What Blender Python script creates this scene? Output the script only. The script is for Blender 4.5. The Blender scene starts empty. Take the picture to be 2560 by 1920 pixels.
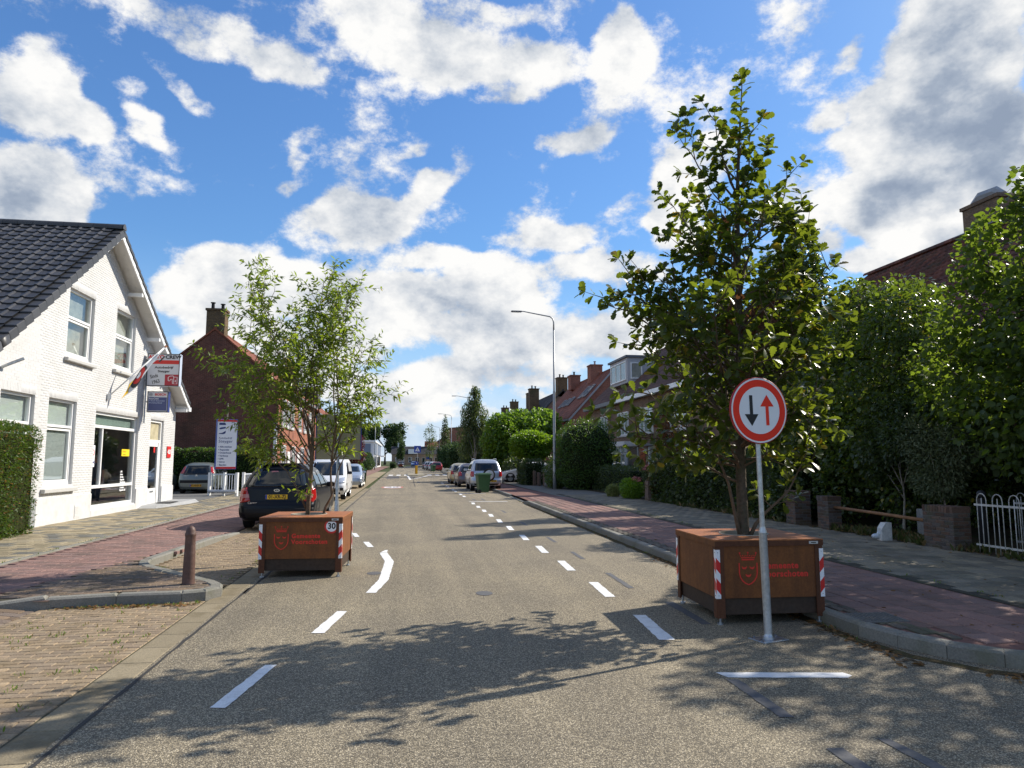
import bpy, bmesh, math, random
import numpy as np
from mathutils import Vector, Matrix
random.seed(7); RNG = np.random.default_rng(7)
SC = bpy.context.scene
COL = SC.collection
R = math.radians
# ------------------------------------------------------------------ camera
CAM_POS = (0.0, 0.0, 1.7)
PITCH, YAW = 6.28, 8.768
cd = bpy.data.cameras.new('camera'); cam = bpy.data.objects.new('camera', cd); COL.objects.link(cam)
cam.location = CAM_POS; cam.rotation_euler = (R(90 + PITCH), 0, R(-YAW))
cd.sensor_width = 36; cd.lens = 24.47; cd.clip_start = .05; cd.clip_end = 5000
SC.camera = cam
# ------------------------------------------------------------------ sun, view
SUN_EL, SUN_AZ = 37.0, 67.5           # azimuth clockwise from +Y
sv = Vector((math.cos(R(SUN_EL)) * math.sin(R(SUN_AZ)), math.cos(R(SUN_EL)) * math.cos(R(SUN_AZ)), math.sin(R(SUN_EL))))
sl = bpy.data.lights.new('sun', 'SUN'); sun = bpy.data.objects.new('sun', sl); COL.objects.link(sun)
sl.energy = 5.0; sl.angle = R(.55); sl.color = (1.0, .93, .82)
sun.rotation_euler = (-sv).to_track_quat('-Z', 'Y').to_euler(); sun.location = (40, 14, 40)
SC.view_settings.view_transform = 'Standard'; SC.view_settings.look = 'None'
SC.view_settings.gamma = 1; SC.view_settings.use_curve_mapping = False
SC.view_settings.exposure = 0.38
SC.render.engine = 'CYCLES'
SC.cycles.max_bounces = 6; SC.cycles.transparent_max_bounces = 8
SC.cycles.diffuse_bounces = 3; SC.cycles.glossy_bounces = 3
try:
    SC.cycles.use_denoising = True
except Exception: pass
# ------------------------------------------------------------------ node helper
class NT:
    def __init__(s, tree):
        s.t = tree; tree.nodes.clear()
    def n(s, typ, ins=None, **props):
        nd = s.t.nodes.new(typ)
        for k, v in props.items(): setattr(nd, k, v)
        for k, v in (ins or {}).items(): s.set(nd.inputs[k], v)
        return nd
    def set(s, sock, v):
        if isinstance(v, bpy.types.NodeSocket): s.t.links.new(v, sock)
        elif v is not None: sock.default_value = v
    def m(s, op, a, b=None, c=None, clamp=False):
        nd = s.t.nodes.new('ShaderNodeMath'); nd.operation = op; nd.use_clamp = clamp
        for i, v in enumerate((a, b, c)):
            if v is not None: s.set(nd.inputs[i], v)
        return nd.outputs[0]
    def vm(s, op, a, b=None, scale=None):
        nd = s.t.nodes.new('ShaderNodeVectorMath'); nd.operation = op
        s.set(nd.inputs[0], a)
        if b is not None: s.set(nd.inputs[1], b)
        if scale is not None: s.set(nd.inputs['Scale'], scale)
        return nd.outputs['Value'] if op in ('LENGTH', 'DOT_PRODUCT', 'DISTANCE') else nd.outputs[0]
    def mr(s, v, a, b, c=0., d=1., smooth=True):
        nd = s.t.nodes.new('ShaderNodeMapRange'); nd.clamp = True
        if smooth: nd.interpolation_type = 'SMOOTHSTEP'
        for i, x in enumerate((v, a, b, c, d)): s.set(nd.inputs[i], x)
        return nd.outputs[0]
    def mix(s, f, a, b, mode='MIX'):
        nd = s.t.nodes.new('ShaderNodeMix'); nd.data_type = 'RGBA'; nd.blend_type = mode
        s.set(nd.inputs['Factor'], f)
        for k, v in ((6, a), (7, b)):
            if isinstance(v, (tuple, list)): v = tuple(v)[:3] + (1,)
            s.set(nd.inputs[k], v)
        return nd.outputs[2]
    def noise(s, vec, scale, detail=4, rough=.55, dim='3D', dist=0.):
        nd = s.n('ShaderNodeTexNoise', {'Scale': scale, 'Detail': detail, 'Roughness': rough, 'Distortion': dist}, noise_dimensions=dim)
        if vec is not None: s.set(nd.inputs['Vector'], vec)
        return nd
    def ramp(s, f, stops):
        nd = s.t.nodes.new('ShaderNodeValToRGB'); s.set(nd.inputs[0], f)
        el = nd.color_ramp.elements
        while len(el) < len(stops): el.new(.5)
        for e, (p, c) in zip(el, stops): e.position = p; e.color = tuple(c)[:3] + (1,)
        return nd.outputs[0]
# ------------------------------------------------------------------ world: sky with clouds
# every cloud lump: azimuth and elevation in degrees, half sizes in degrees, tilt, thickness
CLOUDS = [(-27.8, 24.3, 2.9, 3.0, 15.0, 0.9), (-24.7, 23.2, 2.5, 1.6, -20.0, 0.85), (-16.8, 30.7, 8.1, 1.9, -6.0, 0.72), (-10.1, 29.5, 4.3, 1.4, -8.0, 0.72), (-20.1, 30.8, 2.9, 0.9, 4.0, 0.6), (-17.9, 26.7, 4.6, 1.2, -32.0, 0.7), (-20.0, 23.9, 3.0, 1.2, -22.0, 0.66), (-21.7, 26.4, 1.6, 1.2, 13.0, 0.5), (-1.5, 33.0, 6.0, 2.3, 3.0, 0.85), (4.5, 31.2, 8.1, 2.8, 0.0, 0.95), (10.9, 30.9, 4.4, 2.0, -2.0, 0.85), (8.9, 28.8, 3.6, 1.1, -1.0, 0.75), (17.8, 31.5, 2.4, 3.0, -24.0, 0.85), (4.5, 34.5, 8.1, 1.5, 0.0, 0.7), (-28.1, 18.4, 3.4, 3.0, 12.0, 1.1), (-26.2, 16.7, 1.9, 1.5, 11.0, 1.05), (-9.6, 21.5, 1.5, 1.2, 6.0, 0.7), (-9.4, 23.9, 1.0, 1.6, 16.0, 0.5), (-4.6, 19.2, 5.7, 2.3, 3.0, 0.95), (1.8, 21.4, 3.9, 1.3, 24.0, 0.8), (5.0, 23.6, 1.6, 2.3, -12.0, 0.6), (0.6, 23.8, 2.3, 0.5, 20.0, 0.5), (14.5, 25.9, 5.8, 0.8, 8.0, 0.68), (13.5, 21.8, 0.5, 1.1, -2.0, 0.45), (-14.3, 14.2, 3.7, 2.1, 5.0, 0.95), (-9.5, 14.6, 4.7, 2.1, 4.0, 0.95), (-11.5, 12.3, 6.8, 2.1, 4.0, 1.0), (-3.0, 13.2, 7.2, 2.2, 2.0, 1.0), (-5.8, 9.7, 8.6, 2.6, 2.0, 0.95), (4.6, 16.4, 7.0, 1.4, 0.0, 0.72), (11.7, 18.6, 4.7, 1.4, -2.0, 0.78), (7.0, 14.0, 7.8, 2.0, -0.0, 0.85), (0.1, 10.7, 5.7, 2.6, 1.0, 0.95), (6.6, 9.7, 6.6, 2.3, -0.0, 0.9), (14.3, 11.5, 6.8, 1.9, -2.0, 0.75), (13.2, 15.7, 6.1, 1.4, -2.0, 0.75), (0.2, 5.1, 9.9, 1.1, 0.0, 0.6), (14.3, 5.1, 7.4, 0.9, -1.0, 0.55), (4.7, 12.7, 8.5, 2.2, -0.0, 0.9), (10.5, 10.4, 6.1, 2.3, -1.0, 0.85), (-11.4, 9.1, 4.2, 1.4, 3.0, 0.85), (-8.6, 7.1, 5.4, 1.5, 2.0, 0.7), (-16.0, 9.0, 1.9, 1.0, 4.0, 0.6), (-15.9, 12.3, 3.0, 1.7, 5.0, 0.95), (-12.8, 10.4, 4.1, 1.8, 4.0, 0.9), (-8.6, 8.5, 4.3, 1.6, 2.0, 0.85), (3.9, 6.6, 6.5, 1.9, 0.0, 0.85), (9.7, 7.4, 5.4, 1.9, -0.0, 0.85), (17.4, 10.3, 5.2, 2.2, -2.0, 0.8), (17.8, 14.8, 4.5, 1.6, -3.0, 0.75), (-4.3, 6.1, 5.6, 1.5, 1.0, 0.75), (4.7, 3.6, 7.6, 1.1, 0.0, 0.6), (42.4, 27.1, 4.7, 5.1, -16.0, 1.3), (39.5, 22.5, 4.9, 3.0, -13.0, 1.3), (43.4, 20.7, 5.2, 4.6, -14.0, 1.45), (40.4, 17.3, 4.4, 3.1, -11.0, 1.5), (41.8, 13.9, 4.2, 1.9, -9.0, 1.2), (38.1, 19.6, 2.7, 2.8, -11.0, 1.2), (37.8, 24.9, 2.5, 1.8, -12.0, 1.0), (36.0, 28.9, 1.2, 1.9, -42.0, 0.75), (34.3, 25.0, 2.3, 1.1, 9.0, 0.8), (23.3, 21.9, 2.6, 3.0, -6.0, 0.95), (26.3, 23.3, 2.7, 1.8, -7.0, 0.9), (22.4, 18.2, 2.2, 2.1, -4.0, 0.95), (28.9, 19.3, 2.7, 1.4, -7.0, 0.55), (39.5, 18.1, 4.8, 2.6, -11.0, 1.8), (42.5, 15.1, 4.2, 2.2, -10.0, 1.8), (36.6, 14.6, 3.3, 1.3, -8.0, 0.85), (33.5, 16.4, 1.9, 1.0, -7.0, 0.6)]
def build_world():
    w = bpy.data.worlds.new('World'); SC.world = w; w.use_nodes = True
    t = NT(w.node_tree)
    d = t.n('ShaderNodeTexCoord').outputs['Generated']
    sky = t.n('ShaderNodeTexSky', sky_type='NISHITA', sun_disc=False, sun_elevation=R(SUN_EL), sun_rotation=R(SUN_AZ),
              air_density=1.0, dust_density=.35, ozone_density=2.6)
    hs = t.n('ShaderNodeHueSaturation', {'Hue': .512, 'Saturation': 1.12, 'Value': 1.0, 'Color': sky.outputs[0]})
    skyc = t.vm('MULTIPLY', hs.outputs[0], (.112, .150, .156))
    lum = t.vm('DOT_PRODUCT', skyc, (.3, .5, .2))
    skyc = t.vm('SCALE', skyc, scale=t.m('DIVIDE', 1.12, t.m('ADD', 1.0, t.m('MULTIPLY', lum, .9))))
    sp = t.n('ShaderNodeSeparateXYZ', {0: d})
    x, y, z = sp.outputs
    az = t.m('MULTIPLY', t.m('ARCTAN2', x, y), 57.2958)
    el = t.m('MULTIPLY', t.m('ARCSINE', z), 57.2958)
    # bend the lump coordinates a little so that no lump keeps its ellipse
    wn = t.noise(t.vm('MULTIPLY', d, (1, 1, 1.3)), 5.5, 3, .6).outputs['Color']
    wv = t.vm('MULTIPLY', t.vm('SUBTRACT', wn, (.5, .5, .5)), (7, 5.5, 0))
    ae = t.vm('ADD', t.n('ShaderNodeCombineXYZ', {0: az, 1: el}).outputs[0], wv)
    tot = None
    for (a, e, ra, re, ti, am) in CLOUDS:
        mp = t.n('ShaderNodeMapping', {'Vector': ae, 'Location': (a, e, 0), 'Rotation': (0, 0, R(ti)), 'Scale': (ra, re, 1)}, vector_type='TEXTURE')
        g = t.mr(t.vm('LENGTH', mp.outputs[0]), 1.55, .30, 0., am)
        tot = g if tot is None else t.m('SMOOTH_MAX', tot, g, .35)
    # loose clouds over the part of the sky behind the camera
    back = t.mr(t.m('ABSOLUTE', t.m('SUBTRACT', az, 8.8)), 42, 60, 0, 1)
    bn = t.noise(t.vm('MULTIPLY', d, (1, 1, 2.2)), 2.3, 2, .5).outputs[0]
    bk = t.m('MULTIPLY', t.mr(bn, .46, .72, 0, 1.0), back)
    tot = t.m('MAXIMUM', tot, bk)
    dn = t.vm('MULTIPLY', d, (1, 1, 1.45))
    def billow(v, det):
        vo = t.n('ShaderNodeTexVoronoi', {'Vector': v, 'Scale': 9., 'Detail': det, 'Roughness': .55}, feature='F1', normalize=True)
        return t.m('SUBTRACT', 1., vo.outputs['Distance'])
    wob = t.vm('ADD', dn, t.vm('SCALE', t.vm('SUBTRACT', t.noise(dn, 14., 4, .6).outputs['Color'], (.5, .5, .5)), scale=.07))
    n1 = t.m('ADD', t.m('MULTIPLY', t.noise(dn, 6.5, 12, .68).outputs[0], .72), t.m('MULTIPLY', billow(wob, 1.0), .36))
    L = (.055 * math.sin(R(70)), .055 * math.cos(R(70)), .055)
    n2 = t.m('ADD', t.m('MULTIPLY', t.noise(t.vm('ADD', dn, L), 6.5, 5, .60).outputs[0], .72), t.m('MULTIPLY', billow(t.vm('ADD', wob, L), 0.0), .36))
    dens = t.m('ADD', tot, t.m('MULTIPLY', t.m('SUBTRACT', n1, .63), 3.0))
    alpha = t.mr(dens, .26, .62, 0, 1)
    # thin low haze of cloud towards the horizon
    alpha = t.m('MAXIMUM', alpha, t.m('MULTIPLY', t.mr(el, 9, 0, 0, .55), t.mr(n1, .35, .6)))
    lit = t.m('MULTIPLY_ADD', t.m('SUBTRACT', n1, n2), 2.6, .74)
    thick = t.mr(dens, .95, 1.9, 0, 1)
    dark = t.mr(t.m('ADD', t.m('MULTIPLY', tot, .80), t.m('MULTIPLY', t.m('SUBTRACT', n2, .62), 1.5)), .72, 1.85, 0, 1)
    lit = t.m('SUBTRACT', lit, t.m('MULTIPLY', dark, .66))
    fine = t.noise(dn, 19.0, 8, .66).outputs[0]
    lit = t.m('ADD', lit, t.m('MULTIPLY', t.m('SUBTRACT', fine, .5), .50))
    lit = t.m('SUBTRACT', lit, t.m('MULTIPLY', thick, .10), clamp=True)
    cc = t.ramp(lit, [(0, (.29, .355, .47)), (.25, (.38, .445, .55)), (.52, (.60, .645, .71)), (.82, (.86, .87, .88)), (1, (.98, .975, .96))])
    cc = t.vm('MULTIPLY', cc, (.78, .78, .78))
    lowc = t.mr(t.vm('DOT_PRODUCT', d, (0, 0, 1)), .30, .0, 0, .85)
    skyc = t.mix(lowc, skyc, (.40, .57, .82))
    out = t.mix(alpha, skyc, cc)
    # below the horizon: plain ground colour
    out = t.mix(t.mr(z, -.02, -.06), out, (.10, .10, .09))
    bg = t.n('ShaderNodeBackground', {'Color': out, 'Strength': 1.0})
    o = t.n('ShaderNodeOutputWorld', {0: bg.outputs[0]})
    w.cycles.sampling_method = 'MANUAL'; w.cycles.sample_map_resolution = 512
build_world()

# ------------------------------------------------------------------ materials
MATS = {}
def rnd_socket(t):
    """one random number per piece: per object and per mesh island together"""
    a = t.n('ShaderNodeObjectInfo').outputs['Random']; b = t.n('ShaderNodeNewGeometry').outputs['Random Per Island']
    return t.m('FRACT', t.m('ADD', t.m('MULTIPLY', a, 7.31), b))
def mat(name, col, rough=.7, spec=.4, metal=0., var=0., hue=0., grain=None, dirt=None, bump=None, coat=0., alt=None, altp=.5, coords='Object', grunge=None):
    """col: base; var: value change per piece; alt: second colour chosen per piece; grain=(scale, amount); dirt=(scale, colour, amount); bump=(scale, strength)"""
    if name in MATS: return MATS[name]
    m = bpy.data.materials.new(name); m.use_nodes = True; MATS[name] = m
    t = NT(m.node_tree); c = None
    P = t.n('ShaderNodeTexCoord').outputs['Object'] if coords == 'Object' else t.n('ShaderNodeNewGeometry').outputs['Position']
    c = t.n('ShaderNodeRGB'); c.outputs[0].default_value = tuple(col)[:3] + (1,); c = c.outputs[0]
    if alt or var or hue:
        r = rnd_socket(t)
        if alt: c = t.mix(t.mr(t.m('FRACT', t.m('MULTIPLY', r, 3.7)), 1 - altp - .12, 1 - altp + .12), c, alt)
        if var or hue:
            hv = t.n('ShaderNodeHueSaturation', {'Hue': t.m('MULTIPLY_ADD', t.m('FRACT', t.m('MULTIPLY', r, 5.3)), hue, .5 - hue / 2) if hue else .5,
                     'Value': t.m('MULTIPLY_ADD', r, var * 2, 1 - var), 'Color': c}); c = hv.outputs[0]
    if grain:
        g = t.noise(P, grain[0], 3, .6).outputs[0]
        c = t.mix(1., c, t.ramp(g, [(.25, (1 - grain[1],) * 3), (.75, (1 + grain[1] * .6,) * 3)]), 'MULTIPLY')
    if dirt:
        g = t.noise(P, dirt[0], 6, .65).outputs[0]
        c = t.mix(t.m('MULTIPLY', t.mr(g, .47, .68), dirt[2]), c, dirt[1])
    if grunge:
        g = t.noise(P, grunge[0], 5, .6).outputs[0]
        c = t.mix(t.m('MULTIPLY', t.mr(g, .45, .7), grunge[2]), c, grunge[1])
    b = t.n('ShaderNodeBsdfPrincipled', {'Base Color': c, 'Roughness': rough, 'Metallic': metal, 'Specular IOR Level': spec, 'Coat Weight': coat, 'Coat Roughness': .04})
    if bump:
        h = t.noise(P, bump[0], 4, .6).outputs[0]
        bn = t.n('ShaderNodeBump', {'Strength': bump[1], 'Distance': .02, 'Height': h}); t.set(b.inputs['Normal'], bn.outputs[0])
    t.n('ShaderNodeOutputMaterial', {0: b.outputs[0]})
    return m
def leaf_mat(name, a, b, trans, tamt=.42, rough=.42, spec=.35, odd=None, oddp=.05):
    """a..b: range of leaf colours; trans: colour of light passing through"""
    m = bpy.data.materials.new(name); m.use_nodes = True; t = NT(m.node_tree)
    r = rnd_socket(t); P = t.n('ShaderNodeNewGeometry').outputs['Position']
    f = t.m('ADD', t.m('MULTIPLY', r, .65), t.m('MULTIPLY', t.noise(P, 1.7, 2).outputs[0], .35))
    c = t.mix(f, a, b)
    tc = t.mix(r, trans, tuple(x * .72 for x in trans))
    if odd:
        k = t.mr(t.m('FRACT', t.m('MULTIPLY', r, 9.7)), 1 - oddp, 1 - oddp * .9, smooth=False)
        c = t.mix(k, c, odd); tc = t.mix(k, tc, tuple(min(1, x * 1.3) for x in odd))
    p = t.n('ShaderNodeBsdfPrincipled', {'Base Color': c, 'Roughness': rough, 'Specular IOR Level': spec})
    tr = t.n('ShaderNodeBsdfTranslucent', {'Color': tc})
    mx = t.n('ShaderNodeMixShader', {0: tamt, 1: p.outputs[0], 2: tr.outputs[0]})
    t.n('ShaderNodeOutputMaterial', {0: mx.outputs[0]}); MATS[name] = m
    return m
def glass_mat(name, tint, refl=.09, rough=.015):
    m = bpy.data.materials.new(name); m.use_nodes = True; t = NT(m.node_tree)
    tr = t.n('ShaderNodeBsdfTransparent', {'Color': tint + (1,)}); gl = t.n('ShaderNodeBsdfGlossy', {'Color': (1, 1, 1, 1), 'Roughness': rough})
    P = t.n('ShaderNodeNewGeometry').outputs['Position']
    bn = t.n('ShaderNodeBump', {'Strength': .03, 'Distance': .05, 'Height': t.noise(P, 1.3, 1).outputs[0]}); t.set(gl.inputs['Normal'], bn.outputs[0])
    g = t.n('ShaderNodeNewGeometry'); c = t.m('ABSOLUTE', t.vm('DOT_PRODUCT', g.outputs['Normal'], g.outputs['Incoming']))
    fr = t.m('MULTIPLY_ADD', t.m('POWER', t.m('SUBTRACT', 1., c, clamp=True), 5.), .9, refl)
    mx = t.n('ShaderNodeMixShader', {0: fr, 1: tr.outputs[0], 2: gl.outputs[0]})
    t.n('ShaderNodeOutputMaterial', {0: mx.outputs[0]}); MATS[name] = m
    return m
# ------------------------------------------------------------------ mesh helpers
class MB:
    def __init__(s): s.v = []; s.f = []; s.mi = []
    def add(s, vs, fs, mi=0):
        o = len(s.v); s.v += [tuple(p) for p in vs]; s.f += [[i + o for i in f] for f in fs]; s.mi += [mi] * len(fs); return s
    def box(s, c, d, rz=0., mi=0, bev=0., M=None):
        x, y, z = d[0] / 2, d[1] / 2, d[2] / 2
        if bev:
            b = min(bev, x * .49, y * .49, z * .49); vs = []
            for k, (zz, ins) in enumerate(((-z, b), (-z + b, 0), (z - b, 0), (z, b))):
                X, Y = x - ins, y - ins
                vs += [(-X, -Y, zz), (X, -Y, zz), (X, Y, zz), (-X, Y, zz)]
            fs = [[3, 2, 1, 0], [12, 13, 14, 15]] + [[a * 4 + i, a * 4 + (i + 1) % 4, a * 4 + 4 + (i + 1) % 4, a * 4 + 4 + i] for a in range(3) for i in range(4)]
        else:
            vs = [(-x, -y, -z), (x, -y, -z), (x, y, -z), (-x, y, -z), (-x, -y, z), (x, -y, z), (x, y, z), (-x, y, z)]
            fs = [[3, 2, 1, 0], [4, 5, 6, 7], [0, 1, 5, 4], [1, 2, 6, 5], [2, 3, 7, 6], [3, 0, 4, 7]]
        ca, sa = math.cos(rz), math.sin(rz)
        vs = [(c[0] + p[0] * ca - p[1] * sa, c[1] + p[0] * sa + p[1] * ca, c[2] + p[2]) for p in vs]
        if M is not None: vs = [M @ Vector(p) for p in vs]
        return s.add(vs, fs, mi)
    def tube(s, pts, r, n=8, mi=0, cap=True):
        pts = [Vector(p) for p in pts]; rs = r if isinstance(r, (list, tuple)) else [r] * len(pts)
        vs = []; ref = None
        for i, p in enumerate(pts):
            a = pts[min(i + 1, len(pts) - 1)] - pts[max(i - 1, 0)]
            a = a.normalized() if a.length > 1e-9 else Vector((0, 0, 1))
            if ref is None: ref = Vector((1, 0, 0)) if abs(a.x) < .8 else Vector((0, 1, 0))
            u = (ref - a * ref.dot(a)).normalized(); w = a.cross(u); ref = u
            for k in range(n):
                th = 2 * math.pi * k / n; vs.append(p + (u * math.cos(th) + w * math.sin(th)) * rs[i])
        fs = [[i * n + k, i * n + (k + 1) % n, (i + 1) * n + (k + 1) % n, (i + 1) * n + k] for i in range(len(pts) - 1) for k in range(n)]
        if cap: fs += [list(range(n))[::-1], [(len(pts) - 1) * n + k for k in range(n)]]
        return s.add(vs, fs, mi)
    def cyl(s, c, r, h, n=16, mi=0, r2=None): return s.tube([c, (c[0], c[1], c[2] + h)], [r, r if r2 is None else r2], n, mi)
    def lathe(s, c, prof, n=24, mi=0, axis='z'):
        vs = []
        for (r, h) in prof:
            for k in range(n):
                th = 2 * math.pi * k / n; a, b = r * math.cos(th), r * math.sin(th)
                vs.append((c[0] + a, c[1] + b, c[2] + h) if axis == 'z' else (c[0] + a, c[1] + h, c[2] + b) if axis == 'y' else (c[0] + h, c[1] + a, c[2] + b))
        fs = [[i * n + k, i * n + (k + 1) % n, (i + 1) * n + (k + 1) % n, (i + 1) * n + k] for i in range(len(prof) - 1) for k in range(n)]
        fs += [list(range(n))[::-1], [(len(prof) - 1) * n + k for k in range(n)]]
        return s.add(vs, fs, mi)
    def prism(s, poly, M, t, mi=0, mside=None):
        """polygon in (u, v), from w = 0 to w = t, placed by the 4x4 matrix M"""
        n = len(poly); vs = [M @ Vector((u, v, 0)) for u, v in poly] + [M @ Vector((u, v, t)) for u, v in poly]
        s.add(vs, [list(range(n))[::-1], [n + i for i in range(n)]], mi)
        o = len(s.v) - 2 * n
        sd = [[o + i, o + (i + 1) % n, o + n + (i + 1) % n, o + n + i] for i in range(n)]
        s.f += sd; s.mi += [mi if mside is None else mside] * n; return s
    def ico(s, c, r, mi=0, n=10, sq=(1, 1, 1)):
        prof = [(max(1e-4, math.sin(math.pi * k / n)), -math.cos(math.pi * k / n)) for k in range(n + 1)]
        b = MB().lathe((0, 0, 0), prof, n + 4)
        return s.add([(c[0] + p[0] * r * sq[0], c[1] + p[1] * r * sq[1], c[2] + p[2] * r * sq[2]) for p in b.v], b.f, mi)
    def build(s, name, mats, parent=None, smooth=False, loc=None, rz=None):
        me = bpy.data.meshes.new(name); me.from_pydata(s.v, [], s.f); me.update()
        return mesh_obj(name, me, mats, parent, smooth, loc, rz, s.mi)
def mesh_obj(name, me, mats, parent=None, smooth=False, loc=None, rz=None, mi=None):
    for m in (mats if isinstance(mats, (list, tuple)) else [mats]): me.materials.append(m)
    if mi is not None and any(mi): me.polygons.foreach_set('material_index', mi)
    if smooth: me.polygons.foreach_set('use_smooth', [True] * len(me.polygons))
    o = bpy.data.objects.new(name, me); COL.objects.link(o)
    if parent is not None: o.parent = parent
    if loc is not None: o.location = loc
    if rz is not None: o.rotation_euler = (0, 0, rz)
    if smooth == 'auto':
        try: me.set_sharp_from_angle(angle=R(35))
        except Exception: pass
    return o
def np_mesh(name, verts, faces_list, mats, parent=None, mi=None, smooth=False):
    """verts (N,3); faces_list: list of (M,k) int arrays"""
    me = bpy.data.meshes.new(name); verts = np.asarray(verts, np.float32)
    me.vertices.add(len(verts)); me.vertices.foreach_set('co', verts.ravel())
    loops = np.concatenate([f.ravel() for f in faces_list]).astype(np.int32)
    tot = np.concatenate([np.full(len(f), f.shape[1], np.int32) for f in faces_list])
    st = np.concatenate([[0], np.cumsum(tot)[:-1]]).astype(np.int32)
    me.loops.add(len(loops)); me.loops.foreach_set('vertex_index', loops)
    me.polygons.add(len(tot)); me.polygons.foreach_set('loop_start', st); me.polygons.foreach_set('loop_total', tot)
    me.update(calc_edges=True); me.validate()
    return mesh_obj(name, me, mats, parent, smooth, mi=mi)
def thing(name, label, cat, loc=(0, 0, 0), rz=0., group=None):
    o = bpy.data.objects.new(name, None); COL.objects.link(o); o.empty_display_size = .3
    o.location = loc; o.rotation_euler = (0, 0, rz); return tag(o, label, cat, group)
def tag(o, label, cat, group=None):
    o['label'] = label; o['category'] = cat
    if group: o['group'] = group
    return o
def kind(o, k): o['kind'] = k; return o
CHILDREN = {}
def copy_thing(root, loc, rz, label, group=None):
    """a copy of a thing with copies of its parts and sub-parts"""
    c = root.copy(); COL.objects.link(c); c.location = loc; c.rotation_euler = (0, 0, rz); c['label'] = label
    if group: c['group'] = group
    kids = [o for o in COL.objects if o.parent == root]
    for k in kids:
        d = k.copy(); COL.objects.link(d); d.parent = c
        for g in [o for o in COL.objects if o.parent == k]:
            e = g.copy(); COL.objects.link(e); e.parent = d
    return c
# camera numbers, only to find which small pieces show largest and get an object each
_fw = np.array([math.sin(R(YAW)) * math.cos(R(PITCH)), math.cos(R(YAW)) * math.cos(R(PITCH)), math.sin(R(PITCH))])
_rt = np.array([math.cos(R(YAW)), -math.sin(R(YAW)), 0.]); _up = np.cross(_rt, _fw)
def view_score(P, nrm=None):
    """bigger = shows larger; 0 = outside the frame"""
    d = np.asarray(P, float) - np.array(CAM_POS); z = d @ _fw; x = d @ _rt; y = d @ _up
    ok = (z > .3) & (np.abs(x) < z * .737) & (np.abs(y) < z * .553)
    s = 1 / np.maximum(z, .1) ** 2
    if nrm is not None: s = s * np.maximum(.02, -(d * nrm).sum(-1) / np.linalg.norm(d, axis=-1))
    return np.where(ok, s, 0)
def chamfer_template(c=.006):
    vs = []
    def ring(z, i):
        return [(-1, -1, z, i), (1, -1, z, i), (1, 1, z, i), (-1, 1, z, i)]
    vs = ring(0, 0) + ring(2, 0) + ring(1, 1)
    fs = [[8, 9, 10, 11]] + [[a * 4 + i, a * 4 + (i + 1) % 4, a * 4 + 4 + (i + 1) % 4, a * 4 + 4 + i] for a in range(2) for i in range(4)]
    return vs, np.array(fs)
def piece_verts(su, sv, d, c):
    """box su x sv x d with chamfered upper edge, top at w = 0"""
    x, y = su / 2, sv / 2; o = []
    for z, i in ((-d, 0), (-c, 0), (0, c)):
        X, Y = x - i, y - i; o += [(-X, -Y, z), (X, -Y, z), (X, Y, z), (-X, Y, z)]
    return np.array(o)
PF = chamfer_template()[1]
def pieces(parent, name, mats, plist, chamfer=.006, limit=300, rest=None, vfun=None, faces=None, smooth=False):
    """plist: (centre, 3x3 axes (columns u, v, n), (su, sv, depth)). The pieces that show largest become objects, the others one mesh."""
    if not plist: return
    C_ = np.array([p[0] for p in plist], float); A = np.array([p[1] for p in plist], float); S = np.array([p[2] for p in plist], float)
    sc = view_score(C_, A[:, :, 2]) * S[:, 0] * S[:, 1]
    order = np.argsort(-sc); pick = [i for i in order[:limit] if sc[i] > 0]
    cache = {}; vf = vfun or piece_verts; F = PF if faces is None else faces
    for i in pick:
        key = tuple(np.round(S[i], 3))
        me = cache.get(key)
        if me is None:
            me = bpy.data.meshes.new(name); me.from_pydata([tuple(v) for v in vf(*S[i], chamfer)], [], [list(f) for f in F]); me.update()
            me.materials.append(mats)
            if smooth: me.polygons.foreach_set('use_smooth', [True] * len(me.polygons))
            cache[key] = me
        o = bpy.data.objects.new(name, me); COL.objects.link(o); o.parent = parent
        M = Matrix(A[i].tolist()).to_4x4(); M.translation = C_[i].tolist(); o.matrix_local = M
    ps = set(pick); left = [i for i in range(len(plist)) if i not in ps]
    if left:
        V = []; Fs = []; k = 0
        for i in left:
            v = vf(*S[i], chamfer) @ A[i].T + C_[i]; V.append(v); Fs.append(np.asarray(F) + k); k += len(v)
        o = np_mesh(rest or (name + '_field'), np.concatenate(V), [np.concatenate(Fs)], mats, parent, smooth=smooth); kind(o, 'stuff')
def axes(rz=0., tilt=0., tx=0.):
    m = Matrix.Rotation(rz, 3, 'Z') @ Matrix.Rotation(tilt, 3, 'Y') @ Matrix.Rotation(tx, 3, 'X'); return np.array(m)
def in_poly(p, poly):
    x, y = p; c = False; n = len(poly); j = n - 1
    for i in range(n):
        xi, yi = poly[i]; xj, yj = poly[j]
        if (yi > y) != (yj > y) and x < (xj - xi) * (y - yi) / (yj - yi) + xi: c = not c
        j = i
    return c
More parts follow.
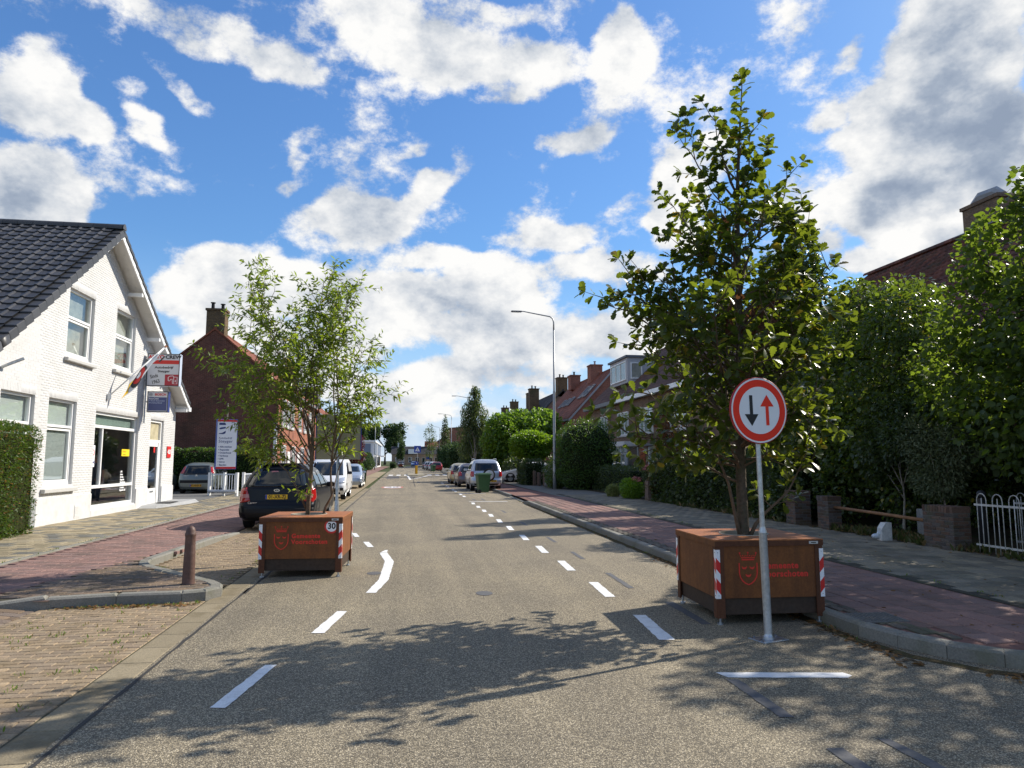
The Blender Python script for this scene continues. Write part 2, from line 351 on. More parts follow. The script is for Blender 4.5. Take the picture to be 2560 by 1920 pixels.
def fill_poly(mb_mesh_name, outline, holes, M, mats, parent=None, thick=0.):
    """flat wall with openings, extruded backwards by thick"""
    bm = bmesh.new(); edges = []
    for lp in [outline] + list(holes):
        vs = [bm.verts.new((u, v, 0)) for u, v in lp]
        edges += [bm.edges.new((vs[i], vs[(i + 1) % len(vs)])) for i in range(len(vs))]
    bmesh.ops.triangle_fill(bm, use_beauty=True, use_dissolve=False, edges=edges)
    if thick:
        r = bmesh.ops.extrude_face_region(bm, geom=bm.faces[:])
        for v in [g for g in r['geom'] if isinstance(g, bmesh.types.BMVert)]: v.co.z -= thick
    bmesh.ops.recalc_face_normals(bm, faces=bm.faces[:])
    bm.transform(M); me = bpy.data.meshes.new(mb_mesh_name); bm.to_mesh(me); bm.free()
    return mesh_obj(mb_mesh_name, me, mats, parent)
def frame_M(o, u, v):
    u = Vector(u).normalized(); v = Vector(v).normalized(); n = u.cross(v)
    M = Matrix((u, v, n)).transposed().to_4x4(); M.translation = Vector(o); return M
def text(s, size, M, m, parent=None, name='lettering', align='CENTER', bold=0., sx=1., depth=.0, spacing=1.):
    cu = bpy.data.curves.new(name, 'FONT'); cu.body = s; cu.size = size; cu.align_x = align; cu.align_y = 'CENTER'
    cu.offset = bold; cu.extrude = depth; cu.space_character = spacing; cu.resolution_u = 3
    o = bpy.data.objects.new(name, cu); me = bpy.data.meshes.new_from_object(o)
    bpy.data.objects.remove(o); bpy.data.curves.remove(cu)
    me.transform(Matrix.Diagonal((sx, 1, 1, 1))); me.transform(M); me.materials.clear()
    return mesh_obj(name, me, m, parent)
def arc(cx, cy, r, a0, a1, n=12, ry=None): return [(cx + r * math.cos(R(a0 + (a1 - a0) * k / n)), cy + (ry or r) * math.sin(R(a0 + (a1 - a0) * k / n))) for k in range(n + 1)]
def stroke(mb, pts, wdt, M, t=.003, mi=0):
    """flat band along a polyline"""
    P = [Vector((p[0], p[1])) for p in pts]; L = []; Rr = []
    for i, p in enumerate(P):
        d = (P[min(i + 1, len(P) - 1)] - P[max(i - 1, 0)]).normalized(); nrm = Vector((-d.y, d.x)) * wdt / 2
        L.append(p + nrm); Rr.append(p - nrm)
    for i in range(len(P) - 1): mb.prism([Rr[i], Rr[i + 1], L[i + 1], L[i]], M, t, mi)
# colours used in many places
WHITE = mat('white_paint', (.80, .79, .76), .45, .4, grain=(9, .06), dirt=(1.3, (.55, .52, .46), .18))
FRAME = mat('frame_paint', (.82, .82, .80), .35, .5, dirt=(2.5, (.6, .58, .52), .15))
BLACK = mat('black_plastic', (.012, .012, .013), .45, .4)
RED = mat('sign_red', (.62, .022, .018), .35, .5)
SIGNWHITE = mat('sign_white', (.86, .86, .86), .45, .25)
BLUE = mat('sign_blue', (.012, .055, .36), .35, .5)
NAVY = mat('navy_print', (.02, .035, .17), .4, .4)
STEEL = mat('galvanised_steel', (.52, .55, .58), .38, .5, .85, grain=(26, .25), dirt=(7, (.34, .36, .38), .5))
CONC = mat('kerb_concrete', (.235, .225, .195), .9, .2, var=.10, grain=(60, .30), dirt=(2.2, (.15, .15, .10), .6), bump=(90, .35), coords='P')
YELLOW = mat('plate_yellow', (.80, .50, .02), .4, .4)
GLASS = glass_mat('window_glass', (.86, .89, .88))
DGLASS = mat('car_glass', (.008, .010, .011), .03, .6)
DARK = mat('dark_interior', (.03, .032, .034), .9, .1)

# ------------------------------------------------------------------ ground, road, pavements
def asphalt_mat():
    m = bpy.data.materials.new('asphalt'); m.use_nodes = True; t = NT(m.node_tree)
    P = t.n('ShaderNodeNewGeometry').outputs['Position']
    v = t.n('ShaderNodeTexVoronoi', {'Vector': P, 'Scale': 115.}, feature='F1')
    stone = t.n('ShaderNodeSeparateColor', {0: v.outputs['Color']}).outputs[0]
    c = t.ramp(stone, [(0, (.135, .115, .083)), (.40, (.275, .232, .158)), (.72, (.40, .34, .232)), (1, (.66, .575, .42))])
    gap = t.mr(v.outputs['Distance'], .34, .66, 0, .70); c = t.mix(gap, c, (.075, .066, .052))
    v2 = t.noise(P, 38, 3, .7).outputs[0]; c = t.mix(1., c, t.ramp(v2, [(.3, (.72, .72, .72)), (.7, (1.22, 1.21, 1.18))]), 'MULTIPLY')
    big = t.noise(P, .55, 5, .6).outputs[0]; c = t.mix(1., c, t.ramp(big, [(.3, (.84, .84, .86)), (.7, (1.12, 1.11, 1.08))]), 'MULTIPLY')
    st = t.noise(P, .9, 3, .5).outputs[0]; c = t.mix(t.mr(st, .66, .78, 0, .38), c, (.10, .092, .08))
    sx = t.noise(t.vm('MULTIPLY', P, (1.6, .07, 1)), 1.0, 4, .6).outputs[0]      # tyre tracks along the road
    c = t.mix(1., c, t.ramp(sx, [(.32, (.80, .80, .81)), (.66, (1.10, 1.09, 1.07))]), 'MULTIPLY')
    b = t.n('ShaderNodeBsdfPrincipled', {'Base Color': c, 'Roughness': .82, 'Specular IOR Level': .35})
    bp = t.n('ShaderNodeBump', {'Strength': .55, 'Distance': .008, 'Height': t.m('MULTIPLY', v.outputs['Distance'], -1.)}); t.set(b.inputs['Normal'], bp.outputs[0])
    t.n('ShaderNodeOutputMaterial', {0: b.outputs[0]}); return m
ASPH = asphalt_mat()
SAND = mat('joint_sand', (.105, .092, .065), .95, .1, grain=(55, .35), dirt=(3.5, (.07, .085, .03), .5), coords='P')
EARTH = mat('garden_earth', (.075, .058, .038), .95, .1, grain=(22, .4), dirt=(1.8, (.045, .07, .02), .8), bump=(25, .6), coords='P')
BAYBRICK = mat('bay_brick', (.315, .235, .15), .88, .2, var=.15, alt=(.27, .205, .14), altp=.4, grain=(70, .38), dirt=(2.6, (.17, .125, .07), .6), bump=(80, .3), coords='P', grunge=(9, (.36, .295, .20), .4))
BROWNBRICK = mat('brown_paver', (.20, .145, .10), .88, .2, var=.24, alt=(.165, .13, .105), altp=.45, grain=(60, .3), dirt=(2.2, (.10, .085, .055), .6), bump=(70, .3), coords='P')
REDTILE = mat('red_tile', (.28, .170, .142), .9, .2, var=.14, alt=(.235, .155, .135), altp=.4, grain=(75, .30), dirt=(1.6, (.135, .10, .085), .65), bump=(80, .3), coords='P')
GREYTILE = mat('grey_tile', (.225, .198, .15), .9, .2, var=.26, alt=(.27, .23, .16), altp=.35, grain=(60, .28), dirt=(1.9, (.115, .115, .085), .7), bump=(70, .3), coords='P')
TANTILE = mat('tan_tile', (.33, .275, .18), .9, .2, var=.24, alt=(.17, .165, .145), altp=.35, grain=(60, .3), dirt=(2.0, (.14, .125, .08), .6), bump=(70, .3), coords='P')
DARKBRICK = mat('dark_edge_brick', (.135, .115, .095), .9, .2, var=.22, grain=(60, .3), dirt=(2, (.09, .10, .05), .5), bump=(70, .3), coords='P')
def sheet(name, poly, z, m, k='structure', zf=None):
    """flat sheet, z a number or a function of (x, y)"""
    zz = zf or (lambda x, y: z)
    o = MB(); o.add([(x, y, zz(x, y)) for x, y in poly], [list(range(len(poly)))]); ob = o.build(name, m); 
    if k: kind(ob, k)
    return ob
GROUND = mat('ground_grass', (.07, .085, .035), .95, .1, grain=(3, .3), coords='P')
sheet('ground', [(-1500, -300), (1500, -300), (1500, 2500), (-1500, 2500)], -.09, GROUND)
road = sheet('road', [(-2.06, -8), (9, -8), (9, 4.95), (5.6, 4.95), (5.4, 60), (6.4, 160), (12, 250), (40, 330), (22, 330), (5, 262), (-2.2, 170), (-2.35, 100), (-2.12, 45)], 0., ASPH)
def xk(y): return 4.37 + (min(y, 34) - 6.8) * .0212        # front of the kerb on the right
def zleft(x, y):
    if y < 8.9: return float(np.interp(x, [-5.1, -4.1], [.12, 0.]))
    if y < 13: return .12
    lo = float(np.interp(y, [13, 17.3], [.12, .03])); return float(np.interp(x, [-6.1, -3.85], [.12, lo]))
# --- left: sheets under the pieces
def slope_sheet(name, x0, x1, ys, m, dz=-.018, nx=6):
    V = []; xs = np.linspace(x0, x1, nx)
    for y in ys:
        for x in xs: V.append((x, y, zleft(x, y) + dz))
    F = [[j * nx + i, j * nx + i + 1, (j + 1) * nx + i + 1, (j + 1) * nx + i] for j in range(len(ys) - 1) for i in range(nx - 1)]
    return kind(MB().add(V, F).build(name, m), 'structure')
left_path = slope_sheet('cycle_path', -6.05, -4.0, [8.9, 10, 11, 12, 13, 14, 15, 16, 17.3, 20, 30, 60, 110, 200], mat('red_path_far', (.235, .14, .115), .9, .2, grain=(12, .3), dirt=(1.2, (.15, .13, .10), .5), coords='P'))
drive = slope_sheet('driveway', -6.05, -4.1, [-6, 2, 4, 6, 8, 8.899], SAND)
left_walk = slope_sheet('footpath', -9.0, -6.15, [-6, 5, 8.9, 13, 20, 28, 45, 120, 200], mat('tan_path_far', (.25, .22, .155), .9, .2, grain=(10, .3), dirt=(1.2, (.15, .135, .10), .5), coords='P'))
bay_near = sheet('parking_bay', [(-4.1, -6), (-2.42, -6), (-2.42, 9.25), (-4.1, 8.95)], -.012, SAND)
bay_far = sheet('parking_bay', [(-4.05, 9.0), (-2.42, 9.0), (-2.42, 40), (-2.6, 110), (-4.2, 110), (-3.85, 40)], -.013, mat('bay_far', (.31, .25, .16), .9, .2, grain=(14, .35), dirt=(1.3, (.13, .115, .075), .5), coords='P'))
lot = sheet('forecourt', [(-16, 28.6), (-8.0, 28.6), (-8.0, 40), (-16, 40)], .125, mat('forecourt_asphalt', (.17, .165, .155), .9, .2, grain=(40, .3), dirt=(1, (.11, .11, .10), .5), coords='P'))
def grid_pieces(poly, su, sv, depth, z, rz=0., org=(0, 0), gap=.006, bond=.5, jit=.0025, zf=None, herring=False):
    xs = [p[0] for p in poly]; ys = [p[1] for p in poly]; out = []
    c, s = math.cos(rz), math.sin(rz)
    cu = [((x - org[0]) * c + (y - org[1]) * s, -(x - org[0]) * s + (y - org[1]) * c) for x, y in poly]
    u0, u1 = min(p[0] for p in cu), max(p[0] for p in cu); v0, v1 = min(p[1] for p in cu), max(p[1] for p in cu)
    j0, j1 = math.floor(v0 / sv), math.ceil(v1 / sv)
    for j in range(j0, j1 + 1):
        off = (j % 2) * bond * su
        for i in range(math.floor(u0 / su) - 1, math.ceil(u1 / su) + 1):
            u, v = i * su + off + su / 2, j * sv + sv / 2
            # trim the piece to the strip when it sticks out along u
            a, b = u - su / 2, u + su / 2
            if rz == 0 and len(poly) == 4 and abs(poly[0][0] - poly[3][0]) < 1e-6 and abs(poly[1][0] - poly[2][0]) < 1e-6:
                a, b = max(a, u0), min(b, u1)
                if b - a < .03: continue
                u = (a + b) / 2
            x, y = org[0] + u * c - v * s, org[1] + u * s + v * c
            if not in_poly((x, y), poly): continue
            zz = (zf(x, y) if zf else z) + random.uniform(-jit, jit)
            tx = ty = 0
            if zf:
                e = .12; ty = -math.atan2(zf(x + e, y) - zf(x - e, y), 2 * e); tx = math.atan2(zf(x, y + e) - zf(x, y - e), 2 * e)
            out.append(((x, y, zz), axes(rz + random.uniform(-.006, .006), ty + random.uniform(-.006, .006), tx + random.uniform(-.006, .006)), (round(b - a - gap, 3), sv - gap, depth)))
    return out
pieces(bay_near, 'paving_brick', BAYBRICK, grid_pieces([(-4.1, 3.0), (-2.36, 3.0), (-2.36, 9.2), (-4.1, 9.2)], .205, .102, .05, .002))
BAYB = [(-3.95, 12.3), (-2.43, 10.3), (-2.43, 26), (-3.80, 26)]
pieces(bay_far, 'paving_brick', BAYBRICK, grid_pieces(BAYB, .205, .102, .05, .004))
pieces(drive, 'paving_stone', BROWNBRICK, grid_pieces([(-6.0, 3.5), (-4.11, 3.5), (-4.11, 8.85), (-6.0, 8.85)], .30, .15, .06, 0, zf=zleft))
pieces(left_path, 'path_tile', REDTILE, grid_pieces([(-5.95, 8.95), (-4.75, 8.95), (-4.05, 13), (-3.95, 17.3), (-3.95, 30), (-6.0, 30)], .30, .15, .05, 0, zf=zleft, gap=.007))
pieces(left_walk, 'footpath_tile', TANTILE, grid_pieces([(-8.7, 7), (-6.2, 7), (-6.2, 33), (-8.7, 33)], .30, .30, .05, 0, zf=zleft, gap=.008))
def run_pieces(pts, wdt, lng, depth, z0, gap=.006, side=0.):
    """pieces laid end to end along a polyline; z0 = number or function"""
    P = [Vector(p) for p in pts]; out = []
    seg = [(P[i], P[i + 1]) for i in range(len(P) - 1)]; L = sum((b - a).length for a, b in seg)
    n = max(1, round(L / lng)); st = L / n
    def at(s):
        for a, b in seg:
            l = (b - a).length
            if s <= l + 1e-9: return a + (b - a) * (s / l)
            s -= l
        return seg[-1][1]
    for k in range(n):
        a, b = at(k * st), at((k + 1) * st); d = b - a
        ang = math.atan2(d.y, d.x); mid = (a + b) / 2 + Vector((-d.y, d.x)).normalized() * side
        z = z0(mid.x, mid.y) if callable(z0) else z0
        dz = ((z0(b.x, b.y) - z0(a.x, a.y)) if callable(z0) else 0)
        out.append(((mid.x, mid.y, z + random.uniform(-.0015, .0015)), axes(ang, -math.atan2(dz, d.length) + random.uniform(-.004, .004)), (round(d.length - gap, 3), wdt, depth)))
    return out
# --- concrete gutter along the road edge
gut = kind(sheet('gutter', [(-2.37, -6), (-2.06, -6), (-2.06, 45), (-2.37, 45)], -.006, SAND), 'structure')
pieces(gut, 'gutter_slab', mat('gutter_concrete', (.265, .22, .145), .9, .2, var=.15, grain=(60, .28), dirt=(3, (.15, .12, .07), .7), bump=(80, .3), coords='P'), run_pieces([(-2.205, 2.5), (-2.205, 44)], .27, .5, .06, .003))
# --- the kerbs
kerb = kind(MB().box((0, 0, 0), (.01, .01, .01)).build('kerb', CONC, loc=(-2.8, 9.6, .05)), 'structure')
kerb.location = (0, 0, 0)
kerb.data.transform(Matrix.Translation((-3.0, 10.0, .02)))
ISL = [(-4.75, 8.78), (-4.05, 8.93), (-3.3, 9.09), (-2.62, 9.12), (-2.36, 9.22), (-2.24, 9.42), (-2.27, 9.66), (-2.42, 9.93), (-2.75, 10.33)]
def zk(x, y): return float(np.interp(x, [-4.8, -4.35], [.05, .125])) if y < 9.05 else .125
ISL2 = [(-2.75, 10.33), (-3.3, 11.0), (-3.75, 11.55), (-3.93, 11.85), (-4.0, 12.25), (-3.96, 13.2), (-3.84, 15.4)]
ISL3 = [(-3.84, 15.4), (-3.75, 17.3)]
K = run_pieces(ISL[:4], .16, .72, .22, zk, side=.08) + run_pieces(ISL[3:], .16, .28, .22, .125, side=.08) + run_pieces(ISL2[:2], .16, .85, .22, .125, side=.08) + run_pieces(ISL2[1:5], .16, .30, .22, .125, side=.08) \
    + run_pieces(ISL2[4:], .16, .95, .22, .125, side=.08) + run_pieces(ISL3, .16, .95, .22, lambda x, y: float(np.interp(y, [15.4, 17.3], [.125, .04])), side=.08)
pieces(kerb, 'kerb_stone', CONC, K, chamfer=.022)
isl = sheet('pavement', [(-4.75, 8.95), (-4.05, 9.02), (-3.3, 9.17), (-2.62, 9.2), (-2.32, 9.45), (-2.45, 9.85), (-3.3, 10.9), (-3.75, 11.4), (-4.0, 12.1), (-4.75, 12.1)], .105, SAND)
pieces(isl, 'paving_brick', BROWNBRICK, grid_pieces([(-4.70, 9.02), (-3.9, 9.14), (-3.3, 9.30), (-2.62, 9.33), (-2.46, 9.45), (-2.45, 9.72), (-3.0, 10.35), (-3.4, 10.85), (-3.9, 11.4), (-4.12, 11.9), (-4.15, 12.9), (-4.70, 9.1)], .205, .102, .05, .121))
pieces(left_walk, 'edging_stone', CONC, run_pieces([(-6.1, 6), (-6.1, 40)], .10, .98, .15, .128), limit=60, rest='edging_field')
# --- right side
KR = [(7.4, 4.72), (6.2, 4.80), (5.3, 5.02), (4.8, 5.35), (4.52, 5.85), (4.40, 6.4)]
right_kerb = kind(MB().box((0, 0, 0), (.01, .01, .01)).build('kerb', CONC), 'structure'); right_kerb.data.transform(Matrix.Translation((4.6, 8, .02)))
K2 = run_pieces([(7.4, 4.76), (6.2, 4.84), (5.3, 5.05)], .16, .8, .22, .125, side=-.08) + run_pieces([(5.3, 5.05), (4.8, 5.36), (4.53, 5.85), (4.40, 6.4)], .16, .42, .22, .125, side=-.08) + run_pieces([(4.40, 6.4)] + [(xk(y), y) for y in (8, 12, 20, 27.4)], .16, .98, .22, .125, side=-.08) \
    + run_pieces([(xk(27.4), 27.4), (xk(28.6), 28.6)], .16, .98, .22, lambda x, y: float(np.interp(y, [27.4, 28.6], [.125, .03])), side=-.08) + run_pieces([(xk(y), y) for y in (28.6, 33)], .16, .98, .22, .03, side=-.08) \
    + run_pieces([(4.95, 33), (5.1, 48), (5.3, 100)], .16, .98, .22, .11, side=-.08)
pieces(right_kerb, 'kerb_stone', CONC, K2, chamfer=.02)
RP = [(xk(60) + .16, 60), (6.9, 60), (6.9, 5.0), (5.4, 5.14), (4.95, 5.42), (4.69, 5.9), (4.56, 6.45), (xk(8) + .16, 8), (xk(20) + .16, 20), (xk(34) + .16, 34)]
right_path = sheet('cycle_path', RP, .104, mat('red_path_right', (.20, .105, .085), .9, .2, grain=(12, .3), dirt=(1.2, (.12, .10, .085), .5), coords='P'))
ROT = math.atan(.0212)
strip = grid_pieces([(xk(27) + .17, 27), (xk(27) + .40, 27), (xk(6.6) + .40, 6.6), (5.02, 5.62), (4.85, 5.85), (4.62, 6.5), (xk(8) + .17, 8)], .105, .205, .06, .1215, rz=-ROT, org=(xk(6.8) + .165, 6.8), gap=.006)
pieces(right_path, 'paving_brick', DARKBRICK, strip, limit=150)
tiles = grid_pieces([(xk(30) + .41, 30), (xk(30) + 2.29, 30), (xk(5.0) + 2.29, 5.05), (5.55, 5.2), (5.12, 5.55), (xk(6.4) + .41, 6.4)], .302, .302, .06, .121, rz=-ROT, org=(xk(6.8) + .40, 6.8), gap=.013, bond=.0)
pieces(right_path, 'path_tile', REDTILE, tiles, chamfer=.009)
right_walk = sheet('footpath', [(xk(60) + 2.3, 60), (9.9, 60), (9.75, 4.8), (xk(4.8) + 2.3, 4.8)], .103, mat('grey_path_far', (.19, .18, .155), .9, .2, grain=(10, .3), dirt=(1.2, (.12, .115, .09), .5), coords='P'))
pieces(right_walk, 'edging_stone', mat('dark_edging', (.085, .078, .062), .92, .15, var=.15, grain=(50, .3), dirt=(3, (.07, .085, .035), .5), bump=(60, .4), coords='P'), run_pieces([(xk(6.0) + 2.41, 6.0), (xk(33) + 2.41, 33)], .225, .98, .12, .117), limit=40, rest='edging_field')
pieces(right_walk, 'footpath_tile', GREYTILE, grid_pieces([(xk(32) + 2.53, 32), (9.72, 32), (9.72, 5.0), (xk(5.0) + 2.53, 5.0)], .302, .302, .05, .120, rz=-ROT, org=(xk(6.8) + 2.535, 6.8), gap=.012), chamfer=.009)
near_gutter = sheet('gutter', [(5.35, 4.55), (9, 4.2), (9, 4.83), (6.2, 4.83), (5.3, 5.02)], .004, SAND)
pieces(near_gutter, 'gutter_stone', DARKBRICK, grid_pieces([(5.42, 4.60), (8.5, 4.32), (8.5, 4.66), (6.2, 4.74), (5.5, 4.9)], .22, .14, .05, .012, rz=-.08), limit=80)
garden = sheet('garden', [(9.7, 4.5), (60, 4.5), (60, 95), (9.9, 95)], .115, EARTH)
garden2 = sheet('garden', [(-40, -6), (-8.95, -6), (-8.95, 28.55), (-40, 28.55)], .10, EARTH)
garden3 = sheet('garden', [(-60, 40), (-7.2, 40), (-6.0, 160), (-60, 160)], .10, mat('paved_yard', (.20, .18, .15), .9, .2, grain=(4, .3), coords='P'))
sheet('footpath', [(5.3, 60), (9.9, 60), (9.9, 165), (6.2, 165)], .10, MATS['grey_path_far'])
# --- paint on the road
ROADPAINT = mat('road_paint', (.80, .80, .79), .6, .3, grain=(80, .16), dirt=(9, (.42, .41, .38), .42), bump=(120, .25), coords='P')
OLDPAINT = mat('removed_paint', (.115, .115, .12), .8, .3, grain=(60, .3), dirt=(7, (.15, .145, .13), .5), coords='P')
REDPAINT = mat('red_road_paint', (.50, .12, .09), .6, .3, grain=(60, .2), coords='P')
def mark(q, m=ROADPAINT, name='road_marking', z=.0045):
    pts = []
    for i in range(len(q)):
        a, b = Vector(q[i]), Vector(q[(i + 1) % len(q)]); n = max(1, int((b - a).length / .06)); n = min(n, 30)
        d = (b - a).normalized(); nr = Vector((-d.y, d.x))
        for k in range(n): pts.append(a + (b - a) * (k / n) + nr * random.uniform(-.005, .005))
    return MB().add([(p.x, p.y, z) for p in pts], [list(range(len(pts)))]).build(name, m, road)
MARKS = [[(-1.3, 5.28), (-1.19, 5.26), (-1.02, 6.27), (-1.12, 6.28)], [(-0.88, 7.34), (-0.75, 7.32), (-0.61, 8.31), (-0.72, 8.33)], [(-0.46, 9.41), (-0.33, 9.39), (-0.19, 10.37), (-0.14, 12.2), (-0.28, 13.38), (-0.42, 13.38), (-0.29, 12.2), (-0.33, 10.4)],
 [(-0.82, 15.19), (-0.68, 14.29), (-0.56, 14.27), (-0.7, 15.17)], [(-1.18, 17.04), (-1.06, 16.21), (-0.95, 16.2), (-1.08, 17.02)],
 [(2.43, 6.56), (2.58, 6.54), (2.67, 7.61), (2.53, 7.64)], [(2.51, 5.51), (2.55, 5.37), (3.48, 5.22), (3.55, 5.27), (3.52, 5.35), (2.52, 5.51)]]
for i, y in enumerate((8.68, 10.8, 12.9, 15.0, 17.2, 19.3, 21.35, 23.35, 25.4, 27.5)):
    x = 2.52 + i * .015; MARKS.append([(x, y), (x + .13, y - .02), (x + .20, y + 1.04), (x + .07, y + 1.06)])
MARKS += [[(2.72, 29.45), (2.72, 29.27), (4.3, 29.05), (4.3, 29.24)], [(2.78, 36.3), (4.2, 36.1), (4.2, 36.28), (2.8, 36.48)], [(2.8, 42.1), (4.4, 41.9), (4.4, 42.08), (2.8, 42.28)], [(2.9, 48.5), (4.5, 48.3), (4.5, 48.5), (2.9, 48.7)], [(2.9, 54.6), (4.6, 54.4), (4.6, 54.6), (2.9, 54.8)]]
for y in (33.0, 35.0, 38.6, 40.5, 45.1, 47.0, 51, 53): MARKS.append([(2.78, y), (2.91, y), (2.94, y + 1.1), (2.81, y + 1.1)])
for x in (-1.75, -.85, .02, 2.75, 3.65, 4.55): MARKS.append([(x, 81.0), (x + .48, 81.0), (x + .5, 85.5), (x + .02, 85.5)])
MARKS += [[(.35, 79.5), (.55, 79.3), (.68, 64), (.5, 62.6)], [(.52, 62.6), (.72, 64), (2.75, 79.5), (2.55, 80.0)], [(-2.9, 31.6), (-2.8, 31.6), (-4.0, 31.0), (-4.05, 31.1)], [(-.4, 13.42), (-.29, 13.4), (-.27, 13.75), (-.33, 13.75)]]
for q in MARKS: mark(q)
for q in [[(2.51, 5.34), (2.61, 5.32), (2.60, 4.50), (2.50, 4.52)], [(2.50, 4.01), (2.60, 4.0), (2.60, 3.2), (2.49, 3.2)], [(2.90, 4.10), (2.97, 4.07), (3.05, 3.3), (2.94, 3.3)], [(3.13, 8.25), (3.25, 8.27), (3.2, 7.1), (3.10, 7.1)], [(3.05, 10.5), (3.13, 10.49), (3.08, 9.2), (2.99, 9.2)],
          [(3.1, 13.0), (3.18, 13.0), (3.14, 12.0), (3.06, 12.0)], [(3.15, 15.5), (3.23, 15.5), (3.2, 14.5), (3.12, 14.5)], [(3.2, 19.5), (3.28, 19.5), (3.26, 18.3), (3.18, 18.3)], [(3.3, 24), (3.38, 24), (3.36, 22.8), (3.28, 22.8)], [(3.4, 31.5), (3.5, 31.5), (3.5, 30.0), (3.4, 30.0)], [(3.0, 31.2), (3.1, 31.2), (3.1, 30), (3.0, 30)]]:
    mark(q, OLDPAINT, 'removed_marking', .004)
for c in ((-.42, 11.0), (1.05, 9.15)):
    mark([(c[0] + .11 * math.cos(a), c[1] + .16 * math.sin(a)) for a in np.linspace(0, 6.28, 13)[:-1]], OLDPAINT, 'removed_marking', .004)
# speed roundel further down the road
el = lambda rx, ry, z: [( -.7 + rx * math.cos(a), 45.6 + ry * math.sin(a), z) for a in np.linspace(0, 2 * math.pi, 33)[:-1]]
rb = MB().add(el(.70, 1.7, .0045), [list(range(32))]).build('speed_roundel', REDPAINT, road)
MB().add(el(.56, 1.38, .009), [list(range(32))]).build('roundel_centre', ROADPAINT, rb)
text('30', .8, Matrix.Translation((-.7, 45.6, .0135)) @ Matrix.Diagonal((1, 2.6, 1, 1)), BLACK, rb, 'numerals', bold=.015)

# joints and cracks in the surfacing
SEAM = mat('bitumen_seam', (.045, .042, .038), .75, .3, grain=(30, .3), coords='P')
def seam(pts, w=.025):
    P = []
    for a, b in zip(pts[:-1], pts[1:]):
        n = max(1, int((Vector(b) - Vector(a)).length / .25))
        for k in range(n): P.append(Vector(a).lerp(Vector(b), k / n) + Vector((random.uniform(-.008, .008), random.uniform(-.008, .008))))
    P.append(Vector(pts[-1])); b = MB()
    for i, p in enumerate(P):
        d = (P[min(i + 1, len(P) - 1)] - P[max(i - 1, 0)]).normalized(); q = Vector((-d.y, d.x)) * w * random.uniform(.25, .6); b.v += [(p.x + q.x, p.y + q.y, .003), (p.x - q.x, p.y - q.y, .003)]
    b.f = [[2 * i, 2 * i + 2, 2 * i + 3, 2 * i + 1] for i in range(len(P) - 1)]; b.mi = [0] * len(b.f); return b.build('road_seam', SEAM, road)
seam([(-2.05, 35.6), (1.0, 36.6), (4.9, 37.6)], .06); seam([(-2.0, 9.6), (-1.96, 24), (-2.0, 44)], .05); seam([(.75, 46), (.8, 60), (1.1, 75)], .06)
seam([(-2.03, 3), (-2.02, 10)], .035)
DIRT = mat('kerb_dirt', (.10, .075, .04), .95, .1, grain=(35, .5), dirt=(6, (.075, .085, .03), .6), bump=(60, .8), coords='P')
seam([(5.9, 4.70), (5.2, 4.88), (4.70, 5.20), (4.40, 5.70), (4.28, 6.3)] + [(xk(y) - .055, y) for y in (7.5, 12, 20, 27)], .17).data.materials[0] = DIRT
seam([(-4.0, 8.93), (-3.3, 9.04), (-2.6, 9.07)], .10).data.materials[0] = DIRT
PATCH = mat('worn_patch', (.125, .118, .112), .85, .3, grain=(50, .35), dirt=(4, (.18, .165, .13), .6), coords='P')
for q in [[(.3, 66), (1.1, 66), (1.2, 77), (.35, 77)], [(-1.6, 66), (-.4, 68), (-.5, 79), (-1.8, 79)], [(1.0, 54), (1.25, 54), (1.3, 58), (1.05, 58)]]: mark(q, PATCH, 'road_patch', .003)

# ------------------------------------------------------------------ leaves and branches
def leaf_template(kind_):
    """vertices (length along x, width along y) and faces of one leaf of length 1"""
    if kind_ == 'oak':
        h = [(0, .012), (.10, .05), (.22, .16), (.30, .115), (.42, .25), (.52, .185), (.64, .33), (.74, .25), (.85, .27), (.95, .15), (1.0, .03)]
    elif kind_ == 'broad': h = [(0, .02), (.18, .27), (.45, .40), (.75, .27), (1., .02)]
    elif kind_ == 'narrow': h = [(0, .015), (.25, .13), (.6, .15), (1., .01)]
    elif kind_ == 'tiny': h = [(0, .05), (.45, .30), (1., .03)]
    else: h = [(0, .03), (.35, .24), (.7, .20), (1., .02)]
    V = []; F = []
    for x, y in h:
        dz = -.16 * x * x; V += [(x, 0, dz), (x, y, dz + .22 * y), (x, -y, dz + .22 * y)]
    for i in range(len(h) - 1):
        a, b = i * 3, i * 3 + 3; F += [[a, b, b + 1, a + 1], [a, a + 2, b + 2, b]]
    return np.array(V), np.array(F)
def orient(dirs, roll):
    """(N,3,3) axes with x along dirs; z as far up as roll lets it"""
    d = dirs / np.linalg.norm(dirs, axis=1, keepdims=True); up = np.tile([0., 0, 1], (len(d), 1)); up[np.abs(d[:, 2]) > .95] = (1, 0, 0)
    y = np.cross(up, d); y /= np.linalg.norm(y, axis=1, keepdims=True); z = np.cross(d, y)
    c, s = np.cos(roll)[:, None], np.sin(roll)[:, None]
    return np.stack([d, y * c + z * s, -y * s + z * c], axis=2)
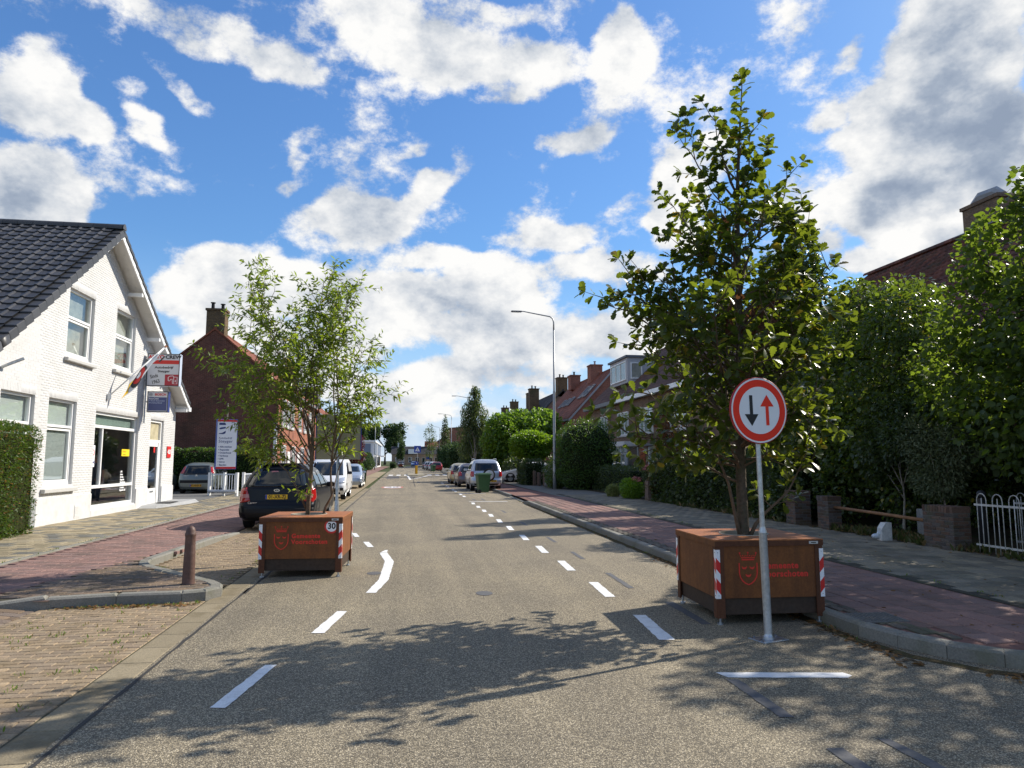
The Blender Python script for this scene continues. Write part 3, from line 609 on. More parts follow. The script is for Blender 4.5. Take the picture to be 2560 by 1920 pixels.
def leaves(name, parent, m, kind_, pos, dirs, size, roll, singles=0, bunch='foliage', mats2=None):
    """leaves as one mesh; the ones that show largest as objects when singles > 0"""
    V, F = leaf_template(kind_); A = orient(dirs, roll); N = len(pos); left = np.arange(N)
    if singles:
        base = np.array(parent.matrix_basis.translation) if parent is not None else np.zeros(3)
        sc = view_score(pos + base) * size ** 2 * np.abs((A[:, :, 2] * (pos + base - np.array(CAM_POS))).sum(1)) / np.linalg.norm(pos + base - np.array(CAM_POS), axis=1)
        pick = np.argsort(-sc)[:singles]; left = np.setdiff1d(left, pick)
        me = bpy.data.meshes.new(name); me.from_pydata([tuple(v) for v in V], [], [list(f) for f in F]); me.materials.append(m)
        for i in pick:
            o = bpy.data.objects.new(name, me); COL.objects.link(o); o.parent = parent
            M = Matrix((A[i] * size[i]).tolist()).to_4x4(); M.translation = pos[i].tolist(); o.matrix_local = M
    W = np.einsum('nij,vj->nvi', A[left], V) * size[left][:, None, None] + pos[left][:, None, :]
    FF = (F[None] + (np.arange(len(left)) * len(V))[:, None, None]).reshape(-1, 4)
    o = np_mesh(bunch, W.reshape(-1, 3), [FF], m, parent)
    if singles: kind(o, 'stuff')
    return o
def gnoise(p, sc, seed=0):
    r = np.random.default_rng(seed); k = r.normal(size=(7, 3)) * sc; ph = r.uniform(0, 6.28, 7)
    return np.sin(p @ k.T + ph).sum(1) / 7 * 1.6
def rdir(n, up=0.): 
    v = RNG.normal(size=(n, 3)); v[:, 2] += up; return v / np.linalg.norm(v, axis=1, keepdims=True)
def lump_points(lumps, n, shell=.55, flat=None):
    """points through a set of ellipsoids (cx,cy,cz,rx,ry,rz), denser towards the skin"""
    vol = np.array([max(.05, l[3] * l[4] * l[5]) ** .75 for l in lumps]); cnt = RNG.multinomial(n, vol / vol.sum()); P = []; D = []
    for l, c in zip(lumps, cnt):
        u = rdir(c); r = 1 - (1 - RNG.uniform(0, 1, c) ** .6) * shell
        r = r * (1 + .13 * gnoise(u * 2.2, 2.0, int(abs(l[0] * 131 + l[1] * 17 + l[2] * 7) * 10) % 9999))
        P.append(np.array(l[:3]) + u * r[:, None] * np.array(l[3:6])); D.append(u)
    return np.concatenate(P), np.concatenate(D)
def crown(parent, m, kind_, lumps, n, size, gap=.25, droop=.2, gsc=2.2, shell=.55, name='crown', zmin=None, seed=1, up=.1):
    P, D = lump_points(lumps, n, shell); keep = gnoise(P, gsc, seed) > -1 + gap * 1.6
    if zmin is not None: keep &= P[:, 2] > zmin
    P, D = P[keep], D[keep]; N = len(P)
    d = D * .75 + rdir(N) * .8; d[:, 2] -= droop
    return leaves('leaf', parent, m, kind_, P, d, RNG.uniform(size * .65, size * 1.3, N), RNG.uniform(-1.1, 1.1, N), bunch=name)
def limbs(parent, m, base, lumps, r0, name='trunk', trunk_top=None, stems=1, bend=.12):
    b = MB(); base = Vector(base); top = Vector(trunk_top) if trunk_top else Vector((base.x, base.y, base.z + .6 * (max(l[2] for l in lumps) - base.z)))
    tp = []
    for k in range(7):
        f = k / 6; p = base.lerp(top, f); p.x += math.sin(f * 5 + base.x) * bend * f; p.y += math.cos(f * 4 + base.y) * bend * f; tp.append(p)
    b.tube(tp, [r0 * (1.25 if k == 0 else 1) * (1 - .75 * k / 6) for k in range(7)], 9)
    for l in lumps:
        q = Vector(l[:3]); k = min(5, max(1, int(6 * (q.z - base.z) / max(.1, (top.z - base.z)) * .6))); p = tp[k]
        mid = p.lerp(q, .5) + Vector((random.uniform(-.1, .1), random.uniform(-.1, .1), .15)); e = q + (q - p).normalized() * min(l[3], l[5]) * .6
        b.tube([p, mid, q, e], [r0 * .42, r0 * .3, r0 * .18, r0 * .05], 6)
    return b.build(name, m, parent, smooth=True)
BARK = mat('bark', (.115, .09, .065), .9, .15, grain=(28, .4), dirt=(5, (.075, .085, .045), .5), bump=(32, .7))
BARKLIGHT = mat('light_bark', (.34, .31, .26), .85, .2, grain=(18, .4), dirt=(6, (.07, .06, .05), .6), bump=(30, .4))
TWIGBARK = mat('young_bark', (.15, .105, .07), .8, .2, grain=(30, .35), bump=(40, .3))
L_OAK = leaf_mat('oak_leaf', (.027, .047, .013), (.060, .088, .019), (.30, .38, .024), .38, .36, .5, odd=(.30, .22, .02), oddp=.035)
L_CHERRY = leaf_mat('slender_leaf', (.045, .080, .016), (.10, .145, .026), (.42, .56, .04), .46, .34, .5, odd=(.36, .30, .03), oddp=.03)
L_HAZEL = leaf_mat('hazel_leaf', (.036, .060, .018), (.075, .108, .026), (.28, .40, .03), .42, .45, .35)
L_LAUREL = leaf_mat('glossy_leaf', (.036, .058, .018), (.078, .110, .028), (.28, .40, .03), .34, .30, .5, odd=(.30, .25, .03), oddp=.02)
L_DARK = leaf_mat('dark_leaf', (.030, .050, .022), (.066, .092, .034), (.17, .25, .03), .30, .40, .4)
L_GREY = leaf_mat('grey_green_leaf', (.10, .125, .07), (.17, .195, .10), (.16, .22, .06), .30, .55, .3)
L_YEW = leaf_mat('yew_needle', (.025, .065, .010), (.075, .125, .020), (.20, .32, .03), .30, .5, .3, odd=(.26, .13, .03), oddp=.08)
L_BOX = leaf_mat('hedge_leaf', (.030, .075, .014), (.07, .125, .024), (.20, .34, .03), .34, .4, .4)
L_BRIGHT = leaf_mat('bright_leaf', (.05, .11, .014), (.11, .19, .03), (.32, .52, .04), .42, .38, .4)
L_LIME = leaf_mat('lime_leaf', (.06, .13, .012), (.13, .22, .02), (.36, .58, .03), .40, .42, .35)
L_BIRCH = leaf_mat('birch_leaf', (.050, .075, .032), (.085, .11, .042), (.20, .28, .05), .38, .4, .4)
L_PLUM = leaf_mat('plum_leaf', (.045, .014, .022), (.085, .025, .032), (.22, .045, .05), .35, .4, .4)
L_RED = leaf_mat('copper_leaf', (.11, .035, .02), (.20, .085, .03), (.50, .20, .05), .40, .4, .4, odd=(.05, .09, .02), oddp=.25)
L_FAR = leaf_mat('far_leaf', (.028, .058, .022), (.05, .085, .032), (.12, .2, .05), .3, .6, .2)
L_PINK = leaf_mat('pink_flower', (.42, .10, .11), (.55, .24, .20), (.6, .25, .2), .3, .6, .2)
GRASSM = leaf_mat('grass_blade', (.07, .13, .018), (.14, .20, .035), (.3, .45, .05), .35, .5, .3, odd=(.26, .20, .08), oddp=.3)
LITTER = leaf_mat('dry_leaf', (.12, .062, .022), (.24, .13, .045), (.3, .17, .05), .2, .7, .2)
def tree(name, label, cat, loc, lumps, m, kind_, n, size, r0=.12, bark=BARK, trunk=True, group=None, core=0., **kw):
    t = thing(name, label, cat, loc, 0, group)
    if core:
        b = MB()
        for l in lumps: b.ico((l[0], l[1], l[2]), 1, sq=(l[3] * core, l[4] * core, l[5] * core), n=8)
        kind(b.build('inner_twigs', mat('inner_twigs', (.022, .030, .012), .95, .1, grain=(14, .6), bump=(14, .9), coords='P'), t), 'stuff')
    if trunk: limbs(t, bark, (0, 0, -.05), lumps, r0, stems=1, **({'trunk_top': kw.pop('trunk_top')} if 'trunk_top' in kw else {}))
    crown(t, m, kind_, lumps, n, size, **kw); return t
def box_lumps(x0, x1, y0, y1, z0, z1, st=.7):
    out = []
    nx = max(1, round((x1 - x0) / st)); ny = max(1, round((y1 - y0) / st)); nz = max(1, round((z1 - z0) / st))
    for i in range(nx):
        for j in range(ny):
            for k in range(nz):
                if 0 < i < nx - 1 and 0 < j < ny - 1 and k < nz - 1: continue
                out.append((x0 + (i + .5) * (x1 - x0) / nx, y0 + (j + .5) * (y1 - y0) / ny, z0 + (k + .5) * (z1 - z0) / nz, (x1 - x0) / nx * .62, (y1 - y0) / ny * .62, (z1 - z0) / nz * .62))
    return out
def hedge(name, label, loc, size3, m, kind_, n, ls, core=(.02, .03, .012), rough=.06, rz=0., cat='hedge', top=0., zbase=.05):
    """clipped hedge: leaves on the faces of a box, woody dark core inside"""
    t = thing(name, label, cat, loc, rz); X, Y, Z = size3
    b = MB(); nx, ny, nz = max(2, int(X / .4)), max(2, int(Y / .4)), max(2, int(Z / .4))
    A = [(Y * Z, 0, -1), (Y * Z, 0, 1), (X * Z, 1, -1), (X * Z, 1, 1), (X * Y, 2, 1)]; w = np.array([a[0] for a in A]); cnt = RNG.multinomial(n, w / w.sum()); P = []; D = []
    for (ar, ax, sg), c in zip(A, cnt):
        u = RNG.uniform(-1, 1, (c, 3)); u[:, ax] = sg; q = u * np.array([X / 2, Y / 2, Z / 2]); q[:, 2] += Z / 2
        nrm = np.zeros((c, 3)); nrm[:, ax] = sg
        q += nrm * (rough * 1.4 * gnoise(q, 1.9, 3)[:, None] + rough * .6 * gnoise(q, 6, 4)[:, None] + RNG.uniform(-.09, .03, c)[:, None])
        # round the upper edges
        e = np.clip((q[:, 2] - (Z - .22)) / .22, 0, 1) ** 2
        q[:, 0] *= 1 - .10 * e / max(.4, X) * 1.2; q[:, 1] *= 1 - .10 * e / max(.4, Y) * 1.2
        P.append(q); D.append(nrm)
    P = np.concatenate(P); D = np.concatenate(D); N = len(P); d = D * .7 + rdir(N, .25) * .8
    leaves('leaf', t, m, kind_, P, d, RNG.uniform(ls * .6, ls * 1.35, N), RNG.uniform(-1.3, 1.3, N), bunch='foliage')
    cm = mat('hedge_core_' + name, core, .95, .1, grain=(14, .6), bump=(16, .8))
    b.box((0, 0, Z / 2 - .06), (X - .20, Y - .20, Z - .22), bev=.08); b.build('stems', cm, t)
    return t

# ------------------------------------------------------------------ the two trees in the planters
def oak_tree():
    base = (3.86, 7.62, 0.)
    t = thing('young_oak', 'young oak with lobed leaves growing from the planter behind the round priority sign', 'tree', base)
    b = MB(); tr = [(0, 0, .66), (.0, 0, .95), (-.005, .0, 1.5), (.02, .02, 2.2), (.04, 0, 3.0), (.05, .0, 3.9), (.08, .02, 4.8), (.12, .0, 5.5), (.17, .0, 6.05), (.20, 0, 6.42)]
    b.tube(tr, [.072, .066, .058, .052, .045, .036, .026, .016, .010, .004], 10); b.build('trunk', BARK, t, smooth=True)
    T = np.array(tr)
    def tp(z): return np.array([np.interp(z, T[:, 2], T[:, 0]), np.interp(z, T[:, 2], T[:, 1]), z])
    zL, wL = [1.3, 1.7, 2.1, 2.6, 3.0, 3.4, 3.8, 4.25, 4.6, 5.0, 5.4, 5.75], [.55, 1.05, 1.50, 1.80, 1.85, 1.80, 1.50, .95, .78, .62, .45, .12]
    zR, wR = [1.3, 1.7, 2.1, 2.6, 3.0, 3.4, 3.8, 4.25, 4.6, 5.0, 5.4, 5.75], [.35, .65, .88, 1.05, 1.08, 1.12, 1.15, 1.12, 1.0, .66, .42, .12]
    br = MB(); P = []; D = []; Sz = []
    def twig(p, d, ln, r, depth):
        """a bending twig with leaves in tufts; returns nothing"""
        n = max(3, int(ln / .10)); q = np.array(p, float); d = np.array(d, float); d /= np.linalg.norm(d); path = [q.copy()]
        for i in range(n):
            d = d + RNG.normal(size=3) * .13 + np.array([0, 0, .05]); d /= np.linalg.norm(d); q = q + d * ln / n; path.append(q.copy())
            f = (i + 1) / n
            if depth == 0 and f > .30 and i % 2 == 0 and ln > .5:
                s = RNG.normal(size=3); s -= d * (s @ d); s /= np.linalg.norm(s)
                twig(q, d * .75 + s * .85, ln * RNG.uniform(.22, .42) * (1.15 - .4 * f), r * .5, 1)
            if depth == 1 or f > .30:
                for k in range(3 if depth == 1 else 2):
                    s = RNG.normal(size=3); s -= d * (s @ d); s /= np.linalg.norm(s)
                    P.append(q + s * .01); D.append(d * .45 + s * .95 + np.array([0, 0, RNG.uniform(-.35, .15)])); Sz.append(RNG.uniform(.075, .15))
        for k in range(5 if depth == 1 else 6):
            s = RNG.normal(size=3); s -= d * (s @ d); s /= max(.1, np.linalg.norm(s))
            P.append(q.copy()); D.append(d * .8 + s * .8 + np.array([0, 0, RNG.uniform(-.3, .2)])); Sz.append(RNG.uniform(.075, .155))
        br.tube([tuple(x) for x in path], [max(.0025, r * (1 - .8 * i / n)) for i in range(n + 1)], 5, cap=False)
    zt = 1.75; az = 0.5
    while zt < 5.75:
        az += 2.399; c = math.cos(az)
        # the branch ends on the outline of the crown at the height zt of its tip
        w = np.interp(zt, zL, wL) if c < 0 else np.interp(zt, zR, wR)
        w = w * (.66 + .34 * abs(c)); w *= RNG.uniform(.74, 1.0)
        up = np.interp(zt, [1.7, 2.6, 4, 5.5], [.25, .45, .75, 1.1]) * RNG.uniform(.8, 1.2)
        z0 = max(1.15, zt - up * w); e = np.array([c * w, math.sin(az) * w, zt - z0])
        twig(tp(z0), e, max(.22, np.linalg.norm(e)), .012 + .006 * w, 0)
        zt += np.interp(zt, [1.7, 2.4, 4, 5.7], [.042, .036, .042, .10])
    # long shoots seen against the sky and the low ones on the right
    for z0, end in [(4.35, (1.22, -.1, 4.75)), (4.6, (1.05, .2, 5.0)), (4.9, (.62, 0, 5.75)), (4.85, (-.72, .1, 5.62)), (4.9, (-.50, -.2, 5.72)), (4.0, (-.95, .1, 4.72)), (2.9, (-1.12, -.1, 3.35)), (3.0, (-1.16, .1, 3.55)), (2.3, (-1.45, .2, 3.0)), (2.6, (1.1, -.3, 2.95)), (2.2, (1.1, -.2, 2.7)), (3.1, (1.22, -.2, 3.9)), (3.4, (1.25, .1, 4.0))]:
        p = tp(z0); e = np.array(end) - p; twig(p, e, np.linalg.norm(e), .015, 0)
    # leaves along the leader
    for z in np.arange(5.2, 6.42, .055):
        for k in range(2):
            a = RNG.uniform(0, 6.28); P.append(tp(z)); D.append(np.array([math.cos(a), math.sin(a), RNG.uniform(.0, .7)])); Sz.append(RNG.uniform(.10, .16))
    for k in range(9): P.append(tp(6.40)); a = k * .7; D.append(np.array([math.cos(a), math.sin(a), .9])); Sz.append(RNG.uniform(.10, .15))
    # two low side stems from the base
    for pts in ([(-.01, .0, .70), (-.10, -.05, 1.0), (-.22, -.12, 1.45), (-.38, -.2, 1.75), (-.62, -.28, 2.0)], [(.02, 0, .72), (.13, -.05, .98), (.24, -.1, 1.12), (.46, -.2, 1.35), (.66, -.25, 1.75), (.72, -.3, 2.1)]):
        br.tube(pts, [.026, .022, .016, .011, .006, .004][:len(pts)], 7)
        for a, bq in zip(pts[2:], pts[3:]):
            for k in range(3):
                d = np.array(bq) - np.array(a); twig(np.array(a) + d * RNG.uniform(0, 1), d + RNG.normal(size=3) * .25, RNG.uniform(.2, .42), .006, 1)
        twig(pts[-1], np.array(pts[-1]) - np.array(pts[-2]), .3, .006, 1)
    br.build('branches', TWIGBARK, t, smooth=True)
    P, D, Sz = np.array(P), np.array(D), np.array(Sz)
    leaves('leaf', t, L_OAK, 'oak', P, D, Sz, RNG.uniform(-.9, .9, len(P)), singles=300)
    # withered brown leaves hanging near the trunk
    n = 90; c = RNG.integers(0, 3, n); C3 = np.array([(.25, -.25, 3.25), (-.12, -.2, 3.35), (-.12, -.1, 4.55)])
    Q = C3[c] + RNG.normal(size=(n, 3)) * np.array([.11, .1, .16]); d = rdir(n); d[:, 2] -= 1.2
    leaves('leaf', t, leaf_mat('withered_leaf', (.07, .03, .018), (.13, .06, .032), (.22, .10, .04), .3, .7, .2), 'oak', Q, d, RNG.uniform(.07, .12, n), RNG.uniform(-1, 1, n), bunch='withered_leaves')
    return t, len(P)
oak, n_oak = oak_tree()
def small_tree():
    t = thing('young_tree', 'slender several stemmed young tree with narrow leaves growing from the planter with the speed sign', 'tree', (-1.44, 11.33, 0))
    br = MB(); P = []; D = []; Sz = []
    def shoot(p, d, ln, r, depth, wild=.12, up=.05):
        n = max(4, int(ln / .09)); q = np.array(p, float); d = np.array(d, float); d /= np.linalg.norm(d); path = [q.copy()]
        for i in range(n):
            d = d + RNG.normal(size=3) * wild + np.array([0, 0, up]); d /= np.linalg.norm(d); q = q + d * ln / n; path.append(q.copy()); f = (i + 1) / n
            if depth > 0 and f > (.30 if depth == 2 else .15) and RNG.uniform() < (.80 if depth == 2 else .55):
                s = RNG.normal(size=3); s -= d * (s @ d); s /= np.linalg.norm(s)
                shoot(q, d * .8 + s * .8, ln * RNG.uniform(.16, .36) * (1.25 - .6 * f) if depth == 2 else RNG.uniform(.14, .34), r * .45, depth - 1)
            if depth < 2:
                for k in range(3 if depth == 0 else 2):
                    s = RNG.normal(size=3); s -= d * (s @ d); s /= np.linalg.norm(s)
                    P.append(q.copy()); D.append(d * .7 + s * .8 + np.array([0, 0, -.30])); Sz.append(RNG.uniform(.06, .115))
        br.tube([tuple(x) for x in path], [max(.0018, r * (1 - .85 * i / n)) for i in range(n + 1)], 5, cap=False)
    main = MB()
    trunk = [(-.03, 0, .70), (-.02, 0, 1.05), (.0, .02, 1.45), (.01, .03, 1.95), (.0, .03, 2.3)]
    main.tube(trunk, [.040, .034, .030, .026, .02], 8)
    st2 = [(.17, 0, .70), (.24, 0, .98), (.33, .02, 1.15), (.30, .03, 1.5), (.33, .03, 2.0), (.38, .02, 2.5)]
    main.tube(st2, [.022, .02, .018, .015, .012, .009], 7)
    main.tube([(.24, 0, .98), (.34, -.02, 1.18), (.42, -.05, 1.55)], [.014, .01, .005], 6)
    st3 = [(-.05, 0, .95), (-.18, -.03, 1.25), (-.36, -.06, 1.55)]; main.tube(st3, [.018, .013, .008], 6)
    main.build('trunk', TWIGBARK, t, smooth=True)
    ends = [((-.02, .02, 2.0), (-.92, 0, 4.45)), ((0, 0, 2.2), (-.62, .2, 4.75)), ((0, .03, 2.3), (-.18, -.1, 4.72)), ((.0, .03, 2.25), (.05, .2, 4.68)), ((.35, .02, 2.3), (.30, -.2, 4.35)), ((.38, .02, 2.5), (.60, .1, 4.55)), ((.33, .03, 1.9), (.98, .0, 3.05)),
            ((.0, .02, 1.7), (-1.25, .1, 4.15)), ((-.01, .02, 1.6), (-1.28, -.1, 3.35)), ((.0, .02, 1.5), (-1.15, .0, 2.75)), ((.01, .02, 1.8), (-.9, -.4, 3.3)), ((.30, .02, 1.6), (.85, .2, 2.55)), ((.33, .02, 2.1), (.85, -.2, 3.6)), ((0, 0, 1.5), (-.9, .2, 2.2)),
            ((.0, .03, 1.9), (.1, .75, 3.7)), ((0, .02, 1.9), (-.15, -.75, 3.6)), ((.3, .03, 1.7), (.55, .65, 3.2)), ((.3, .03, 1.7), (.5, -.6, 3.1)), ((0, 0, 2.1), (-.55, .5, 4.1)), ((-.36, -.06, 1.55), (-.75, -.1, 1.95)), ((.42, -.05, 1.55), (.62, -.1, 2.0))]
    ends += [((.0 + .3 * (RNG.uniform() > .6), .02, RNG.uniform(1.5, 2.3)), (RNG.uniform(-1.15, .85), RNG.uniform(-.7, .7), RNG.uniform(2.2, 4.3))) for _ in range(8)]
    for p, e in ends:
        e = (e[0] * .98, e[1], 1.0 + (e[2] - 1.0) * .95)
        v = np.array(e) - np.array(p); shoot(p, v, np.linalg.norm(v), .013, 2, wild=.06, up=.015)
    for k in range(7):
        a = RNG.uniform(0, 6.28); shoot((.0 + .3 * (k % 2), .02, RNG.uniform(1.1, 1.9)), (math.cos(a), math.sin(a), .3), RNG.uniform(.25, .65), .005, 1)
    br.build('branches', TWIGBARK, t, smooth=True)
    P, D, Sz = np.array(P), np.array(D), np.array(Sz)
    leaves('leaf', t, L_CHERRY, 'narrow', P, D, Sz, RNG.uniform(-1.0, 1.0, len(P)), singles=300)
    return t, len(P)
sap, n_sap = small_tree()
print('LEAVES', n_oak, n_sap)
# ------------------------------------------------------------------ planting on the right
hedge('ivy_hedge', 'dark ivy covered hedge along the right footpath behind the oak planter', (10.55, 22.0, .1), (1.5, 9.4, 1.85), L_DARK, 'broad', 15000, .10, rough=.12)
tree('tall_tree', 'nearer tall narrow dark tree rising behind the young oak', 'tree', (12.6, 20.2, .1), [(0, 0, 3.2, 1.1, 1.1, 1.4), (.1, 0, 5, 1.05, 1.05, 1.4), (0, .1, 6.8, .8, .8, 1.3), (0, 0, 8.3, .5, .5, 1.1)], L_DARK, 'broad', 9000, .13, r0=.14, gap=.25)
tree('tall_tree', 'second tall narrow dark tree farther back behind the young oak', 'tree', (13.3, 23.2, .1), [(0, 0, 3.2, 1.2, 1.2, 1.4), (.1, 0, 5, 1.15, 1.15, 1.4), (0, .1, 6.8, .9, .9, 1.3), (0, 0, 8.4, .5, .5, 1.1)], L_DARK, 'broad', 8000, .14, r0=.14, gap=.25)
tree('hazel_tree', 'large leafy hazel thicket at the right edge beyond the white railings', 'tree', (11.6, 11.0, .1),
     [(0, 0, 2.7, 1.55, 1.9, 1.5), (-.25, -.5, 4.2, 1.35, 1.6, 1.3), (.1, .1, 5.5, 1.2, 1.4, 1.1), (-.35, .9, 4.4, .9, 1.0, 1.0), (.0, -.6, 6.2, .75, .9, .8), (-.05, -.2, 6.75, .45, .5, .5), (-.5, 1.5, 3.3, .8, .9, 1.2), (-.30, .95, 5.65, .28, .3, .7), (-.3, -2.7, 3.4, 1.5, 1.5, 2.0), (-.4, -2.6, 5.6, 1.4, 1.4, 1.5), (-.4, -4.9, 3.4, 1.6, 1.5, 2.0), (-.5, -5.0, 5.9, 1.5, 1.4, 1.7), (-.5, -5.0, 7.3, 1.0, 1.1, 1.0), (-.4, -7.3, 3.8, 1.6, 1.7, 2.1), (-.4, -7.3, 6.2, 1.5, 1.4, 1.7), (-.5, -7.3, 7.6, 1.0, 1., 1.0)], L_HAZEL, 'broad', 36000, .125, r0=.13, gap=.12, up=.2)
tree('laurel_tree', 'glossy evergreen tree between the young oak and the tiled roof', 'tree', (12.0, 15.6, .1),
     [(0, 0, 2.5, 1.8, 2.2, 1.6), (-.3, .2, 4.0, 1.6, 1.9, 1.3), (-.1, .9, 5.2, 1.1, 1.2, .9), (-.4, -.9, 4.9, 1.0, 1.1, .9), (-.3, .9, 5.9, .6, .7, .5), (.2, -.3, 5.4, .9, .9, .8)], L_LAUREL, 'broad', 18000, .105, r0=.13, gap=.12)
tree('holly_tree', 'dark bushy evergreen behind the ivy hedge', 'tree', (12.3, 18.0, .1), [(0, 0, 2.2, 1.6, 1.7, 1.7), (0, .2, 3.9, 1.4, 1.5, 1.4), (.2, 0, 5.1, .9, 1., .9)], L_DARK, 'broad', 11000, .10, r0=.12, gap=.15)
tree('juniper_shrub', 'feathery grey green shrub above the brick pier', 'shrub', (10.9, 12.9, .1), [(0, 0, 1.65, .55, .75, .65), (-.15, .3, 2.05, .45, .5, .45), (.1, -.5, 1.9, .5, .5, .5), (-.1, 0, 1.15, .45, .6, .35)], L_GREY, 'narrow', 9000, .085, r0=.035, bark=BARKLIGHT, gap=.15, droop=.1)
tree('many_stemmed_shrub', 'open shrub with bare pale stems behind the rusty pipe', 'shrub', (11.0, 14.2, .1), [(-.1, .3, 1.9, .6, .7, .5), (-.2, -.5, 2.1, .6, .5, .5), (.1, 0, 2.6, .7, .8, .6), (0, .7, 1.45, .35, .4, .35)], L_DARK, 'other', 6500, .085, r0=.035, bark=BARKLIGHT, gap=.35)
hedge('garden_hedge', 'tall unlit hedge deep in the garden behind the railings', (15.0, 14.5, .1), (2.0, 19, 3.6), L_DARK, 'broad', 14000, .15, rough=.2)
hedge('low_garden_hedge', 'low dark hedge in the garden behind the white railings', (12.6, 9.0, .1), (1.2, 7.0, 1.7), L_DARK, 'broad', 8000, .09, rough=.15)
tree('dark_shrub', 'dark mixed shrubbery filling the garden edge behind the brick piers', 'shrub', (11.2, 16.4, .1), [(-.2, 0, .9, .7, .9, .9), (.1, .3, 1.8, .6, .8, .7), (.3, -1.8, 1.1, .7, 1., 1.1), (.5, -3.2, 1.2, .6, .9, 1.0), (.2, -1.2, 2.3, .8, 1.0, .8), (.6, -4.6, 2.2, .8, 1.0, .9), (.8, -2.6, 3.0, .9, 1.1, .9), (0, 1.2, 2.6, .9, 1.0, .9)], L_LAUREL, 'broad', 15000, .085, trunk=False, gap=.1)
tree('ivy_shrub', 'ivy tumbling over the first brick pier', 'shrub', (10.0, 17.2, .1), [(0, 0, .55, .42, .55, .55), (.1, .3, 1.1, .4, .5, .45), (-.05, -.3, 1.0, .25, .3, .22)], L_DARK, 'broad', 3500, .085, trunk=False, gap=.1)
# further along the right side
tree('pink_flower_bush', 'low green bush topped with pink flowers at the garden edge', 'bush', (9.55, 28.6, .1), [(0, 0, .38, .45, .75, .40), (0, .3, .55, .35, .5, .28)], L_LIME, 'narrow', 5000, .11, trunk=False, gap=.05)
tree('pink_blossom', 'clipped ball shrub with a pink flowering top beside the flower bush', 'bush', (10.1, 27.6, .1), [(0, 0, .95, .42, .42, .42)], L_DARK, 'other', 2600, .07, r0=.03, gap=.05)
pb = [o for o in COL.objects if o.name == 'pink_blossom'][0]
crown(pb, L_PINK, 'tiny', [(0, 0, 1.28, .38, .38, .16)], 420, .07, gap=0, name='flowers')
pf = [o for o in COL.objects if o.name == 'pink_flower_bush'][0]
crown(pf, L_PINK, 'tiny', [(.15, -.1, .82, .22, .45, .10)], 220, .06, gap=0, name='flowers')
tree('yellow_shrub', 'small pale yellow green shrub at the kerb end of the flower bed', 'bush', (9.2, 30.2, .1), [(0, 0, .28, .32, .35, .28)], leaf_mat('pale_leaf', (.14, .17, .05), (.22, .24, .08), (.4, .45, .1), .35), 'narrow', 1600, .09, trunk=False, gap=0)
tree('bronze_shrub', 'bronze tinted leafy shrub leaning out before the ivy hedge', 'bush', (10.1, 26.9, .1), [(0, 0, .55, .55, .6, .55), (.1, .1, 1.05, .5, .5, .4)], leaf_mat('bronze_leaf', (.06, .07, .025), (.14, .10, .04), (.3, .25, .08), .35), 'other', 4200, .085, trunk=False, gap=.05)
tree('copper_maple', 'small copper leaved tree in front of the brown brick houses', 'tree', (11.8, 30.5, .1), [(0, 0, 2.4, .5, .5, .5), (.25, .1, 2.9, .45, .4, .5), (-.2, 0, 3.4, .35, .35, .5), (.5, .2, 2.2, .4, .4, .35), (.0, 0, 4.0, .2, .2, .4)], L_RED, 'broad', 1500, .115, r0=.04, gap=.35)
tree('conical_shrub', 'dark conical evergreen under the copper leaved tree', 'shrub', (11.6, 30.2, .1), [(0, 0, .7, .65, .65, .8), (0, 0, 1.5, .45, .45, .6)], L_DARK, 'other', 4500, .08, trunk=False, gap=.05)
hedge('front_hedge', 'low dark hedge in front of the brown brick houses', (11.0, 35.0, .1), (1.4, 7.5, 1.25), L_DARK, 'other', 6000, .09)
tree('domed_bush', 'big dome clipped bush beside the lamp post', 'bush', (10.2, 38.6, .1), [(0, 0, 1.6, 1.85, 1.8, 1.6), (0, 0, 2.5, 1.70, 1.7, 1.45), (0, 0, .7, 1.75, 1.75, .9), (0, 0, 1.4, 1.3, 1.3, 1.3)], L_BOX, 'other', 24000, .10, trunk=False, gap=.02, shell=.18, core=.85)
tree('rambling_shrub', 'loose low shrub at the foot of the lamp post', 'shrub', (8.75, 40.0, .1), [(0, 0, .5, .6, .9, .5), (.2, .4, 1.2, .5, .7, .5), (-.1, -.6, .35, .5, .6, .35), (.2, 1.2, .9, .7, .7, .8)], L_LAUREL, 'other', 6500, .10, trunk=False, gap=.15)
tree('umbrella_tree', 'small mushroom crowned tree with a lime green sunlit top', 'tree', (8.85, 48.5, .1), [(0, 0, 2.85, 1.55, 1.55, .75), (0, 0, 2.25, 1.35, 1.35, .6), (0, .2, 3.15, 1.2, 1.2, .55)], L_LIME, 'broad', 10000, .14, r0=.09, gap=.02, shell=.3, core=.75)
tree('catalpa_tree', 'broad bright green tree behind the mushroom crowned tree', 'tree', (9.6, 58, .1), [(-1.2, 0, 3.2, 2.0, 2.0, 2.0), (1.2, 0, 3.4, 2.2, 2.2, 1.9), (0, 1, 4.5, 2.0, 2.0, 1.4), (2.2, 1, 4.7, 1.6, 1.8, 1.4), (-1.6, 0, 4.6, 1.2, 1.2, 1.0), (-1.8, 0, 2.0, 1.2, 1.3, 1.4)], L_BRIGHT, 'broad', 17000, .22, r0=.16, gap=.1)
tree('shadowy_shrub', 'dark shrub under the broad bright green tree', 'shrub', (8.6, 53, .1), [(0, 0, 1.0, 1.2, 1.6, 1.0), (1.5, 1, 1.5, 1.4, 1.5, 1.5)], L_DARK, 'broad', 6000, .14, trunk=False, gap=.1)
hedge('dark_hedge', 'dark square hedge behind the parked silver car', (8.4, 46.5, .1), (1.2, 3.0, 1.6), L_DARK, 'other', 4500, .11)
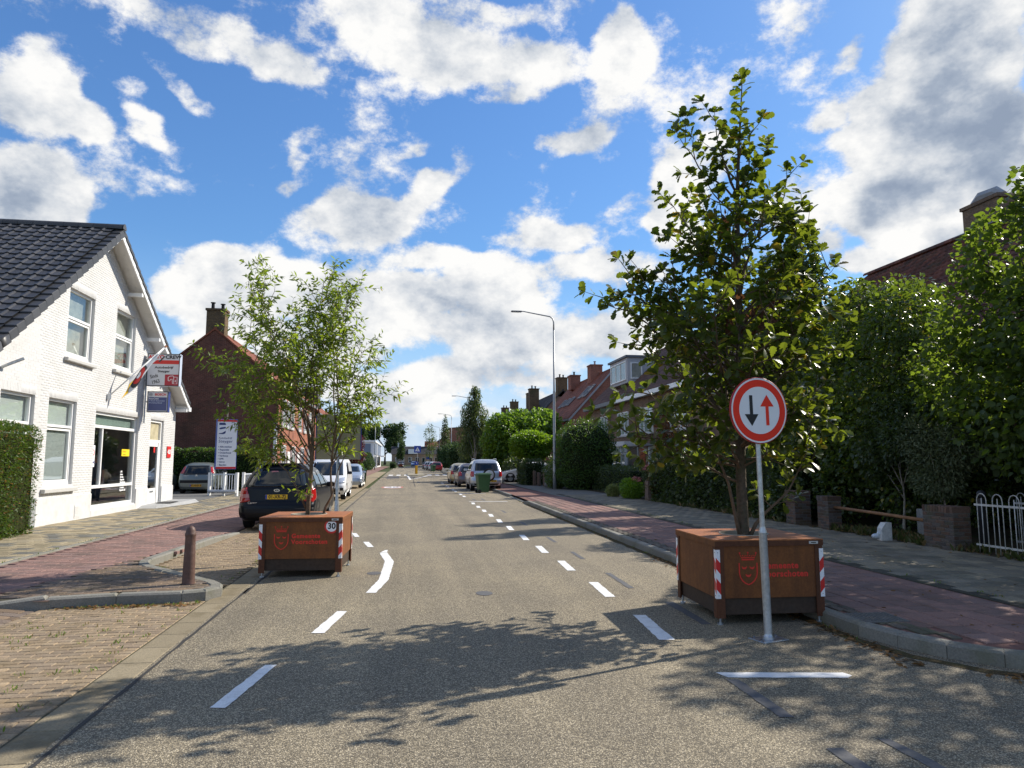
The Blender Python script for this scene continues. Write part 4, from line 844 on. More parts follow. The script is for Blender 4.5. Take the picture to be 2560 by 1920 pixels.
def weeping_birch():
    t = thing('weeping_birch', 'tall weeping birch hanging over the right side of the street', 'tree', (7.6, 76, .1))
    L = [(0, 0, 8.0, .9, .9, 1.6), (-.5, 0, 6.6, 1.1, 1.2, 1.6), (.5, .2, 6.2, 1.2, 1.2, 1.8), (-.9, 0, 4.6, 1.1, 1.2, 1.8), (.7, 0, 4.2, 1.2, 1.2, 1.8), (-1.1, 0, 3.0, .9, 1.0, 1.3), (0, 0, 9.2, .5, .5, .8)]
    limbs(t, BARKLIGHT, (0, 0, 0), L, .15, trunk_top=(0, 0, 8.6)); P, D = lump_points(L, 11000, .8); P = P[gnoise(P * np.array([1, 1, .35]), 3.0, 5) > -.35]
    N = len(P); d = RNG.normal(size=(N, 3)) * .35; d[:, 2] -= 1.0; leaves('leaf', t, L_BIRCH, 'narrow', P, d, RNG.uniform(.16, .34, N), RNG.uniform(-1, 1, N), bunch='crown')
weeping_birch()
for i, (x, y, s, h, lab, m) in enumerate([(9.0, 88, 1.0, 5.2, 'dark round tree just beyond the weeping birch', L_DARK), (8.2, 102, .9, 4.4, 'low dark tree behind the row of far parked cars', L_FAR), (8.6, 124, 1.1, 5.0, 'dim green tree beside the far lamp post', L_FAR), (10, 66, 1.2, 4.6, 'dark tree between the weeping birch and the bright tree', L_DARK), (9.4, 150, 1.2, 5.5, 'bushy tree farthest along the right pavement', L_FAR)]):
    tree('street_tree', lab, 'tree', (x, y, .1), [(0, 0, h * .38, 2.2 * s, 2.4 * s, h * .36), (-.5, 0, h * .62, 1.7 * s, 1.9 * s, h * .3), (.6, .5, h * .78, 1.2 * s, 1.3 * s, h * .22)], m, 'broad', 5500, .24, r0=.13, gap=.15)
tree('conifer', 'thin dark spire shaped conifer far down the street', 'tree', (8.6, 150, .1), [(0, 0, 2.5, 1.5, 1.5, 2.2), (0, 0, 5, 1.2, 1.2, 2.2), (0, 0, 7.5, .9, .9, 1.8), (0, 0, 9.4, .5, .5, 1.4), (0, 0, 10.6, .22, .22, .9)], L_DARK, 'narrow', 3500, .4, r0=.14, gap=.2)
tree('slender_far_tree', 'thin feathery young tree in the distance left of the conifer', 'tree', (5.9, 165, .1), [(0, 0, 3.8, 1.2, 1.2, 1.6), (.3, 0, 5.5, 1.6, 1.6, 1.6), (0, 0, 7.6, 1.4, 1.4, 1.7), (0, 0, 9.2, .6, .6, 1.2)], L_BIRCH, 'narrow', 1300, .4, r0=.09, gap=.35)
# far crowns closing the street
for (x, y, w, h, lab) in [(-8.0, 300, 13, 20, 'large dark tree at the end of the street, widest of the two'), (-21, 260, 10, 17, 'dark tree behind the white shop at the far left'), (-33, 250, 10, 17, 'dark tree at the far left behind the terrace roofs')]:
    L = []
    for k in range(7):
        a = random.uniform(0, 6.28); r = random.uniform(.2, .62) * w; zz = random.uniform(.38, .82) * h
        L.append((r * math.cos(a), r * math.sin(a) * .6, zz, w * .30, w * .30, h * .17))
    tree('broad_tree', lab, 'tree', (x, y, 0), L, L_FAR, 'broad', 9000, .75, r0=.5, gap=.18, gsc=.5)
# left side planting
hedge('yew_hedge', 'tall clipped yew hedge in front of the white house at the left edge', (-8.50, 14.2, .1), (1.1, 5.4, 2.34), L_YEW, 'narrow', 46000, .062, core=(.03, .035, .012), rough=.07)
hedge('box_hedge', 'clipped green hedge behind the small silver car', (-11.5, 39.2, .15), (8.6, 1.3, 2.15), L_BOX, 'other', 16000, .10)
hedge('low_box_hedge', 'lower clipped hedge behind the white railings', (-7.9, 39.3, .15), (2.1, 1.1, 1.35), L_BOX, 'other', 4500, .10)
tree('purple_plum', 'purple leaved tree at the front of the terraced houses', 'tree', (-4.1, 52, .05), [(0, 0, 2.5, 1.2, 1.3, 1.1), (-.3, 0, 3.4, .9, 1.0, .8), (.4, .2, 2.0, .9, .9, .8), (.3, 0, 3.0, .9, .9, .7)], L_PLUM, 'other', 6500, .14, r0=.08, gap=.2)
tree('roadside_bush', 'sprawling green shrub around the wheelie bin on the left', 'bush', (-3.55, 52, .02), [(0, 0, .5, .5, 1.2, .5), (-.1, 3, .55, .5, 1.5, .55), (.0, 1.5, 1.0, .5, .9, .5), (-.3, 6.5, .9, .6, 1.5, .8)], L_BRIGHT, 'broad', 5000, .14, trunk=False, gap=.2)
tree('climbing_shrub', 'dark shrub against the far shop front', 'shrub', (-6.2, 120, .05), [(0, 0, 1.5, 1.1, 3, 1.6), (.2, 6, 1.2, .9, 2, 1.2)], L_FAR, 'broad', 3000, .22, trunk=False, gap=.15)
hedge('kerbside_hedge', 'small square hedge before the far rusty planter', (-2.4, 158, 0), (1.0, 3.0, 1.15), L_FAR, 'broad', 900, .2)
# weeds, grass and fallen leaves
def tufts(name, spots, m, hgt, n, label=None):
    P = []; D = []; S = []
    for (x, y, z, r, k) in spots:
        for q in range(k):
            P.append((x + RNG.normal() * r, y + RNG.normal() * r, z)); d = RNG.normal(size=3) * .45; d[2] = 1; D.append(d); S.append(RNG.uniform(.4, 1.2) * hgt)
    P, D, S = np.array(P), np.array(D), np.array(S); o = leaves('blade', None, m, 'narrow', P, D, S, RNG.uniform(-2, 2, len(P)), bunch=name); return kind(o, 'stuff')
sp = []
for k in range(95):
    x = RNG.uniform(-4.0, -2.5); y = RNG.uniform(3.2, 8.9); sp.append((x, y, .0, .025, int(RNG.integers(2, 9))))
for k in range(45): y = RNG.uniform(3.2, 20); sp.append((-2.43 + RNG.normal() * .02, y, 0, .03, int(RNG.integers(2, 9))))
for k in range(30): x = RNG.uniform(-3.9, -2.3); sp.append((x, 9.0 - RNG.uniform(0, .08), 0, .02, int(RNG.integers(2, 8))))
for k in range(40): y = RNG.uniform(10, 26); sp.append((-6.13, y, .12, .04, int(RNG.integers(2, 8))))
for k in range(40): y = RNG.uniform(10.6, 25); sp.append((RNG.uniform(-3.6, -2.5), y, 0, .03, int(RNG.integers(2, 7))))
sp += [(-2.42, 9.05, 0, .03, 22), (-4.0, 9.0, .0, .03, 8), (-3.75, 12.0, 0, .05, 20), (-3.7, 13.6, 0, .04, 12)]
for k in range(40): y = RNG.uniform(5.5, 30); sp.append((xk(y) - .04, y, 0, .03, int(RNG.integers(2, 8))))
for k in range(60): y = RNG.uniform(5.5, 30); sp.append((xk(y) + 2.52, y, .115, .03, int(RNG.integers(2, 7))))
tufts('grass_weeds', sp, GRASSM, .038, 0)
sp = [(RNG.uniform(9.72, 10.5), RNG.uniform(11.9, 15.0), .11, .06, 26) for k in range(55)] + [(RNG.uniform(9.62, 10.1), RNG.uniform(7.5, 11.2), .11, .06, 12) for k in range(40)] + [(RNG.uniform(9.6, 9.8), RNG.uniform(17, 27), .11, .06, 10) for k in range(40)]
tufts('verge_grass', sp, leaf_mat('verge_blade', (.045, .06, .018), (.09, .095, .03), (.2, .25, .05), .3, odd=(.2, .14, .06), oddp=.3), .16, 0)
def litter(n, fx):
    P = np.array([fx() for _ in range(n)]); d = rdir(n); d[:, 2] *= .25; o = leaves('dry_leaf', None, LITTER, 'oak', P, d, RNG.uniform(.025, .07, n), RNG.uniform(-.5, .5, n), bunch='leaf_litter'); kind(o, 'stuff')
def lit1():
    k = RNG.uniform()
    if k < .45: y = RNG.uniform(5.4, 12); return (xk(y) - abs(RNG.normal()) * .10 - .02, y, .012)
    if k < .62: x = RNG.uniform(4.6, 7.2); return (x, 5.25 - (x - 4.6) * .2 - abs(RNG.normal()) * .12 - .12, .02)
    if k < .76: y = RNG.uniform(4.5, 16); return (9.68 + abs(RNG.normal()) * .25 - .1, y + 6, .135)
    if k < .85: x = RNG.uniform(-4, -2.4); return (x, 8.97 - abs(RNG.normal()) * .05, .014)
    if k < .92: y = RNG.uniform(15, 30); return (xk(y) - abs(RNG.normal()) * .1 - .03, y, .012)
    return (RNG.uniform(4.8, 9.5), RNG.uniform(5.2, 15), .13)
litter(1300, lit1)

# ------------------------------------------------------------------ houses
def brick_mat(name, c1, c2, mortar, sx=.22, sy=.066, dirt=None, rot=None, bump=.5, moss=None):
    """brick courses for walls too far away to pick the bricks apart; coordinates: local x (or y) along the wall, z up"""
    m = bpy.data.materials.new(name); m.use_nodes = True; t = NT(m.node_tree); MATS[name] = m
    P = t.n('ShaderNodeNewGeometry').outputs['Position']; N = t.n('ShaderNodeNewGeometry').outputs['Normal']
    s = t.n('ShaderNodeSeparateXYZ', {0: P}).outputs; ns = t.n('ShaderNodeSeparateXYZ', {0: N}).outputs
    u = t.mix(t.m('GREATER_THAN', t.m('ABSOLUTE', ns[0]), .7), t.n('ShaderNodeCombineXYZ', {0: s[0], 1: s[2]}).outputs[0], t.n('ShaderNodeCombineXYZ', {0: s[1], 1: s[2]}).outputs[0])
    b = t.n('ShaderNodeTexBrick', {'Vector': u, 'Color1': c1 + (1,), 'Color2': c2 + (1,), 'Mortar': mortar + (1,), 'Scale': 1.0, 'Mortar Size': .006, 'Mortar Smooth': .3, 'Bias': -.1, 'Brick Width': sx, 'Row Height': sy})
    c = b.outputs['Color']
    g = t.noise(P, 1.1, 5, .65).outputs[0]; c = t.mix(1., c, t.ramp(g, [(.3, (.72, .72, .74)), (.7, (1.25, 1.22, 1.18))]), 'MULTIPLY')
    g2 = t.noise(P, 14, 2, .6).outputs[0]; c = t.mix(1., c, t.ramp(g2, [(.25, (.7, .7, .7)), (.75, (1.3, 1.3, 1.3))]), 'MULTIPLY')
    if dirt: c = t.mix(t.m('MULTIPLY', t.mr(t.noise(P, .8, 4).outputs[0], .5, .7), dirt[1]), c, dirt[0])
    p = t.n('ShaderNodeBsdfPrincipled', {'Base Color': c, 'Roughness': .88, 'Specular IOR Level': .2})
    bp = t.n('ShaderNodeBump', {'Strength': bump, 'Distance': .01, 'Height': t.m('SUBTRACT', 1., b.outputs['Fac'])}); t.set(p.inputs['Normal'], bp.outputs[0])
    t.n('ShaderNodeOutputMaterial', {0: p.outputs[0]}); return m
BRICKRED = brick_mat('dark_red_brick', (.17, .062, .042), (.12, .045, .034), (.18, .14, .11), dirt=((.06, .045, .03), .5))
BRICKORANGE = brick_mat('orange_brick', (.33, .115, .065), (.25, .085, .05), (.30, .25, .2))
BRICKBROWN = brick_mat('brown_brick', (.22, .145, .092), (.16, .105, .072), (.22, .19, .155))
BRICKPINK = brick_mat('pink_brick', (.30, .115, .075), (.24, .09, .06), (.26, .2, .17))
BRICKTAN = brick_mat('tan_brick', (.36, .25, .16), (.30, .20, .13), (.32, .28, .22))
BRICKYELLOW = brick_mat('chimney_brick', (.16, .105, .055), (.11, .075, .045), (.12, .10, .07), dirt=((.06, .06, .03), .6))
PAINTBRICK = mat('painted_brick', (.62, .615, .60), .55, .35, var=.035, grain=(30, .05), dirt=(1.1, (.46, .445, .41), .30), grunge=(.35, (.47, .46, .43), .35), bump=(45, .22), coords='P')
PAINTCORE = mat('painted_joint', (.60, .595, .58), .7, .2, coords='P')
PLINTH = mat('painted_plinth', (.62, .615, .60), .6, .3, grain=(8, .08), dirt=(2.5, (.42, .40, .36), .35), bump=(30, .15), coords='P')
ROOFDARK = mat('glazed_roof_tile', (.060, .058, .057), .42, .45, var=.25, grain=(25, .2), coords='P')
ROOFRED = mat('red_roof_tile', (.155, .060, .042), .75, .25, var=.30, alt=(.10, .048, .038), altp=.4, grain=(14, .3), dirt=(1.4, (.06, .055, .03), .5), coords='P')
BLIND = mat('window_blind', (.70, .71, .70), .8, .2)
CURTAIN = mat('curtain_cloth', (.48, .46, .40), .9, .1, grain=(5, .25), coords='P')
SILLM = mat('painted_sill', (.50, .49, .46), .6, .3, dirt=(8, (.45, .44, .42), .5), bump=(20, .3))
LEAD = mat('lead_flashing', (.30, .31, .33), .5, .4, grain=(10, .2))
ZINC = mat('zinc_gutter', (.20, .21, .215), .55, .5, .3, grain=(6, .25))
def roof_mat(name, c1, c2, tw=.26, th=.33, along='y'):
    """tiled roof seen from too far to pick the tiles apart"""
    m = bpy.data.materials.new(name); m.use_nodes = True; t = NT(m.node_tree); MATS[name] = m
    P = t.n('ShaderNodeNewGeometry').outputs['Position']; s = t.n('ShaderNodeSeparateXYZ', {0: P}).outputs
    a = s[1] if along == 'y' else s[0]; v = t.m('MULTIPLY', s[2], 1.25)
    b = t.n('ShaderNodeTexBrick', {'Vector': t.n('ShaderNodeCombineXYZ', {0: a, 1: v}).outputs[0], 'Color1': c1 + (1,), 'Color2': c2 + (1,), 'Mortar': tuple(x * .35 for x in c1) + (1,), 'Scale': 1., 'Mortar Size': .012, 'Brick Width': tw, 'Row Height': th}, offset=0.)
    g = t.noise(P, .9, 5, .65).outputs[0]; c = t.mix(1., b.outputs[0], t.ramp(g, [(.3, (.65, .65, .66)), (.7, (1.3, 1.27, 1.22))]), 'MULTIPLY')
    w = t.m('SINE', t.m('MULTIPLY', a, 2 * math.pi / tw)); r = t.m('FRACT', t.m('DIVIDE', v, th))
    p = t.n('ShaderNodeBsdfPrincipled', {'Base Color': c, 'Roughness': .8, 'Specular IOR Level': .25})
    bp = t.n('ShaderNodeBump', {'Strength': .9, 'Distance': .04, 'Height': t.m('ADD', t.m('MULTIPLY', w, .4), t.m('MULTIPLY', r, -.5))}); t.set(p.inputs['Normal'], bp.outputs[0])
    t.n('ShaderNodeOutputMaterial', {0: p.outputs[0]}); return m
ROOFFAR = roof_mat('red_tiled_roof', (.26, .085, .048), (.18, .064, .04))
ROOFFARD = roof_mat('brown_tiled_roof', (.14, .068, .048), (.10, .055, .042))
ROOFGREY = roof_mat('dark_tiled_roof', (.05, .05, .055), (.04, .04, .045))
def window_unit(parent, M, w, h, name='window', trans=None, lower=None, fr=.065, deep=.10, back=None, backz=.16, mull=(), sash=True, glass=None, sill=None, frame_m=None, low_inset=.055):
    """window in the opening (0..w, 0..h) of the wall plane M (u right, v up, w out). trans: heights of transoms; mull: positions of mullions"""
    fm = frame_m or FRAME; b = MB(); d = .07
    def bx(u0, u1, v0, v1, z0, z1): 
        b.box(((u0 + u1) / 2, (v0 + v1) / 2, (z0 + z1) / 2), (u1 - u0, v1 - v0, z1 - z0), M=M)
    z0, z1 = -deep - d, -deep + .02
    bx(0, fr, 0, h, z0, z1); bx(w - fr, w, 0, h, z0, z1); bx(fr, w - fr, 0, fr * 1.15, z0, z1 + .02); bx(fr, w - fr, h - fr, h, z0, z1)
    for tv in (trans or ()): bx(fr, w - fr, tv - fr * .5, tv + fr * .5, z0 + .002, z1 + .012)
    for mu, v0, v1 in mull: bx(mu - fr * .4, mu + fr * .4, max(fr, v0), min(h - fr, v1), z0 + .004, z1 - .004)
    if lower:          # an opening sash set in the lower light
        l0, l1, v0, v1 = lower; s = .05
        bx(l0, l0 + s, v0, v1, z0 + .01, z1 - .012); bx(l1 - s, l1, v0, v1, z0 + .01, z1 - .012); bx(l0 + s, l1 - s, v0, v0 + s, z0 + .01, z1 - .012); bx(l0 + s, l1 - s, v1 - s, v1, z0 + .01, z1 - .012)
    f = b.build(name, fm, parent)
    g = MB(); zz = -deep - .03; g.box((w / 2, h / 2, zz), (w - fr * 1.2, h - fr * 1.2, .006), M=M); g.build('pane', glass or GLASS, f)
    if back is not None:
        c = MB(); c.add([M @ Vector(p) for p in ((fr * .5, fr * .5, -deep - backz), (w - fr * .5, fr * .5, -deep - backz), (w - fr * .5, h - fr * .5, -deep - backz), (fr * .5, h - fr * .5, -deep - backz))], [[0, 1, 2, 3]]); c.build('curtain', back, f)
    if sill:
        s = MB(); s.box((w / 2, sill[0], -.02), (w + sill[1], sill[2], .26), M=M, bev=.012); s.build('sill', SILLM, f)
    return f
# --------------------------------------------------------- the white house
WX = -8.71
wh = thing('white_house', 'white painted brick house with a black tiled roof and shop window on the left', 'house', (0, 0, 0))
MW = frame_M((WX, 0, 0), (0, 1, 0), (0, 0, 1))      # u = world Y, v = world Z, out = +X
AY, AZ, EY0, EZ0, EY1, EZ1 = 21.35, 8.28, 15.0, 3.55, 28.42, 3.75
WIN = {'u1': (19.42, 20.92, 4.42, 6.24), 'u2': (22.45, 23.98, 4.50, 6.33), 'g4': (16.62, 18.06, 1.08, 3.26), 'g3': (18.72, 20.22, 1.08, 3.27), 'shop': (21.42, 24.70, .33, 3.12), 'door': (25.80, 27.15, .16, 3.14)}
out = [(15.0, -.1), (28.42, -.1), (28.42, EZ1), (AY, AZ), (15.0, EZ0)]
holes = [[(a, c), (b, c), (b, d), (a, d)] for a, b, c, d in WIN.values()]
wall = fill_poly('wall', out, holes, frame_M((WX - .0020, 0, 0), (0, 1, 0), (0, 0, 1)), PAINTCORE, wh, .28)
b = MB(); b.box((WX - 4.2, 28.27, 1.85), (7.86, .28, 3.9)); b.build('side_wall', PLINTH, wh)
b = MB(); b.box((WX - 4.2, 15.12, 1.75), (7.86, .24, 3.7)); b.build('side_wall', PLINTH, wh)
def inside_wall(u, v): return in_poly((u, v), out)
bricks = []
row = 0; v = .80
while v < AZ:
    off = (row % 2) * .11
    u = 15.0 - off
    while u < 28.42:
        a, e = max(u, 15.02), min(u + .21, 28.42)
        for (x0, x1, y0, y1) in WIN.values():
            if y0 - .02 < v < y1 + .02:
                if a < x1 and e > x0:
                    if x0 - a > e - x1: e = x0
                    else: a = x1
        # soldier course over openings is added below
        if e - a > .05 and inside_wall((a + e) / 2, v + .05) and inside_wall(a + .01, v + .03) and inside_wall(e - .01, v + .03):
            bricks.append(((WX + random.uniform(-.0008, .0014), (a + e) / 2, v), np.array(Matrix(((0, 0, 1), (1, 0, 0), (0, 1, 0)))) @ axes(random.uniform(-.004, .004)), (round(e - a - .004, 3), .0612, .03)))
        u += .22
    v += .0655; row += 1
bricks = [q for q in bricks if not any(x0 - .05 < q[0][1] < x1 + .05 and y1 < q[0][2] < y1 + .21 for (x0, x1, y0, y1) in WIN.values())]
for (x0, x1, y0, y1) in WIN.values():
    n = int((x1 - x0 + .08) / .0655)
    for k in range(n): bricks.append(((WX + random.uniform(-.001, .002), x0 - .04 + (k + .5) * (x1 - x0 + .08) / n, y1 + .108), np.array(Matrix(((0, 0, 1), (1, 0, 0), (0, 1, 0)))), (.056, .195, .03)))
pieces(wall, 'brick', PAINTBRICK, bricks, chamfer=.0022, rest='brickwork')
for y0, y1 in ((15.0, 21.40), (24.72, 25.78), (27.17, 28.44)): b = MB(); b.box((WX + .004, (y0 + y1) / 2, .36), (.05, y1 - y0, .84), bev=.008); b.build('plinth', PLINTH, wh)
b = MB(); b.box((WX + .004, 23.06, .12), (.05, 3.30, .36), bev=.008); b.build('plinth', PLINTH, wh)
def wu(k, **kw):
    a, e, c, d = WIN[k]; return window_unit(wh, MW @ Matrix.Translation((a, c, 0)), e - a, d - c, **kw)
wu('u1', trans=(1.05,), lower=(.08, 1.42, .08, 1.0), back=CURTAIN, sill=(-.10, .22, .09))
wu('u2', trans=(1.05,), lower=(.08, 1.45, .08, 1.0), back=CURTAIN, sill=(-.10, .22, .09))
g3 = wu('g3', trans=(1.50,), lower=(.08, 1.42, .08, 1.44), back=BLIND, backz=.10, sill=(-.13, .24, .10))
wu('g4', trans=(1.50,), lower=(.08, 1.36, .08, 1.44), back=BLIND, backz=.10, sill=(-.13, .24, .10))
b = MB()
for k in range(42): b.box((.76, .16 + k * .030, -.175), (1.30, .022, .012), M=MW @ Matrix.Translation((18.72, 1.08, 0)))
b.build('blind', BLIND, g3)
shop = wu('shop', trans=(.62, 2.36), mull=((.75, .62, 2.36),), fr=.085)
b = MB(); b.box((0, 0, 0), (2.9, .30, .004), M=MW @ Matrix.Translation((23.06, 2.92, -.19))); b.build('frosted_light', mat('frosted_panel', (.42, .50, .44), .5, .4, grain=(3, .2)), shop)
b = MB(); b.box((0, 0, 0), (2.9, .30, .004), M=MW @ Matrix.Translation((23.06, 2.80, -.20))); b.build('frosted_panel', MATS['frosted_panel'], shop)
MS = MW @ Matrix.Translation((21.42, .33, -.115))
b = MB(); b.box((.24, 1.50, 0), (.26, .62, .004), M=MS); st = b.build('window_sticker', SIGNWHITE, shop)
b = MB(); b.prism(arc(.24, 1.60, .10, 0, 360, 20)[:-1], MS @ Matrix.Translation((0, 0, .003)), .002); b.build('sticker_ring', RED, st)
b = MB(); b.prism(arc(.24, 1.60, .06, 0, 360, 20)[:-1], MS @ Matrix.Translation((0, 0, .006)), .002); b.build('sticker_eye', SIGNWHITE, st)
text('BOVAG', .085, MS @ Matrix.Translation((.24, 1.32, .004)), NAVY, st, 'sticker_lettering', bold=.004)
b = MB(); b.box((2.62, 1.62, 0), (.62, .22, .004), M=MS); ys = b.build('yellow_sticker', mat('sticker_yellow', (.82, .62, .02), .4), shop)
text('Finance', .085, MS @ Matrix.Translation((2.52, 1.66, .004)), RED, ys, 'sticker_lettering'); text('onderdeel', .055, MS @ Matrix.Translation((2.52, 1.56, .004)), BLACK, ys, 'sticker_lettering')
for k, s in enumerate(('APK', 'Airco', 'Banden', 'Reparatie', 'Onderhoud', 'Auto verkoop', 'Occasions', 'Reparatie alle')):
    text(s, .085, MS @ Matrix.Translation((2.30, 1.02 - k * .082, .003)), SIGNWHITE, shop, 'window_lettering', align='LEFT', bold=.003)
# door
a, e, c, d = WIN['door']; MD = MW @ Matrix.Translation((a, c, 0)); W_, H_ = e - a, d - c
b = MB()
for q in (((.05, H_ / 2), (.10, H_)), ((W_ - .05, H_ / 2), (.10, H_)), ((W_ / 2, H_ - .045), (W_ - .2, .09)), ((W_ / 2, 2.22), (W_ - .2, .10))): b.box((q[0][0], q[0][1], -.12), (q[1][0], q[1][1], .10), M=MD)
dfr = b.build('door_frame', FRAME, wh)
b = MB(); b.box((W_ / 2, 2.58, -.14), (W_ - .2, .62, .006), M=MD); b.build('fanlight', mat('amber_glass', (.52, .46, .30), .25, .5, grain=(4, .3)), dfr)
b = MB(); b.box((.165, 1.1, -.10), (.13, 2.14, .05), M=MD); b.box((W_ - .19, 1.1, -.10), (.18, 2.14, .05), M=MD); b.box((W_ / 2, .30, -.10), (W_ - .46, .54, .05), M=MD); b.box((W_ / 2, 2.10, -.10), (W_ - .46, .13, .05), M=MD)
dr = b.build('door', FRAME, wh)
b = MB(); b.box((W_ / 2, 1.30, -.11), (W_ - .46, 1.50, .008), M=MD); b.build('door_pane', GLASS, dr)
b = MB(); b.box((W_ / 2 - .05, .46, -.07), (.34, .06, .02), M=MD); b.build('letter_slot', STEEL, dr)
b = MB(); b.tube([MD @ Vector((.20, 1.0, -.06)), MD @ Vector((.20, 1.0, -.02)), MD @ Vector((.32, 1.0, -.02))], .011, 6); b.build('handle', STEEL, dr)
b = MB(); b.box((W_ / 2 + .12, 1.92, -.10), (.14, .2, .004), M=MD); b.build('door_sticker', RED, dr)
# rooms behind the glass
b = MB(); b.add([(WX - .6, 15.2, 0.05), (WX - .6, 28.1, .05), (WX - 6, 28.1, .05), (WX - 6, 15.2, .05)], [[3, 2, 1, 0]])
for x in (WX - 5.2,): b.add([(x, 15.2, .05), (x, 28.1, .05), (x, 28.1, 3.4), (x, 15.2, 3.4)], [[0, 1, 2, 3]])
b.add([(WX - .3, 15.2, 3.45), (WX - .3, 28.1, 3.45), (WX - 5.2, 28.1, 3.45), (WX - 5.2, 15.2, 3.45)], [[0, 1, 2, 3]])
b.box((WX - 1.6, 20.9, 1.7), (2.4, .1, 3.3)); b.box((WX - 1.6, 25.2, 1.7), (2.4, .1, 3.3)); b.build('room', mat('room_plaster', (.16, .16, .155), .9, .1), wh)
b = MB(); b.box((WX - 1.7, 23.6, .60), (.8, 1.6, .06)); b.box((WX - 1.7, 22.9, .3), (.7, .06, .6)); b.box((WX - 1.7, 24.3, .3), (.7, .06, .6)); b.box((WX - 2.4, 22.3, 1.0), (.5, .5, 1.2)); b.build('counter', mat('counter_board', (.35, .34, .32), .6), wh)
# roof
def rtile(su, sv, d, c):
    """interlocking tile: u across, v up the slope, raised roll on one side"""
    x = su / 2; prof = [(-x, .0), (-x + su * .10, .030), (-x + su * .24, .036), (-x + su * .36, .008), (x * .55, .0), (x, .004)]
    V = []
    for v, z in ((-sv / 2, .034), (sv / 2 + .05, 0.)):
        V += [(u, v, h + z) for u, h in prof]
    V += [(u, -sv / 2, -.004) for u, h in prof]
    return np.array(V)
RTF = np.array([[i, i + 1, i + 7, i + 6] for i in range(5)] + [[12 + i, 13 + i, i + 1, i] for i in range(5)])
def tile_slope(parent, eave, ridge, along, length, tw, th, m, limit=300, name='roof_tile', smooth=False):
    """tiles from an eave point up to a ridge point; along = unit vector along the eave"""
    e = Vector(eave); up = Vector(ridge) - e; L = up.length; up.normalize(); al = Vector(along).normalized(); n = al.cross(up)
    if n.z < 0: al2 = -al; n = -n
    A = np.array(Matrix((al, up, al.cross(up))).transposed()); 
    if A[2, 2] < 0: A = np.array(Matrix((-al, up, (-al).cross(up))).transposed())
    nu, nv = int(length / tw), int(round(L / th)); th = L / nv; out = []
    for j in range(nv):
        for i in range(nu):
            c = e + al * ((i + .5) * tw) + up * ((j + .5) * th); nn = Vector(A[:, 2])
            c = c + nn * random.uniform(0, .004); out.append((tuple(c), A, (tw, th, .03)))
    pieces(parent, name, m, out, limit=limit, vfun=rtile, faces=RTF, rest='tile_field', smooth=smooth)
VX = WX + .45                                   # verge line, where the roof ends over the gable
RDZ = .16
Ls = Vector((0, AY - 15.05, (AZ + RDZ) - (EZ0 + RDZ - .1)))
roof = MB()
roof.prism([(15.0 - .25, EZ0 - .12), (AY, AZ + .05), (AY, AZ + .15), (15.0 - .25, EZ0 - .02)], frame_M((VX - .03, 0, 0), (0, 1, 0), (0, 0, 1)), -9)
roof.prism([(AY, AZ + .05), (28.55, EZ1 + .02), (28.55, EZ1 + .12), (AY, AZ + .15)], frame_M((VX - .03, 0, 0), (0, 1, 0), (0, 0, 1)), -9)
roof = roof.build('roof', mat('roof_underside', (.70, .69, .66), .7, .2, dirt=(2, (.4, .39, .36), .3)), wh)
ub = MB()
for q in ([(14.75, EZ0 - .013), (AY, AZ + .157), (AY, AZ + .163), (14.75, EZ0 - .007)], [(AY, AZ + .157), (28.55, EZ1 + .127), (28.55, EZ1 + .133), (AY, AZ + .163)]): ub.prism(q, frame_M((VX - .04, 0, 0), (0, 1, 0), (0, 0, 1)), -8.9)
ub.build('roof_felt', mat('roof_felt', (.03, .03, .03), .9, .1), roof)
tile_slope(roof, (VX - .22, 15.0 - .25, EZ0 + .02), (VX - .22, AY, AZ + .19), (-1, 0, 0), 7.2, .31, .345, ROOFDARK)
tile_slope(roof, (VX - .22, 28.58, EZ1 + .15), (VX - .22, AY, AZ + .19), (-1, 0, 0), 7.2, .31, .345, ROOFDARK, limit=40)
# verge tiles and ridge tiles, one by one
vt = []
for (y0, z0, y1, z1, zo, dp) in ((14.75, EZ0 + .02, AY, AZ + .19, -.015, .20), (28.58, EZ1 + .15, AY, AZ + .19, .03, .12)):
    p, q = Vector((0, y0, z0)), Vector((0, y1, z1)); L = (q - p).length; n = round(L / .345); d = (q - p).normalized()
    for k in range(n):
        c = p + (q - p) * ((k + .5) / n); M = Matrix((Vector((1, 0, 0)), d, Vector((1, 0, 0)).cross(d))).transposed()
        if M[2][2] < 0: M = Matrix((Vector((-1, 0, 0)), d, Vector((-1, 0, 0)).cross(d))).transposed()
        A = np.array(M) @ axes(0, 0, -.10); vt.append(((VX - .10, c.y, c.z + zo), A, (.25, L / n + .02, dp)))
pieces(roof, 'verge_tile', ROOFDARK, vt, chamfer=.015)
rdg = []
for k in range(17):
    rdg.append(((VX - .2 - k * .40, AY, AZ + .33), np.array(Matrix(((1, 0, 0), (0, 1, 0), (0, 0, 1)))) @ axes(0, .03, 0), (.42, .25, .17)))
def ridge_v(su, sv, d, c):
    V = []
    for x in (-su / 2, su / 2): V += [(x, sv / 2 * math.cos(a) * (1.0 if x < 0 else .92), d * math.sin(a) * (1.0 if x < 0 else .92) - d) for a in np.linspace(0, math.pi, 9)]
    V += [(-su / 2, 0, -d), (su / 2, 0, -d)]
    return np.array(V)
RVF = np.array([[i, i + 1, i + 10, i + 9] for i in range(8)] + [[18, i + 1, i, i] for i in range(8)] + [[19, 9 + i, 10 + i, 10 + i] for i in range(8)])
RVF = np.array([[i, i + 1, i + 10, i + 9] for i in range(8)])
pieces(roof, 'ridge_tile', ROOFDARK, [(q[0], q[1] @ axes(math.pi), q[2]) for q in rdg], vfun=ridge_v, faces=RVF)
